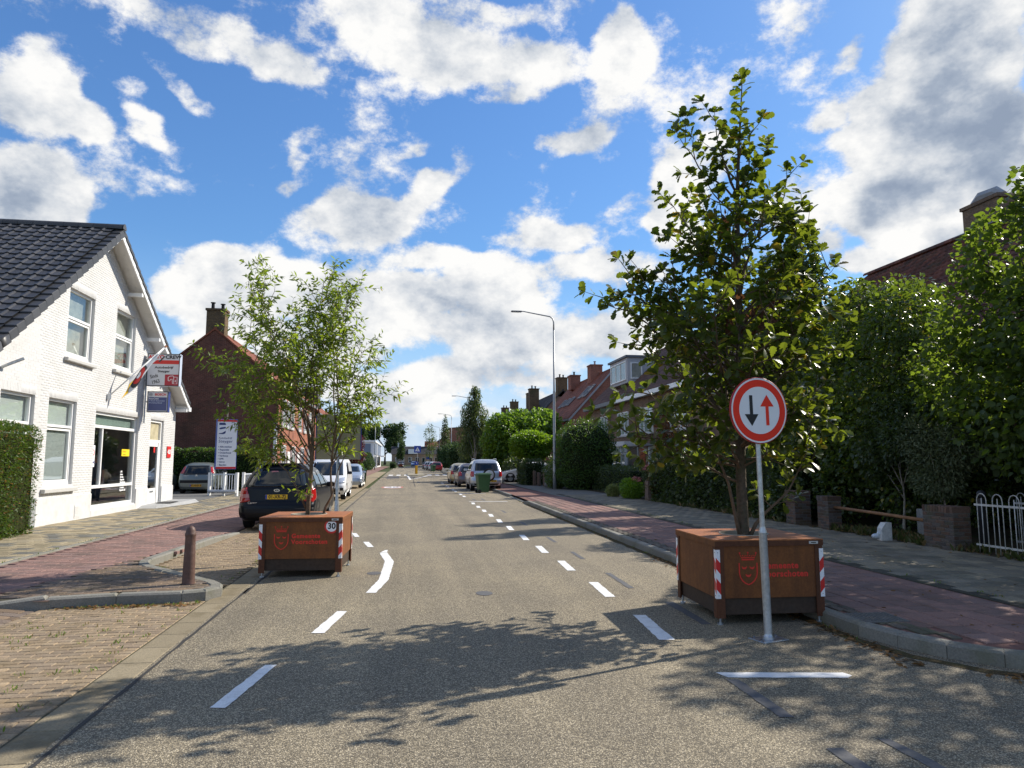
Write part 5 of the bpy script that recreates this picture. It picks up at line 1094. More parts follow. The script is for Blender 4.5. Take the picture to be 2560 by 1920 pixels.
b = MB(); b.prism(arc(0, 0, .125, 0, 180, 10, .17), frame_M((VX + .02, AY, AZ + .16), (0, 1, 0), (0, 0, 1)), .02); b.build('ridge_end', ROOFDARK, roof)
# barge boards, soffit and brackets on the gable
b = MB()
for (y0, z0, y1, z1) in ((14.75, EZ0 - .1, AY, AZ + .07), (AY, AZ + .07, 28.6, EZ1 + .02)):
    b.prism([(y0, z0 - .17), (y1, z1 - .17), (y1, z1 + .03), (y0, z0 + .03)], frame_M((VX - .03, 0, 0), (0, 1, 0), (0, 0, 1)), .03)
b.build('barge_board', FRAME, roof)
for f in (.27, .52, .77, 1.0):
    b = MB(); y = AY + (28.4 - AY) * f; z = AZ + (EZ1 - AZ) * f - .10; b.box((WX + .21, y - .05, z - .04), (.42, .13, .11)); b.build('bracket', FRAME, roof)
b = MB(); b.box((WX + .1, 28.55, EZ1 - .08), (.75, .30, .16)); b.build('eave_box', FRAME, roof)
b = MB(); b.box((WX + .05, 18.15, .45), (.10, .22, .75), bev=.01); tag(b.build('meter_box', mat('grey_plastic', (.30, .31, .31), .6, .3)), 'slim grey meter box on the white wall beside the yew hedge', 'meter box')
b = MB(); b.box((0, 0, 0), (.30, .34, .012), M=MW @ Matrix.Translation((20.55, .34, .034)))
for k in range(7): b.box((0, 0, 0), (.26, .018, .012), M=MW @ Matrix.Translation((20.55, .22 + k * .04, .042)))
b.build('air_vent', PLINTH, wh)
b = MB(); b.add([(WX, 24.9, .125), (WX, 28.6, .125), (WX + .95, 28.6, .125), (WX + .95, 27.3, .125), (WX + .62, 24.9, .125), (WX, 25.3, .20), (WX, 28.6, .24), (WX + .8, 28.6, .24), (WX + .8, 27.2, .22), (WX + .5, 25.3, .19)], [[0, 4, 9, 5], [4, 3, 8, 9], [3, 2, 7, 8], [5, 9, 8, 6], [6, 8, 7, 7][:4]][:4] + [[6, 8, 7]])
tag(b.build('doorstep', mat('step_stone', (.36, .36, .35), .7, .3, grain=(40, .2), dirt=(4, (.22, .22, .21), .4))), 'pale stone ramp step in front of the white house door', 'step')
b = MB(); b.box((WX + .42, 26.6, .235), (.5, .85, .012)); tag(b.build('doormat', BLACK), 'dark doormat lying on the pale stone step', 'doormat')
# lamp on the wall and small things
b = MB(); b.tube([(WX, 16.55, 3.72), (WX + .12, 16.55, 3.78), (WX + .34, 16.75, 3.95)], .035, 8); tag(b.build('wall_lamp', STEEL), 'small grey floodlight on the white wall at the left edge', 'lamp')
t_ = thing('number_plate', 'red number plate 420 on the white wall beside the door', 'sign', (WX + .02, 27.78, 2.02))
b = MB(); b.box((0, 0, 0), (.02, .42, .42)); b.build('plate', RED, t_)
text('420', .22, frame_M((.013, 0, .0), (0, 1, 0), (0, 0, 1)), SIGNWHITE, t_, 'numerals', bold=.006)
# --------------------------------------------------------- gable house and terrace on the left
def block(parent, name, x0, x1, y0, y1, z0, z1, m): b = MB(); b.box(((x0 + x1) / 2, (y0 + y1) / 2, (z0 + z1) / 2), (x1 - x0, y1 - y0, z1 - z0)); return b.build(name, m, parent)
def gable_row(name, label, xf, depth, y0, y1, ze, zr, wallm, roofm, side, trim=FRAME, gable_m=None, over=.25, z0=0.1):
    """house with its ridge along the road; side = -1: stands left of the road"""
    t = thing(name, label, 'house', (0, 0, 0)); s = side; xb = xf + s * depth; xr = xf + s * depth / 2
    for y, dy in ((y0, .25), (y1, -.25)):
        b = MB(); b.prism([(xf, z0), (xb, z0), (xb, ze), (xr, zr), (xf, ze)], frame_M((0, y, 0), (1, 0, 0), (0, 0, 1)), -dy); g = b.build('gable_wall', gable_m or wallm, t)
    for xw in (xf + s * .13, xb - s * .13):
        b = MB(); b.box((xw, (y0 + y1) / 2, (z0 + ze) / 2), (.26, y1 - y0 - .52, ze - z0)); b.build('wall', wallm, t)
    b = MB()
    sl = (zr - ze) / abs(xr - xf)
    for xa, sg in ((xf, -s), (xb, s)):
        xe = xa + sg * over; zz = ze - sl * over
        b.prism([(xe, zz + .03), (xr, zr + .03), (xr, zr + .15), (xe, zz + .15)], frame_M((0, y0 - .06, 0), (1, 0, 0), (0, 0, 1)), -(y1 - y0 + .12))
    r = b.build('roof', roofm, t)
    b = MB(); n = int((y1 - y0) / .45)
    for k in range(n): b.tube([(xr, y0 + k * (y1 - y0) / n - .03, zr + .10), (xr, y0 + (k + .95) * (y1 - y0) / n, zr + .12)], [.11, .10], 8)
    b.build('ridge_tiles', roofm, r)
    b = MB(); b.box((xf - s * (over + .02), (y0 + y1) / 2, ze - sl * over - .04), (.16, y1 - y0, .16)); b.build('gutter', ZINC, r)
    return t, r
def chimney(parent, x, y, z0, h, m, w=(.75, .9), pots=2, potm=None):
    b = MB(); b.box((x, y, z0 + h / 2), (w[0], w[1], h)); b.box((x, y, z0 + h + .06), (w[0] + .12, w[1] + .12, .12)); c = b.build('chimney', m, parent)
    b = MB()
    for k in range(pots):
        yy = y + (k - (pots - 1) / 2) * w[1] * .45; xx = x + (k - (pots - 1) / 2) * w[0] * .45
        b.cyl((xx, yy, z0 + h + .12), .10, .32, 10, r2=.085); b.cyl((xx, yy, z0 + h + .46), .14, .04, 10)
    if pots: b.build('chimney_pot', potm or DARK, c)
    return c
gh, ghr = gable_row('terraced_house', 'dark red brick terraced house with a tall blank gable end and chimney', -7.1, 7.2, 41.0, 56, 6.0, 9.05, BRICKORANGE, ROOFFAR, -1, gable_m=BRICKRED)
chimney(gh, -10.72, 41.45, 8.2, 2.0, BRICKYELLOW, (1.0, .8), 2)
def facade_windows(t, xf, s, ys, z, w, h, mull=1, back=CURTAIN, fr=.06):
    for y in ys:
        M = frame_M((xf, y - s * w / 2 * (1 if s < 0 else 1), z), (0, -s, 0), (0, 0, 1)) if s < 0 else frame_M((xf, y + w / 2, z), (0, -1, 0), (0, 0, 1))
        M = frame_M((xf, y - w / 2, z), (0, 1, 0), (0, 0, 1)) if s < 0 else M
        window_unit(t, M, w, h, deep=-.075, back=back, backz=.05, mull=tuple((w * (k + 1) / (mull + 1), 0, h) for k in range(mull)), fr=fr, sill=(-.05, .16, .08), trans=(h * .72,) if (h > 1.3 and mull < 2) else None)
facade_windows(gh, -7.1, -1, (42.6, 44.2, 45.8, 49, 51.5, 54), 3.7, 1.05, 1.6)
facade_windows(gh, -7.1, -1, (42.8, 46.5, 50.5, 54), .9, 1.5, 1.7)
for y in (44.6, 48.6): b = MB(); b.box((-7.05, y, 1.15), (.10, 1.0, 2.2)); b.build('front_door', FRAME, gh)
def dormer(parent, xf, x1, y0, y1, z0, z1, wallm, topm):
    b = MB(); b.box(((xf + x1) / 2, (y0 + y1) / 2, (z0 + z1) / 2), (abs(x1 - xf), y1 - y0, z1 - z0)); d = b.build('dormer', wallm, parent)
    b = MB(); b.box(((xf + x1) / 2, (y0 + y1) / 2, z1 + .07), (abs(x1 - xf) + .3, y1 - y0 + .25, .14)); b.build('dormer_roof', topm, d)
    return d
d = dormer(ghr, -7.6, -9.6, 50.6, 53.2, 6.6, 8.2, mat('slate_cheek', (.16, .16, .175), .7), LEAD); 
window_unit(d, frame_M((-7.6, 50.8, 6.9), (0, 1, 0), (0, 0, 1)), 2.2, 1.15, deep=-.05, mull=((1.1, 0, 1.15),), back=CURTAIN, backz=.03)
gh2, r2 = gable_row('terraced_house', 'second orange brick terraced house, mostly behind the purple leaved tree', -6.9, 7.0, 56.1, 72, 5.6, 8.6, BRICKORANGE, ROOFFAR, -1)
facade_windows(gh2, -6.9, -1, (58, 61, 64.5, 68, 70.5), 3.5, 1.2, 1.5); facade_windows(gh2, -6.9, -1, (58.5, 62.5, 66.5, 70), .9, 1.4, 1.6)
chimney(gh2, -10.4, 64, 8.0, 1.7, BRICKORANGE)
d = dormer(r2, -7.3, -9.2, 60, 62.5, 6.2, 7.7, mat('dark_cheek', (.08, .08, .09), .7), LEAD)
gh3, r3 = gable_row('terraced_house', 'third terraced house down the left side with a low red roof', -6.7, 7.0, 73, 104, 4.2, 7.2, mat('white_render', (.62, .61, .58), .8, grain=(2, .15), coords='P'), ROOFFAR, -1)
facade_windows(gh3, -6.7, -1, [75 + 4 * k for k in range(7)], .9, 1.6, 1.7); chimney(gh3, -10.2, 80, 6.6, 1.5, BRICKORANGE); chimney(gh3, -10.2, 96, 6.6, 1.5, BRICKORANGE)
sh = thing('shop_building', 'flat roofed white and grey shop far down the left side', 'building', (0, 0, 0))
block(sh, 'wall', -14, -6.3, 150, 196, 0, 5.6, mat('shop_white', (.70, .71, .72), .6)); block(sh, 'roof', -14.3, -6.0, 149.6, 196.5, 5.6, 5.95, FRAME)
block(sh, 'fascia', -6.28, -6.15, 150.5, 190, 3.0, 5.3, mat('shop_grey', (.16, .20, .27), .5)); block(sh, 'shop_window', -6.28, -6.2, 152, 188, .5, 2.6, DGLASS)
block(sh, 'front_panel', -12.8, -7.0, 149.85, 149.99, 2.6, 5.2, MATS['shop_grey'])
block(sh, 'pillar', -6.28, -6.05, 160, 162, 0, 5.4, FRAME); block(sh, 'awning', -6.2, -4.9, 176, 186, 2.7, 2.9, FRAME)
fh = thing('end_house', 'row of low tan brick houses closing the far end of the street', 'house', (0, 0, 0))
block(fh, 'wall', -4.5, 12.5, 262, 270, 0, 4.0, BRICKTAN)
b = MB(); b.prism([(262 - .4, 4.0), (266, 7.0), (270.4, 4.0)], frame_M((-4.8, 0, 0), (0, 1, 0), (0, 0, 1)), 17.6); b.build('roof', ROOFGREY, fh)
for k, x in enumerate((-3.2, -1.0, 1.6, 4.2, 6.6, 9.2, 11.2)):
    window_unit(fh, frame_M((x, 262, 1.0 if k % 3 != 1 else .15), (1, 0, 0), (0, 0, 1)), 1.3 if k % 3 != 1 else 1.1, 1.9 if k % 3 != 1 else 2.6, deep=-.08, back=DARK, backz=.05, mull=((.65, 0, 1.9),) if k % 3 != 1 else ())
block(fh, 'dormer', 1.5, 5.0, 261.8, 266, 4.2, 5.9, FRAME); chimney(fh, -2.0, 266, 6.6, 1.6, FRAME); chimney(fh, 8.6, 266, 6.6, 1.4, BRICKORANGE)
fh2 = thing('end_house', 'red roofed houses beyond the tan ones, right of the thin conifer', 'house', (0, 0, 0))
block(fh2, 'wall', 9, 24, 300, 308, 0, 6, BRICKPINK); b = MB(); b.prism([(299.5, 6.0), (304, 10.0), (308.5, 6.0)], frame_M((8.7, 0, 0), (0, 1, 0), (0, 0, 1)), 15.6); b.build('roof', ROOFFAR, fh2); chimney(fh2, 12, 304, 9.4, 1.8, BRICKPINK); chimney(fh2, 18, 304, 9.4, 1.8, BRICKPINK)
# --------------------------------------------------------- houses on the right
bh, bhr = gable_row('brick_terrace', 'brown brick terrace with white framed windows behind the flowering front gardens', 14.0, 8.0, 29.0, 52.0, 5.75, 9.4, BRICKBROWN, ROOFFARD, 1)
facade_windows(bh, 14.0, 1, (34.2, 39.0, 43.4, 48.0), 3.3, 2.15, 1.5, mull=2, back=BLIND)
facade_windows(bh, 14.0, 1, (33.0, 37.5, 46.0), .75, 2.3, 1.75, mull=2, back=BLIND)
b = MB(); b.box((13.75, 36.5, 5.55), (.35, 15, .24)); b.build('fascia', FRAME, bh)
b = MB(); b.box((13.75, 48.1, 5.55), (.35, 8, .24)); b.build('fascia', ZINC, bh)
bay = MB(); bay.box((13.55, 42.0, 2.72), (1.0, 3.2, .28)); bay = bay.build('bay_roof', FRAME, bh)
window_unit(bh, frame_M((13.2, 43.4, .95), (0, -1, 0), (0, 0, 1)), 2.8, 1.65, deep=-.04, back=BLIND, backz=.04, mull=((.93, 0, 1.65), (1.86, 0, 1.65)), trans=(1.15,), name='bay_window')
b = MB(); b.box((13.6, 42.0, .55), (.78, 2.8, .85)); b.build('bay_base', BRICKBROWN, bh)
window_unit(bh, frame_M((13.22, 40.6, .95), (1, 0, 0), (0, 0, 1)), .75, 1.65, deep=-.04, back=CURTAIN, backz=.04, name='bay_side')
b = MB(); b.box((14.02, 39.9, 1.25), (.12, 1.0, 2.3), bev=.01); b.build('front_door', mat('orange_door', (.42, .11, .04), .5), bh)
b = MB(); b.box((13.98, 36.0, 2.62), (.5, 6.2, .14)); b.build('porch_canopy', ZINC, bh)
d = dormer(bhr, 14.7, 17, 44.5, 48.5, 6.9, 8.6, mat('dormer_side', (.42, .42, .43), .7), mat('dormer_dark', (.12, .13, .15), .6))
window_unit(d, frame_M((14.7, 48.2, 7.1), (0, -1, 0), (0, 0, 1)), 3.4, 1.3, deep=-.05, back=CURTAIN, backz=.03, mull=((1.1, 0, 1.3), (2.2, 0, 1.3)))
window_unit(d, frame_M((14.9, 44.5, 7.15), (1, 0, 0), (0, 0, 1)), .8, 1.1, deep=-.05, back=CURTAIN, backz=.03)
chimney(bhr, 18.0, 36.5, 8.9, 1.7, BRICKBROWN, pots=2)
rh, rhr = gable_row('gabled_house', 'red brick house with a steep tiled roof, skylights and two chimneys', 14.1, 7.6, 58.0, 74.0, 5.5, 9.6, BRICKPINK, ROOFFAR, 1, gable_m=BRICKPINK)
chimney(rhr, 17.6, 63.0, 8.9, 1.6, BRICKPINK, (1.1, 1.3), 1, LEAD); chimney(rhr, 17.2, 69.5, 8.9, 1.4, BRICKPINK, (1.0, 1.3), 1)
facade_windows(rh, 14.1, 1, (60.5, 64, 68, 71.5), 3.2, 1.3, 1.4)
b = MB(); b.prism([(14.1 - .28, 5.0), (17.9, 9.52), (17.9, 9.72), (14.1 - .28, 5.25)], frame_M((0, 57.9, 0), (1, 0, 0), (0, 0, 1)), .06); b.build('verge_board', LEAD, rhr)
nrm = Vector((-(9.6 - 5.5), 0, 3.8)).normalized(); upv = Vector((3.8, 0, 4.1)).normalized()
for yy, f, hh in ((59.3, .40, 1.5), (60.9, .40, 1.5), (64.0, .30, 1.1), (65.6, .30, 1.1), (67.4, .30, 1.1)):
    M = frame_M(Vector((14.1, yy + .5, 5.5)) + Vector((3.8, 0, 4.1)) * f + nrm * .16, (0, -1, 0), upv)
    window_unit(rhr, M, .95, hh, name='skylight', deep=-.06, back=DARK, backz=.03, frame_m=LEAD)
dh, dhr = gable_row('gabled_house', 'third house along on the right, dark gable and tall chimneys behind the lamp post', 14.2, 8.5, 80.0, 98.0, 5.6, 9.9, BRICKBROWN, ROOFGREY, 1)
chimney(dhr, 18.4, 80.6, 9.2, 2.2, BRICKYELLOW, (1.2, 1.2), 2); chimney(dhr, 16.4, 88, 8.2, 2.6, BRICKYELLOW, (1.2, 1.2), 2); chimney(dhr, 17.5, 96, 8.8, 2.2, BRICKYELLOW, (1.2, 1.2), 2)
eh, ehr = gable_row('gabled_house', 'farthest brick houses on the right, only chimneys above the trees', 14.0, 8.0, 104, 122, 5.4, 9.2, BRICKBROWN, ROOFFAR, 1)
chimney(ehr, 17.0, 108, 8.6, 2.2, BRICKYELLOW, (1.2, 1.2), 2); chimney(ehr, 17.0, 118, 8.6, 2.0, BRICKYELLOW, (1.2, 1.2), 2)
fr_, frr = gable_row('flat_block', 'reddish brick houses above the dark hedges far on the right', 10.8, 9, 170, 205, 9.5, 9.9, BRICKPINK, ROOFGREY, 1)
fr2, frr2 = gable_row('flat_block', 'lower reddish block right of the thin conifer', 11.2, 9, 206, 240, 8.2, 8.6, BRICKPINK, ROOFGREY, 1)
# tiled house behind the trees at the upper right
uh = thing('corner_house', 'brick house with a red tiled roof and chimney rising behind the right hand trees', 'house', (0, 0, 0))
block(uh, 'wall', 15.6, 24.4, 12.0, 26.6, .1, 5.3, BRICKRED)
b = MB(); b.prism([(15.0, 5.2), (20, 9.66), (25, 5.2)], frame_M((0, 11.8, 0), (1, 0, 0), (0, 0, 1)), -15.4); rf = b.build('roof', ROOFRED, uh)
tile_slope(rf, (15.0, 27.25, 5.27), (20.0, 27.25, 9.73), (0, -1, 0), 15.4, .24, .33, ROOFRED, limit=300)
rt = []
for k in range(40): rt.append(((20, 27.1 - k * .39, 9.93), np.array(Matrix(((0, -1, 0), (1, 0, 0), (0, 0, 1)))).T @ axes(0, .03), (.41, .26, .16)))
pieces(rf, 'ridge_tile', ROOFRED, [(q[0], q[1] @ axes(math.pi), q[2]) for q in rt], vfun=ridge_v, faces=RVF)
c = chimney(rf, 20.0, 20.6, 9.3, 1.25, BRICKBROWN, (.8, 1.5), 0)
b = MB(); b.tube([(20, 20.0, 10.7), (20, 20.3, 10.9), (20, 20.9, 10.95), (20, 21.3, 10.8)], [.12, .2, .2, .1], 8); b.build('cowl', LEAD, c)
b = MB(); b.box((19.75, 20.6, 9.62), (.95, 1.7, .03)); b.build('flashing', LEAD, c)

# ------------------------------------------------------------------ street furniture
def rust_mat(name, c1, c2, c3, rough=.72):
    m = bpy.data.materials.new(name); m.use_nodes = True; t = NT(m.node_tree); MATS[name] = m
    P = t.n('ShaderNodeNewGeometry').outputs['Position']
    a = t.noise(P, 3.2, 6, .7).outputs[0]; b = t.noise(P, 42, 4, .7).outputs[0]; st = t.noise(t.vm('MULTIPLY', P, (9, 9, .8)), 1.0, 4, .6).outputs[0]
    c = t.mix(t.mr(a, .35, .66), c1, c2); c = t.mix(t.m('MULTIPLY', t.mr(st, .48, .70), .5), c, c3)
    c = t.mix(1., c, t.ramp(b, [(.25, (.72, .72, .72)), (.75, (1.22, 1.2, 1.18))]), 'MULTIPLY')
    p = t.n('ShaderNodeBsdfPrincipled', {'Base Color': c, 'Roughness': rough, 'Specular IOR Level': .35})
    bp = t.n('ShaderNodeBump', {'Strength': .25, 'Distance': .004, 'Height': b}); t.set(p.inputs['Normal'], bp.outputs[0])
    t.n('ShaderNodeOutputMaterial', {0: p.outputs[0]}); return m
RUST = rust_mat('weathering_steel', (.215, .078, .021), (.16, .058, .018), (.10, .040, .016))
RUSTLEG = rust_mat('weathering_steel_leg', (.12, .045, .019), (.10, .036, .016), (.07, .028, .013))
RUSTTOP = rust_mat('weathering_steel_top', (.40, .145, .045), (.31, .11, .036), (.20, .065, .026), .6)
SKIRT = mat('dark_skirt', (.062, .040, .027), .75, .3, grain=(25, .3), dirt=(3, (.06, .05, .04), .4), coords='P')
LETTERRED = mat('crest_red', (.72, .06, .042), .7, .15)
def crest(parent, M):
    """outline shield with a crown, two closed eyes and a smile, in red"""
    b = MB(); w = .0155
    stroke(b, [(-.125, .115), (-.125, -.02), (-.112, -.075), (-.085, -.118), (-.045, -.152), (0, -.172), (.045, -.152), (.085, -.118), (.112, -.075), (.125, -.02), (.125, .115)], w, M)
    for cx, cy, r in ((-.055, .065, .035), (.055, .065, .035), (0, -.035, .038)):
        o = arc(cx, cy, r, 180, 360, 10); i = arc(cx, cy + .012, r * .98, 360, 180, 10, ry=r * .62)
        b.prism(o + i[1:-1], M, .003)
    stroke(b, [(-.09, .158), (.09, .158)], .017, M); stroke(b, [(-.098, .183), (.098, .183)], .013, M)
    for k in range(9): b.prism(arc(-.10 + k * .025, .205 + (.006 if k % 2 else 0), .0075, 0, 360, 6)[:-1], M, .003)
    for cx, cy in ((-.115, .245), (0, .25), (.115, .245)): b.prism(arc(cx, cy, .012, 0, 360, 8)[:-1], M, .003)
    stroke(b, [(-.115, .240), (-.102, .200)], .008, M); stroke(b, [(.115, .240), (.102, .200)], .008, M); stroke(b, [(0, .243), (0, .210)], .006, M)
    return b.build('crest', LETTERRED, parent)
def planter(loc, rz, label, logo_x, with30):
    t = thing('tree_planter', label, 'planter', loc, rz, 'rusty steel planters with town crest'); w = .60; H = .87
    b = MB()
    o = [(-w, -w), (w, -w), (w, w), (-w, w)]; n = 28; ring = [(.27 * math.cos(2 * math.pi * k / n), .27 * math.sin(2 * math.pi * k / n) + .02) for k in range(n)]
    b.build
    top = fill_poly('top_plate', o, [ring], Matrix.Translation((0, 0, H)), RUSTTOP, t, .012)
    b = MB(); b.lathe((0, .02, H - .05), [(.272, 0), (.272, .058), (.262, .058), (.262, 0)], 28); b.build('rim', mat('rim_metal', (.42, .38, .30), .5, .5), t)
    b = MB(); b.lathe((0, 0, .62), [(.0, .03), (.15, .04), (.30, .03), (.5, .02)], 20); b.build('soil', EARTH, t)
    for k in range(4):
        r = k * math.pi / 2; c, s = math.cos(r), math.sin(r)
        def pl(x, y): return (x * c - y * s, x * s + y * c)
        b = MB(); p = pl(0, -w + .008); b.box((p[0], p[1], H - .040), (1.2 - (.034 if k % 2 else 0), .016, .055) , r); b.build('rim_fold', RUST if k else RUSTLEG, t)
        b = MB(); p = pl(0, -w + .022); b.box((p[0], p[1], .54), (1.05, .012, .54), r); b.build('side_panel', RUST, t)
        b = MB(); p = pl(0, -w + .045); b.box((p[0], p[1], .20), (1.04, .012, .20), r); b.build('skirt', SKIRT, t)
    for k, (sx, sy) in enumerate(((-1, -1), (1, -1), (1, 1), (-1, 1))):
        b = MB(); x0, y0 = sx * (w - .012), sy * (w - .012)
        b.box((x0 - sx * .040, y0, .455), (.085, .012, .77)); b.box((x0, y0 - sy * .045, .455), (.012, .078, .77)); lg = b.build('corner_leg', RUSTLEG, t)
        b = MB(); b.cyl((x0 - sx * .04, y0 - sy * .04, .018), .012, .08, 8); b.cyl((x0 - sx * .04, y0 - sy * .04, .0), .032, .018, 12); b.build('foot', STEEL, lg)
        # red and white chevron strips on the outer faces of the corner
        for face in (0, 1):
            if face == 0: M = frame_M((x0 - sx * .014, y0 + sy * .0075, .27), (-sy, 0, 0), (0, 0, 1)); up = sx * -sy
            else: M = frame_M((x0 + sx * .0075, y0 - sy * .016, .27), (0, sx, 0), (0, 0, 1)); up = sx * sy * -1
            wd = .0235; hh = .50
            b = MB(); b.box((0, hh / 2, .001), (wd * 2, hh, .002), M=M); mk = b.build('marker_strip', SIGNWHITE, t)
            b = MB(); sl = .055 * (1 if up > 0 else -1)
            for q in (.04, .25):
                v = [q, q + .115]; lo, hi = (-wd, wd)
                b.prism([(lo, v[0] + (sl if sl < 0 else 0) * -1 + (0 if sl > 0 else 0)), (hi, v[0] + max(sl, 0) + (0)), (hi, v[1] + max(sl, 0)), (lo, v[1] + max(-sl, 0))], M @ Matrix.Translation((0, 0, .002)), .001)
            b.build('red_stripes', RED, mk)
            b = MB()
            for q in (.03, hh - .03): b.cyl((0, q, .002), .004, .002, 6)
            b2 = MB(); b2.add([M @ Vector(p) for p in b.v], b.f); b2.build('rivets', DARK, mk)
    MF = frame_M((0, -w + .0155, .54), (1, 0, 0), (0, 0, 1))
    crest(t, MF @ Matrix.Translation((logo_x, .0, 0)) @ Matrix.Diagonal((.78, .78, 1, 1)))
    text('Gemeente', .088, MF @ Matrix.Translation((logo_x + .145, .055, .001)), LETTERRED, t, 'lettering', 'LEFT', bold=.0035, spacing=1.12)
    text('Voorschoten', .088, MF @ Matrix.Translation((logo_x + .145, -.030, .001)), LETTERRED, t, 'lettering', 'LEFT', bold=.0035, spacing=1.12)
    b = MB(); b.box((.49, -w - .002, H - .036), (.10, .004, .028)); lab = b.build('maker_label', mat('label_silver', (.55, .55, .52), .4, .5, .4), t)
    b = MB(); b.box((.49, -w - .005, H - .036), (.055, .002, .009)); b.build('label_print', DARK, lab)
    if with30:
        b = MB(); b.prism(arc(.44, .755 - .02, .105, 0, 360, 36)[:-1], frame_M((0, -w + .0155, 0), (1, 0, 0), (0, 0, 1)), .006); d = b.build('speed_sign', RED, t)
        b = MB(); b.prism(arc(.44, .735, .079, 0, 360, 36)[:-1], frame_M((0, -w + .0095, 0), (1, 0, 0), (0, 0, 1)), .003); b.build('sign_face', SIGNWHITE, d)
        text('30', .118, frame_M((.44, -w + .0060, .735), (1, 0, 0), (0, 0, 1)), BLACK, d, 'numerals', bold=.004)
    return t
planter((3.86, 7.60, 0), R(-2.2), 'rusty steel planter holding the oak, behind the round priority sign', -.24, False)
planter((-1.45, 11.36, 0), R(-3.0), 'rusty steel planter on the left with a small 30 sign', -.28, True)
# the round priority sign
ps = thing('priority_sign', 'round red edged road sign with a black and a red arrow on a galvanised post', 'road sign', (3.47, 6.42, 0), 0)
b = MB(); b.box((0, 0, .006), (.30, .22, .012), R(14), bev=.004); b.build('base_plate', STEEL, ps)
b = MB()
for sx in (-.11, .11):
    for sy in (-.07, .07): b.cyl((sx, sy, .012), .012, .014, 6)
b.build('bolts', mat('bolt_steel', (.2, .2, .21), .5, .5, .6), ps)
b = MB(); b.lathe((0, 0, .012), [(.052, 0), (.050, .02), (.041, .03), (.0385, .05), (.0385, .98), (.040, .99), (.040, 1.00), (.026, 1.045), (.026, 1.05)], 20); lp = b.build('lower_post', STEEL, ps, smooth='auto')
b = MB(); b.cyl((0, 0, 1.03), .0242, 1.42, 16); b.build('upper_post', STEEL, ps, smooth='auto')
MS_ = Matrix.Translation((.0, -.045, 2.19)) @ Matrix.Rotation(R(9), 4, 'Z') @ frame_M((0, 0, 0), (1, 0, 0), (0, 0, 1)) @ Matrix.Diagonal((1.09, 1.09, 1, 1))
b = MB(); b.lathe((0, 0, 0), [(.292, -.012), (.300, -.010), (.300, .010), (.294, .014), (.292, .010)], 56)
v = [MS_ @ Vector(p) for p in b.v]; bb = MB(); bb.add(v, b.f); face = bb.build('sign_plate', mat('sign_rim', (.40, .015, .02), .4, .5), ps)
def disc(r, z, m, name, par, n=56):
    b = MB(); b.prism(arc(0, 0, r, 0, 360, n)[:-1], MS_ @ Matrix.Translation((0, 0, z)), .0015); return b.build(name, m, par)
disc(.292, .012, SIGNWHITE, 'white_border', face); disc(.277, .0145, mat('reflective_red', (.88, .045, .02), .5, .2), 'red_ring', face); disc(.213, .017, SIGNWHITE, 'white_face', face)
def arrow(x, up, m, name):
    s = 1 if up else -1
    P = [(x - .0165, -.135 * s), (x + .0165, -.135 * s), (x + .0165, .035 * s), (x + .0715, .035 * s), (x, .14 * s), (x - .0715, .035 * s), (x - .0165, .035 * s)]
    if not up: P = P[::-1]
    b = MB(); b.prism(P, MS_ @ Matrix.Translation((0, 0, .0195)), .0015); b.build(name, m, face)
arrow(-.088, False, BLACK, 'black_arrow'); arrow(.080, True, MATS['reflective_red'], 'red_arrow')
b = MB(); b.box((0, -.012, 2.33), (.20, .03, .035)); b.build('clamp', STEEL, ps); b = MB(); b.box((0, -.012, 2.05), (.20, .03, .035)); b.build('clamp', STEEL, ps)
for o in COL.objects:
    if o.name.startswith('priority_sign'): o.rotation_euler = (R(.0), R(-1.0), 0)
# back of the square sign on the left
bs = thing('road_sign', 'grey back of a square blue edged sign on a steel post behind the small tree', 'road sign', (-1.16, 12.75, 0), R(2))
b = MB(); b.lathe((0, 0, 0), [(.042, 0), (.0385, .02), (.0385, .98), (.026, 1.03), (.026, 2.52)], 16); b.build('post', STEEL, bs, smooth='auto')
b = MB(); b.box((0, .045, 2.12), (.78, .012, .80), bev=.004); pl = b.build('plate', mat('sign_back_grey', (.36, .36, .26), .55, .4, grain=(3, .1)), bs)
for x in (-.392, .392): b = MB(); b.box((x, .04, 2.12), (.012, .03, .80)); b.build('edge', BLUE, pl)
for z in (1.85, 2.35): b = MB(); b.box((0, .02, z), (.16, .035, .03)); b.build('clamp', STEEL, bs)
# bollard on the build-out
bo = thing('bollard', 'brown rusty cast iron bollard standing on the kerbed build out', 'bollard', (-2.72, 9.72, .118))
b = MB(); b.lathe((0, 0, 0), [(.078, 0), (.077, .02), (.070, .3), (.064, .52), (.062, .60), (.068, .615), (.068, .64), (.062, .652), (.058, .68), (.045, .715), (.024, .735), (.004, .742)], 24)
b.build('post', mat('bollard_iron', (.105, .056, .042), .55, .45, grain=(18, .25), dirt=(6, (.24, .15, .13), .35), bump=(30, .25)), bo, smooth='auto')
b = MB(); b.cyl((0, 0, -.01), .10, .014, 20); b.build('base_ring', DARK, bo)
# dustbin lid in the kerb: drain grate
b = MB(); b.box((0, 0, 0), (.46, .40, .02), bev=.004)
dg = tag(b.build('drain_cover', mat('cast_iron', (.15, .145, .135), .7, .4, .3, grain=(30, .3)), loc=(4.75, 6.62, .118), rz=-.05), 'cast iron gully cover set in the kerb beside the oak planter', 'drain cover')
b = MB()
for i in range(9):
    for j in range(8): b.box((-.19 + i * .047, -.165 + j * .047, .012), (.026, .026, .006), .78)
kind(b.build('tread_studs', MATS['cast_iron'], dg), 'stuff')
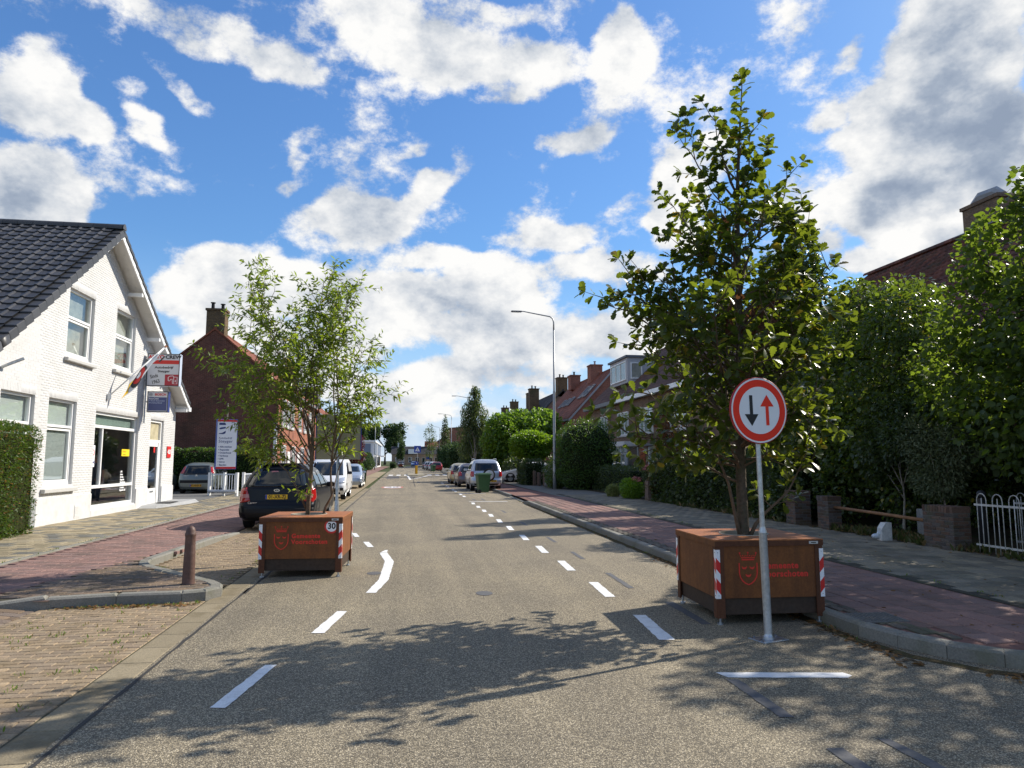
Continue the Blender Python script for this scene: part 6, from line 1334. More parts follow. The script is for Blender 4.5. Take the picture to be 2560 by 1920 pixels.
# --- lamp posts
def lamp_post(loc, label, H=10., arm=2.2, side=-1, grey=None):
    t = thing('lamp_post', label, 'lamp post', loc, 0, 'tall grey street lamps')
    g = grey or mat('lamp_steel', (.33, .34, .34), .45, .5, .4, grain=(5, .12))
    b = MB(); b.tube([(0, 0, 0), (0, 0, 1.2), (0, 0, 1.25), (0, 0, H * .55), (0, 0, H * .56), (0, 0, H - .9)], [.10, .10, .085, .075, .055, .045], 12); b.build('post', g, t, smooth=True)
    b = MB(); pts = [(0, 0, H - .9), (0, 0, H - .45), (side * .06, 0, H - .24), (side * .22, 0, H - .12), (side * arm * .5, 0, H + .02), (side * (arm - .45), 0, H + .13), (side * (arm - .28), 0, H + .135)]
    b.tube(pts, [.045, .042, .04, .038, .034, .03, .028], 10); b.build('arm', g, t, smooth=True)
    b = MB(); b.box((side * (arm - .02), 0, H + .12), (.62, .20, .075), bev=.02); h = b.build('lamp_head', mat('lamp_head_grey', (.22, .22, .225), .5, .5), t)
    b = MB(); b.box((side * (arm + .03), 0, H + .078), (.40, .15, .012)); b.build('lamp_glass', mat('lamp_lens', (.55, .56, .55), .3, .5), h)
    return t
lp1 = lamp_post((8.42, 38.8, .1), 'tall grey street lamp between the domed bush and the footpath')
for loc, lab, s in [((8.6, 92, .1), 'street lamp half hidden behind the weeping birch', -1), ((8.5, 128, .1), 'street lamp beside the thin conifer far down the right side', -1), ((8.7, 175, .1), 'smallest farthest street lamp on the right side', -1), ((-5.2, 128, .05), 'nearer of two far street lamps on the left side', 1), ((-6.4, 190, .05), 'farther of two far street lamps on the left side', 1)]:
    c = copy_thing(lp1, loc, 0 if s < 0 else math.pi, lab)
# --- brick piers, pipe, stone, railings on the right
PIER = mat('pier_brick', (.145, .090, .068), .9, .2, var=.28, alt=(.12, .10, .09), altp=.4, grain=(40, .3), dirt=(4, (.10, .105, .055), .55), bump=(60, .4), coords='P')
MORT = mat('pier_mortar', (.17, .16, .14), .95, .1, grain=(30, .3), coords='P')
def pier(loc, sx, sy, h, label, limit=150):
    t = thing('brick_pier', label, 'pier', loc, 0, 'low brick piers along the footpath')
    b = MB(); b.box((0, 0, h / 2 - .005), (sx - .016, sy - .016, h - .01)); b.build('mortar', MORT, t); P = []
    nr = int(h / .062); dz = h / nr
    for r_ in range(nr - 1):
        for (ax, ln, off, nrm) in ((0, sx, sy / 2, -1), (1, sy, sx / 2, -1), (0, sx, sy / 2, 1)):
            u = -ln / 2 - (.105 if (r_ + ax) % 2 else 0)
            while u < ln / 2 - .01:
                a, e = max(u, -ln / 2), min(u + .21, ln / 2)
                if e - a > .04:
                    c = (a + e) / 2; z = (r_ + .5) * dz; pr = random.uniform(-.002, .003)
                    if ax == 0: A = np.array(((1, 0, 0), (0, 0, nrm), (0, -nrm, 0))).astype(float); A = np.array(Matrix(((1, 0, 0), (0, 0, 0), (0, 0, 0)))) if False else np.column_stack(((-nrm, 0, 0), (0, 0, 1), (0, nrm, 0))).astype(float); q = (c, nrm * (off + pr), z)
                    else: A = np.column_stack(((0, -1, 0), (0, 0, 1), (-1, 0, 0))).astype(float); q = (-off - pr, c, z)
                    P.append((q, A, (round(e - a - .010, 3), round(dz - .010, 3), .03)))
                u += .21
    # a row of bricks on edge as coping
    n = max(2, int(sy / .066)); 
    for k in range(n): P.append(((0, -sy / 2 + (k + .5) * sy / n, h + .055 + random.uniform(0, .003)), np.eye(3), (sx + .012, sy / n - .009, .11)))
    base = np.array(loc); pl = [((q[0][0], q[0][1], q[0][2]), q[1], q[2]) for q in P]
    # choose by what shows: shift to world for the score
    W = [((q[0][0] + base[0], q[0][1] + base[1], q[0][2] + base[2]), q[1], q[2]) for q in pl]
    pieces(t, 'brick', PIER, pl, chamfer=.005, limit=0, rest='brickwork') if False else pier_pieces(t, pl, base)
    return t
def pier_pieces(t, pl, base):
    cache = {}
    for c, A, S in pl:
        me = cache.get(S)
        if me is None:
            me = bpy.data.meshes.new('brick'); me.from_pydata([tuple(v) for v in piece_verts(*S, .005)], [], [list(f) for f in PF]); me.materials.append(PIER); cache[S] = me
        o = bpy.data.objects.new('brick', me); COL.objects.link(o); o.parent = t
        M = Matrix(A.tolist()).to_4x4(); M.translation = c; o.matrix_local = M
pier((9.83, 16.45, .1), .44, .42, .80, 'brick pier nearest the ivy hedge on the right footpath')
pier((9.85, 15.18, .1), .34, .44, .72, 'middle brick pier holding the left end of the rusty pipe')
pier((9.85, 11.60, .1), .36, .74, .72, 'widest brick pier beside the white railings')
b = MB(); b.tube([(9.85, 14.98, .63), (9.84, 13.4, .60), (9.85, 11.95, .56)], .034, 10); tag(b.build('rusty_pipe', rust_mat('pipe_rust', (.30, .16, .075), (.22, .10, .05), (.15, .06, .03)), smooth=True), 'rusty pipe spanning between two low brick piers', 'pipe')
b = MB(); b.box((10.35, 12.35, .42), (.12, 1.1, .62), bev=.01); tag(b.build('concrete_slab', mat('old_concrete', (.22, .22, .21), .9, .2, grain=(20, .3))), 'grey concrete slab wall behind the widest brick pier', 'wall')
ms = thing('white_stone', 'small white painted stone post at the footpath edge', 'stone', (9.5, 12.85, .1))
b = MB(); b.prism([(-.11, 0), (.12, 0), (.12, .37), (-.01, .37), (-.09, .26)], frame_M((0, .07, 0), (1, 0, 0), (0, 0, 1)), .15); b.build('post', mat('chalky_paint', (.66, .65, .62), .8, .2, grain=(22, .2), dirt=(9, (.3, .3, .27), .4), bump=(30, .4)), ms)
b = MB(); b.ico((9.36, 12.9, .20), .075, sq=(1.2, .9, .7)); b.ico((9.40, 12.86, .25), .05, sq=(1, .8, .9)); tag(b.build('crumpled_bag', mat('bag_plastic', (.62, .66, .70), .4, .5, bump=(25, 1.)), smooth=True), 'crumpled pale plastic bag lying against the white stone', 'litter')
def hoop_railing(x, y0, y1, label, m, z0=.1, H=1.05):
    t = thing('hoop_railing', label, 'railing', (x, y0, z0)); L = y1 - y0; n = int(L / .30)
    for z in (.16, .84): b = MB(); b.box((0, L / 2, z), (.010, L, .035)); b.build('rail', m, t)
    for k in range(n):
        y = (k + .5) * L / n; r = L / n * .30
        b = MB(); b.tube([(0, y - r, .03)] + [(0, y - r, .84)] + [(0, y + r * math.cos(a), .92 + r * 1.15 * math.sin(a)) for a in np.linspace(math.pi, 0, 9)] + [(0, y + r, .84), (0, y + r, .03)], .008, 6); b.build('hoop', m, t, smooth=True)
        b = MB(); b.tube([(0, y, .03), (0, y, .96)], .008, 6); b.build('bar', m, t, smooth=True)
    return t
RAILW = mat('chipped_white_paint', (.60, .59, .55), .5, .4, grain=(20, .25), dirt=(14, (.25, .19, .13), .5))
hoop_railing(9.86, 8.0, 10.95, 'white hoop topped metal railing at the right edge', RAILW)
hoop_railing(10.9, 8.2, 11.2, 'second hoop railing standing behind the white one', mat('dull_white_paint', (.36, .36, .35), .6, .3))
b = MB(); b.box((10.2, 11.15, .55), (.09, .09, .95)); b.ico((10.2, 11.15, 1.10), .075); tag(b.build('gate_post', mat('black_iron', (.02, .02, .022), .5, .4)), 'dark iron gate post with a ball top between pier and railing', 'post')
# small brick posts by the flower beds
b = MB(); b.box((9.75, 26.9, .5), (.35, .35, .8), bev=.01); tag(b.build('garden_pier', brick_mat('garden_pier_brick', (.20, .14, .11), (.15, .10, .08), (.2, .19, .17))), 'short brick post between the flower bush and bronze shrub', 'pier')
for k, (x, y, h) in enumerate(((8.35, 44.6, .95), (8.5, 43.9, .85), (8.7, 43.0, .9), (8.85, 42.3, .8))):
    b = MB(); b.box((x, y, h / 2 + .1), (.13, .55, h), bev=.02); tag(b.build('fence_board', mat('weathered_wood', (.14, .10, .075), .85, .2, grain=(14, .4)), rz=0), 'weathered wooden garden screen post, number from the street lamp towards the white car'.replace('number', ('nearest', 'second', 'third', 'fourth')[3 - k]), 'post', 'weathered wooden posts of a garden screen')
b = MB(); b.ico((8.9, 41.7, .25), .42, sq=(1.2, 1, .7)); tag(b.build('boulder', mat('boulder_grey', (.20, .20, .19), .9, .2, bump=(8, .8)), smooth=True), 'grey garden boulder at the foot of the loose shrub', 'boulder')
# --- wheelie bins
GREENBIN = mat('bin_green', (.04, .105, .04), .45, .4, grain=(12, .12))
def wheelie_bin(loc, rz, label, m=GREENBIN):
    t = thing('wheelie_bin', label, 'bin', loc, rz, 'green wheelie bins')
    def ring(z, wx, wy, oy=0): return [(-wx, -wy + oy, z), (wx, -wy + oy, z), (wx, wy + oy, z), (-wx, wy + oy, z)]
    b = MB(); V = ring(.05, .21, .25) + ring(.80, .265, .33, .01) + ring(.92, .285, .345, .015) + ring(.94, .285, .345, .015)
    b.add(V, [[3, 2, 1, 0]] + [[a * 4 + i, a * 4 + (i + 1) % 4, a * 4 + 4 + (i + 1) % 4, a * 4 + 4 + i] for a in range(3) for i in range(4)]); b.build('body', m, t)
    b = MB(); V = ring(.945, .30, .375, -.005) + ring(.985, .30, .375, -.005) + ring(1.05, .25, .30, 0); b.add(V, [[3, 2, 1, 0], [8, 9, 10, 11]] + [[a * 4 + i, a * 4 + (i + 1) % 4, a * 4 + 4 + (i + 1) % 4, a * 4 + 4 + i] for a in range(2) for i in range(4)]); b.build('lid', m, t)
    b = MB(); b.tube([(-.25, .42, .97), (.25, .42, .97)], .016, 8); b.box((-.22, .38, .96), (.03, .10, .05)); b.box((.22, .38, .96), (.03, .10, .05)); b.build('handle', m, t)
    for x in (-.25, .25): b = MB(); b.lathe((x - .025, .27, .10), [(.10, 0), (.10, .05), (.04, .05)], 16, axis='x'); b.build('wheel', BLACK, t)
    return t
wb = wheelie_bin((4.15, 36.9, 0), R(100), 'green wheelie bin standing behind the silver off road car')
copy_thing(wb, (-3.15, 55.5, .02), R(10), 'green wheelie bin among leaves on the left pavement edge'); copy_thing(wb, (4.45, 108.5, 0), R(30), 'dark wheelie bin behind the far red car')
# --- signs on the white house
def box_sign(name, label, x0, x1, y, z0, z1, th, rimm, sidem):
    t = thing(name, label, 'sign', ((x0 + x1) / 2, y, (z0 + z1) / 2)); w, h = x1 - x0, z1 - z0
    b = MB(); b.box((0, 0, 0), (w, th, h), bev=.006); b.build('case', sidem, t)
    M = frame_M((0, -th / 2 - .001, 0), (1, 0, 0), (0, 0, 1)); bw = .025
    for q in (((0, h / 2 - bw / 2), (w, bw)), ((0, -h / 2 + bw / 2), (w, bw)), ((-w / 2 + bw / 2, 0), (bw, h - 2 * bw)), ((w / 2 - bw / 2, 0), (bw, h - 2 * bw))):
        b = MB(); b.box((q[0][0], q[0][1], .007), (q[1][0], q[1][1], .014), M=M); b.build('rim', rimm, t)
    return t, M
RIMD = mat('dark_rim', (.035, .035, .04), .4, .5); CASE = mat('pale_case', (.45, .50, .60), .45, .4)
ac, M = box_sign('garage_sign', 'upper white and red garage sign hanging at the white house corner', -8.62, -7.58, 25.0, 4.20, 5.30, .24, RIMD, CASE)
b = MB(); b.box((0, 0, .003), (.99, 1.05, .004), M=M); fc = b.build('face', mat('sign_face_grey', (.62, .63, .66), .35, .5), ac)
M1 = M @ Matrix.Translation((0, 0, .006))
text('AUTO', .16, M1 @ Matrix.Translation((-.485, .435, 0)), RED, ac, 'lettering', 'LEFT', bold=.008, sx=1.12)
text('CREW', .16, M1 @ Matrix.Translation((.055, .435, 0)), RIMD, ac, 'lettering', 'LEFT', bold=.008, sx=1.10)
b = MB(); b.prism([(-.36, .20), (.495, .20), (.495, .33), (-.22, .33)], M1, .002); b.build('red_band', RED, ac)
b = MB(); b.prism([(-.17, .265), (-.11, .265), (.055, .46), (.0, .46)], M1 @ Matrix.Translation((0, 0, .003)), .002); b.build('black_tool', RIMD, ac)
text('Autobedrijf', .105, M1 @ Matrix.Translation((.02, .08, 0)), RIMD, ac, 'lettering', bold=.004, sx=1.2); text('Steyger', .105, M1 @ Matrix.Translation((.02, -.05, 0)), RIMD, ac, 'lettering', bold=.004, sx=1.2)
rot = Matrix.Rotation(R(14), 4, 'Z'); text('Sinds', .17, M1 @ Matrix.Translation((-.28, -.22, 0)) @ rot, RIMD, ac, 'lettering', bold=.004, sx=.72); text('1963', .17, M1 @ Matrix.Translation((-.22, -.41, 0)) @ rot, RIMD, ac, 'lettering', bold=.004, sx=.78)
b = MB(); b.box((.28, -.34, .006), (.43, .37, .004), M=M); rp = b.build('red_panel', mat('panel_red', (.42, .025, .045), .4), ac)
b = MB(); Mp = M1 @ Matrix.Translation((.28, -.34, .004)); stroke(b, [(-.10, -.03), (-.11, .08), (-.06, .13), (.04, .14), (.08, .10)], .018, Mp); stroke(b, [(-.10, -.03), (-.05, -.03), (-.03, .02), (.02, .03), (.04, -.13)], .016, Mp); stroke(b, [(.07, .10), (.18, .10), (.18, -.13), (.07, -.13), (.07, .10)], .016, Mp)
b.prism([(.10, -.05), (.13, .02), (.125, -.02), (.155, -.02), (.115, -.09), (.125, -.05)], Mp, .003); b.build('charger_pictogram', SIGNWHITE, rp)
for z in (.35, -.35): b = MB(); b.tube([(-.52, 0, z), (-.62, 0, z)], .02, 6); b.build('bracket', STEEL, ac)
b = MB(); b.tube([(-8.66, 25.0, 2.95), (-8.66, 25.0, 5.1)], .025, 8); tag(b.build('sign_mast', STEEL), 'thin steel mast on the white wall carrying two hanging signs', 'mast')
bo2, M = box_sign('workshop_sign', 'lower grey and dark blue workshop sign hanging under the garage sign', -8.56, -7.90, 25.0, 3.32, 4.02, .2, RIMD, NAVY)
b = MB(); b.box((0, 0, .003), (.62, .66, .004), M=M); b.build('face', MATS['sign_face_grey'], bo2)
b = MB(); b.box((0, -.075, .006), (.58, .45, .004), M=M); b.build('blue_panel', mat('panel_blue', (.065, .085, .22), .4), bo2)
M1 = M @ Matrix.Translation((0, 0, .010))
text('BOSCH', .105, M1 @ Matrix.Translation((.085, .24, 0)), RED, bo2, 'lettering', bold=.004, sx=1.05)
b = MB()
stroke(b, arc(-.22, .24, .045, 0, 360, 24), .010, M1); stroke(b, [(-.245, .265), (-.245, .215)], .01, M1); stroke(b, [(-.195, .265), (-.195, .215)], .01, M1); stroke(b, [(-.245, .24), (-.195, .24)], .014, M1); b.build('ring_logo', mat('logo_grey', (.22, .23, .25), .4), bo2)
for s, y, z in (('AutoCrew', .10, .075), ('A Bosch Automotive', .03, .062), ('Workshop Brand', -.04, .062)): text(s, z, M1 @ Matrix.Translation((-.275, y, 0)), SIGNWHITE if s == 'AutoCrew' else mat('pale_blue_print', (.40, .46, .62), .5), bo2, 'lettering', 'LEFT', bold=.0015, sx=.95)
b = MB(); b.tube([(-.33, 0, 0), (-.42, 0, 0)], .02, 6); b.build('bracket', STEEL, bo2)
# flag on a slanted pole
fl = thing('flag', 'slack white flag with a red and black roundel and yellow block on a slanted pole', 'flag', (WX + .02, 22.1, 3.58))
p0, p1 = Vector((0, 0, 0)), Vector((1.18, 1.02, 1.68)); pd = (p1 - p0)
b = MB(); b.tube([p0, p1], .022, 8); b.build('pole', FRAME, fl, smooth=True)
b = MB(); b.tube([p1, p1 + pd.normalized() * .06], .035, 8); b.build('pole_tip', mat('copper_tip', (.55, .24, .12), .4), fl)
b = MB(); b.box((.03, 0, 0), (.08, .10, .16)); b.build('pole_holder', STEEL, fl)
def fpt(s, w):
    """cloth hanging from the pole: s along the pole 0..1, w down"""
    q = p0 + pd * (.36 + .62 * s); wd = (.22 + .50 * (1 - s) ** .45) * w
    return q + Vector((-.12 * w + .05 * math.sin(9 * s + 4 * w), -.22 * w + .06 * math.sin(7 * s) * w, -wd - .02))
b = MB(); ns, nw = 24, 10; V = [fpt(i / ns, j / nw) for i in range(ns + 1) for j in range(nw + 1)]
b.add(V, [[i * (nw + 1) + j, i * (nw + 1) + j + 1, (i + 1) * (nw + 1) + j + 1, (i + 1) * (nw + 1) + j] for i in range(ns) for j in range(nw)])
b.build('cloth', mat('flag_cloth', (.72, .72, .72), .8, .1), fl, smooth=True)
def fpatch(s0, s1, w0, w1, m, name, off, par=None):
    b = MB(); V = [fpt(s0 + (s1 - s0) * i / 6, w0 + (w1 - w0) * j / 6) + Vector((.0, -off, 0)) + Vector((off * .3, 0, 0)) for i in range(7) for j in range(7)]
    b.add(V, [[i * 7 + j, i * 7 + j + 1, (i + 1) * 7 + j + 1, (i + 1) * 7 + j] for i in range(6) for j in range(6)]); return b.build(name, m, fl, smooth=True)
fpatch(.02, .20, .25, .95, YELLOW, 'yellow_block', .012)
def felli(sc, wc, rs, rw, m, name, off):
    b = MB(); V = [fpt(sc, wc) + Vector((off * .3, -off, 0))]; n = 20
    for k in range(n): a = 2 * math.pi * k / n; V.append(fpt(sc + rs * math.cos(a), wc + rw * math.sin(a)) + Vector((off * .3, -off, 0)))
    b.add(V, [[0, 1 + k, 1 + (k + 1) % n] for k in range(n)]); b.build(name, m, fl)
felli(.40, .5, .18, .5, RIMD, 'black_ring', .010); felli(.40, .46, .135, .38, RED, 'red_ring', .016); felli(.40, .46, .05, .15, SIGNWHITE, 'white_centre', .022)
def on_flag(o):
    for v in o.data.vertices: s, w, z = v.co; v.co = fpt(s, w) + Vector((.006, -.018, 0))
lt = text('BOVAG', .26, Matrix(((.16, 0, 0, .11), (0, -.9, 0, .60), (0, 0, 1, 0), (0, 0, 0, 1))), BLACK, fl, 'lettering', bold=.01); on_flag(lt)
# --- pylon sign, white railing, C-row
py = thing('pylon_sign', 'tall narrow white price pylon with blue side on posts beside the white railings', 'sign', (-8.13, 33.9, .1), R(24))
b = MB(); b.box((0, 0, 2.35), (.90, .24, 2.3), bev=.01); b.build('case', BLUE, py)
MP = frame_M((0, -.1215, 2.35), (1, 0, 0), (0, 0, 1)); b = MB(); b.box((0, 0, .002), (.86, 2.26, .004), M=MP); b.build('face', SIGNWHITE, py)
for v in (1.08, -1.08): b = MB(); b.box((0, v, .006), (.86, .09, .004), M=MP); b.build('red_band', RED, py)
M1 = MP @ Matrix.Translation((0, 0, .005)); DB = mat('dark_blue_print', (.03, .05, .16), .5)
text('Autobedrijf', .125, M1 @ Matrix.Translation((-.36, .28, 0)), DB, py, 'lettering', 'LEFT', bold=.001); text('Steyger', .185, M1 @ Matrix.Translation((-.36, .13, 0)), DB, py, 'lettering', 'LEFT', bold=.001, sx=1.1)
for k, s in enumerate(('Alle merken', 'Reparatie', 'Onderhoud', 'Verkoop', 'APK', 'Airco', 'Banden')): text('\u2022 ' + s, .105, M1 @ Matrix.Translation((-.36, -.12 - k * .138, 0)), DB, py, 'lettering', 'LEFT', bold=.003)
b = MB(); b.prism([(-.36, .98), (-.10, .98), (-.06, .88), (-.36, .88)], M1, .003); b.prism([(-.36, .70), (-.30, .76), (-.08, .80), (-.07, .73), (-.30, .68)], M1, .003); b.prism([(-.36, .50), (-.22, .52), (-.06, .62), (-.08, .50), (-.16, .46), (-.36, .47)], M1, .003); b.build('car_logo', DB, py)
b = MB(); b.tube([(0, 0, 0), (0, 0, 1.3)], .07, 10); b.build('post', mat('dark_post', (.05, .05, .055), .5, .4, .3), py)
b = MB(); b.tube([(0, 0, 3.5), (0, 0, 4.25)], .035, 8); b.build('top_pole', mat('old_pole', (.22, .19, .16), .6), py)
RAILP = mat('pale_blue_rail', (.56, .60, .66), .45, .4, grain=(6, .1))
def railing(pts, label, bars=True):
    t = thing('railing', label, 'railing', (pts[0][0], pts[0][1], .1)); o = Vector(pts[0])
    for i in range(len(pts) - 1):
        a, c = Vector(pts[i]) - o, Vector(pts[i + 1]) - o; L = (c - a).length; n = max(4, int(L / .13)); ang = math.atan2((c - a).y, (c - a).x)
        for z in (.18, .98): b = MB(); b.box(((a.x + c.x) / 2, (a.y + c.y) / 2, z), (L, .04, .05), ang); b.build('rail', RAILP, t)
        for k in range(1, n): b = MB(); q = a.lerp(c, k / n); b.box((q.x, q.y, .58), (.018, .018, .76), ang); b.build('bar', RAILP, t)
        b = MB(); b.tube([(a.x, a.y - .12, .22), (c.x, c.y - .12, .22)], .075, 10); b.build('bumper_tube', mat('tube_grey', (.48, .49, .50), .5), t)
    for p in pts: q = Vector(p) - o; b = MB(); b.box((q.x, q.y, .52), (.11, .11, 1.08), ang); b.build('post', FRAME, t)
    return t
railing([(-8.75, 33.8), (-8.05, 33.55), (-7.45, 33.3)], 'short white metal railing around the foot of the pylon sign'); railing([(-7.3, 33.9), (-6.9, 36.2), (-6.55, 38.4)], 'long pale railing running away from the pylon sign behind the black car')
b = MB(); b.box((-7.0, 39.8, 1.9), (.16, .16, 3.7)); tag(b.build('white_pole', FRAME), 'plain white pole in front of the terraced houses', 'pole')
b = MB(); b.box((-5.05, 76, 1.2), (.18, .5, 2.4), bev=.03); tag(b.build('white_cabinet', FRAME), 'narrow white roadside cabinet beyond the purple leaved tree', 'cabinet')
# --- traffic island with bollard and crossing sign, small signs
isl2 = sheet('traffic_island', [(.45, 79.6), (.62, 78.8), (1.5, 79.4), (2.3, 80.6), (2.4, 90), (.5, 92)], .10, mat('island_stone', (.30, .27, .20), .9, .2, grain=(6, .3), coords='P'))
b = MB(); b.prism([(.40, 79.6), (.60, 78.7), (1.55, 79.3), (2.4, 80.5), (2.5, 90.2), (.42, 92.2)], Matrix.Identity(4), .095); kind(b.build('island_kerb', CONC, isl2), 'structure')
ib = thing('island_bollard', 'yellow and blue keep right bollard on the traffic island', 'bollard', (1.5, 86.0, .1))
b = MB(); b.box((0, 0, .52), (.32, .20, 1.04), bev=.03); b.build('body', mat('bollard_yellow', (.80, .44, .01), .4), ib)
b = MB(); b.box((-.08, -.102, .5), (.10, .004, 1.0)); b.build('dark_stripe', mat('bollard_amber', (.45, .21, .01), .5), ib)
b = MB(); b.prism(arc(0, 1.26, .26, 0, 360, 24)[:-1], frame_M((0, -.04, 0), (1, 0, 0), (0, 0, 1)), .03); d = b.build('arrow_disc', BLUE, ib)
b = MB(); b.prism([(.0, 1.38), (-.10, 1.30), (-.03, 1.30), (.06, 1.16), (.10, 1.2), (.02, 1.32), (.09, 1.36)], frame_M((0, -.075, 0), (1, 0, 0), (0, 0, 1)), .004); b.build('arrow', SIGNWHITE, d)
cs = thing('crossing_sign', 'blue square pedestrian crossing sign above the traffic island', 'road sign', (1.65, 88.5, .1))
b = MB(); b.tube([(0, 0, 0), (0, 0, 3.4)], .035, 8); b.build('post', STEEL, cs)
b = MB(); b.box((0, -.05, 3.02), (.85, .02, .85), bev=.004); p_ = b.build('plate', BLUE, cs)
b = MB(); b.prism([(-.30, 2.76), (.30, 2.76), (0, 3.28)], frame_M((0, -.062, 0), (1, 0, 0), (0, 0, 1)), .004); w_ = b.build('triangle', SIGNWHITE, p_)
b = MB(); Mc = frame_M((0, -.068, 0), (1, 0, 0), (0, 0, 1)); b.prism(arc(.01, 3.08, .035, 0, 360, 10)[:-1], Mc, .003); b.prism([(-.03, 2.93), (.03, 2.93), (.035, 3.04), (-.02, 3.04)], Mc, .003); b.prism([(-.03, 2.93), (.0, 2.93), (-.07, 2.80), (-.10, 2.80)], Mc, .003); b.prism([(.0, 2.93), (.03, 2.93), (.10, 2.80), (.07, 2.80)], Mc, .003); b.build('walker', BLACK, w_)
s2 = thing('far_sign', 'small blue square sign far down the right side of the street', 'road sign', (6.2, 185, .1)); b = MB(); b.tube([(0, 0, 0), (0, 0, 2.6)], .035, 6); b.build('post', STEEL, s2); b = MB(); b.box((0, -.05, 2.3), (.85, .02, .75)); b.build('plate', BLUE, s2)
# far planter with its tree
far_pl = planter((-.75, 172, 0), 0, 'third rusty planter far down the street beside the kerbside hedge', -.2, False)
tree('planter_tree', 'young tree in the far rusty planter', 'tree', (-.75, 172, .6), [(0, 0, 3.3, 1.0, 1.0, 1.3), (.2, 0, 4.6, .7, .7, 1.1), (-.2, 0, 2.4, .9, .9, .9)], L_FAR, 'broad', 1200, .28, r0=.06, gap=.2)

# ------------------------------------------------------------------ vehicles
TYRE = mat('tyre_rubber', (.016, .016, .017), .85, .2); RIM = mat('alloy_rim', (.38, .39, .40), .3, .5, .8)
TAIL = mat('tail_light', (.40, .012, .012), .12, .6, coat=.6); TAILW = mat('tail_light_clear', (.50, .22, .20), .15, .6); HEAD = mat('head_light', (.62, .64, .66), .08, .8, .5)
ORANGEP = mat('plate_orange', (.72, .36, .01), .45, .4); CHROME = mat('chrome', (.7, .7, .7), .15, .5, 1.)
def smooth_prof(pts, n=260, k=5):
    z = np.array([p[0] for p in pts], float); x = np.array([p[1] for p in pts], float); zz = np.linspace(z[0], z[-1], n); xx = np.interp(zz, z, x)
    ker = np.ones(k) / k; pad = np.concatenate([np.full(k, xx[0]), xx, np.full(k, xx[-1])]); ys = np.convolve(pad, ker, 'same')[k:-k]
    ys[0], ys[-1] = xx[0], xx[-1]; return zz, ys
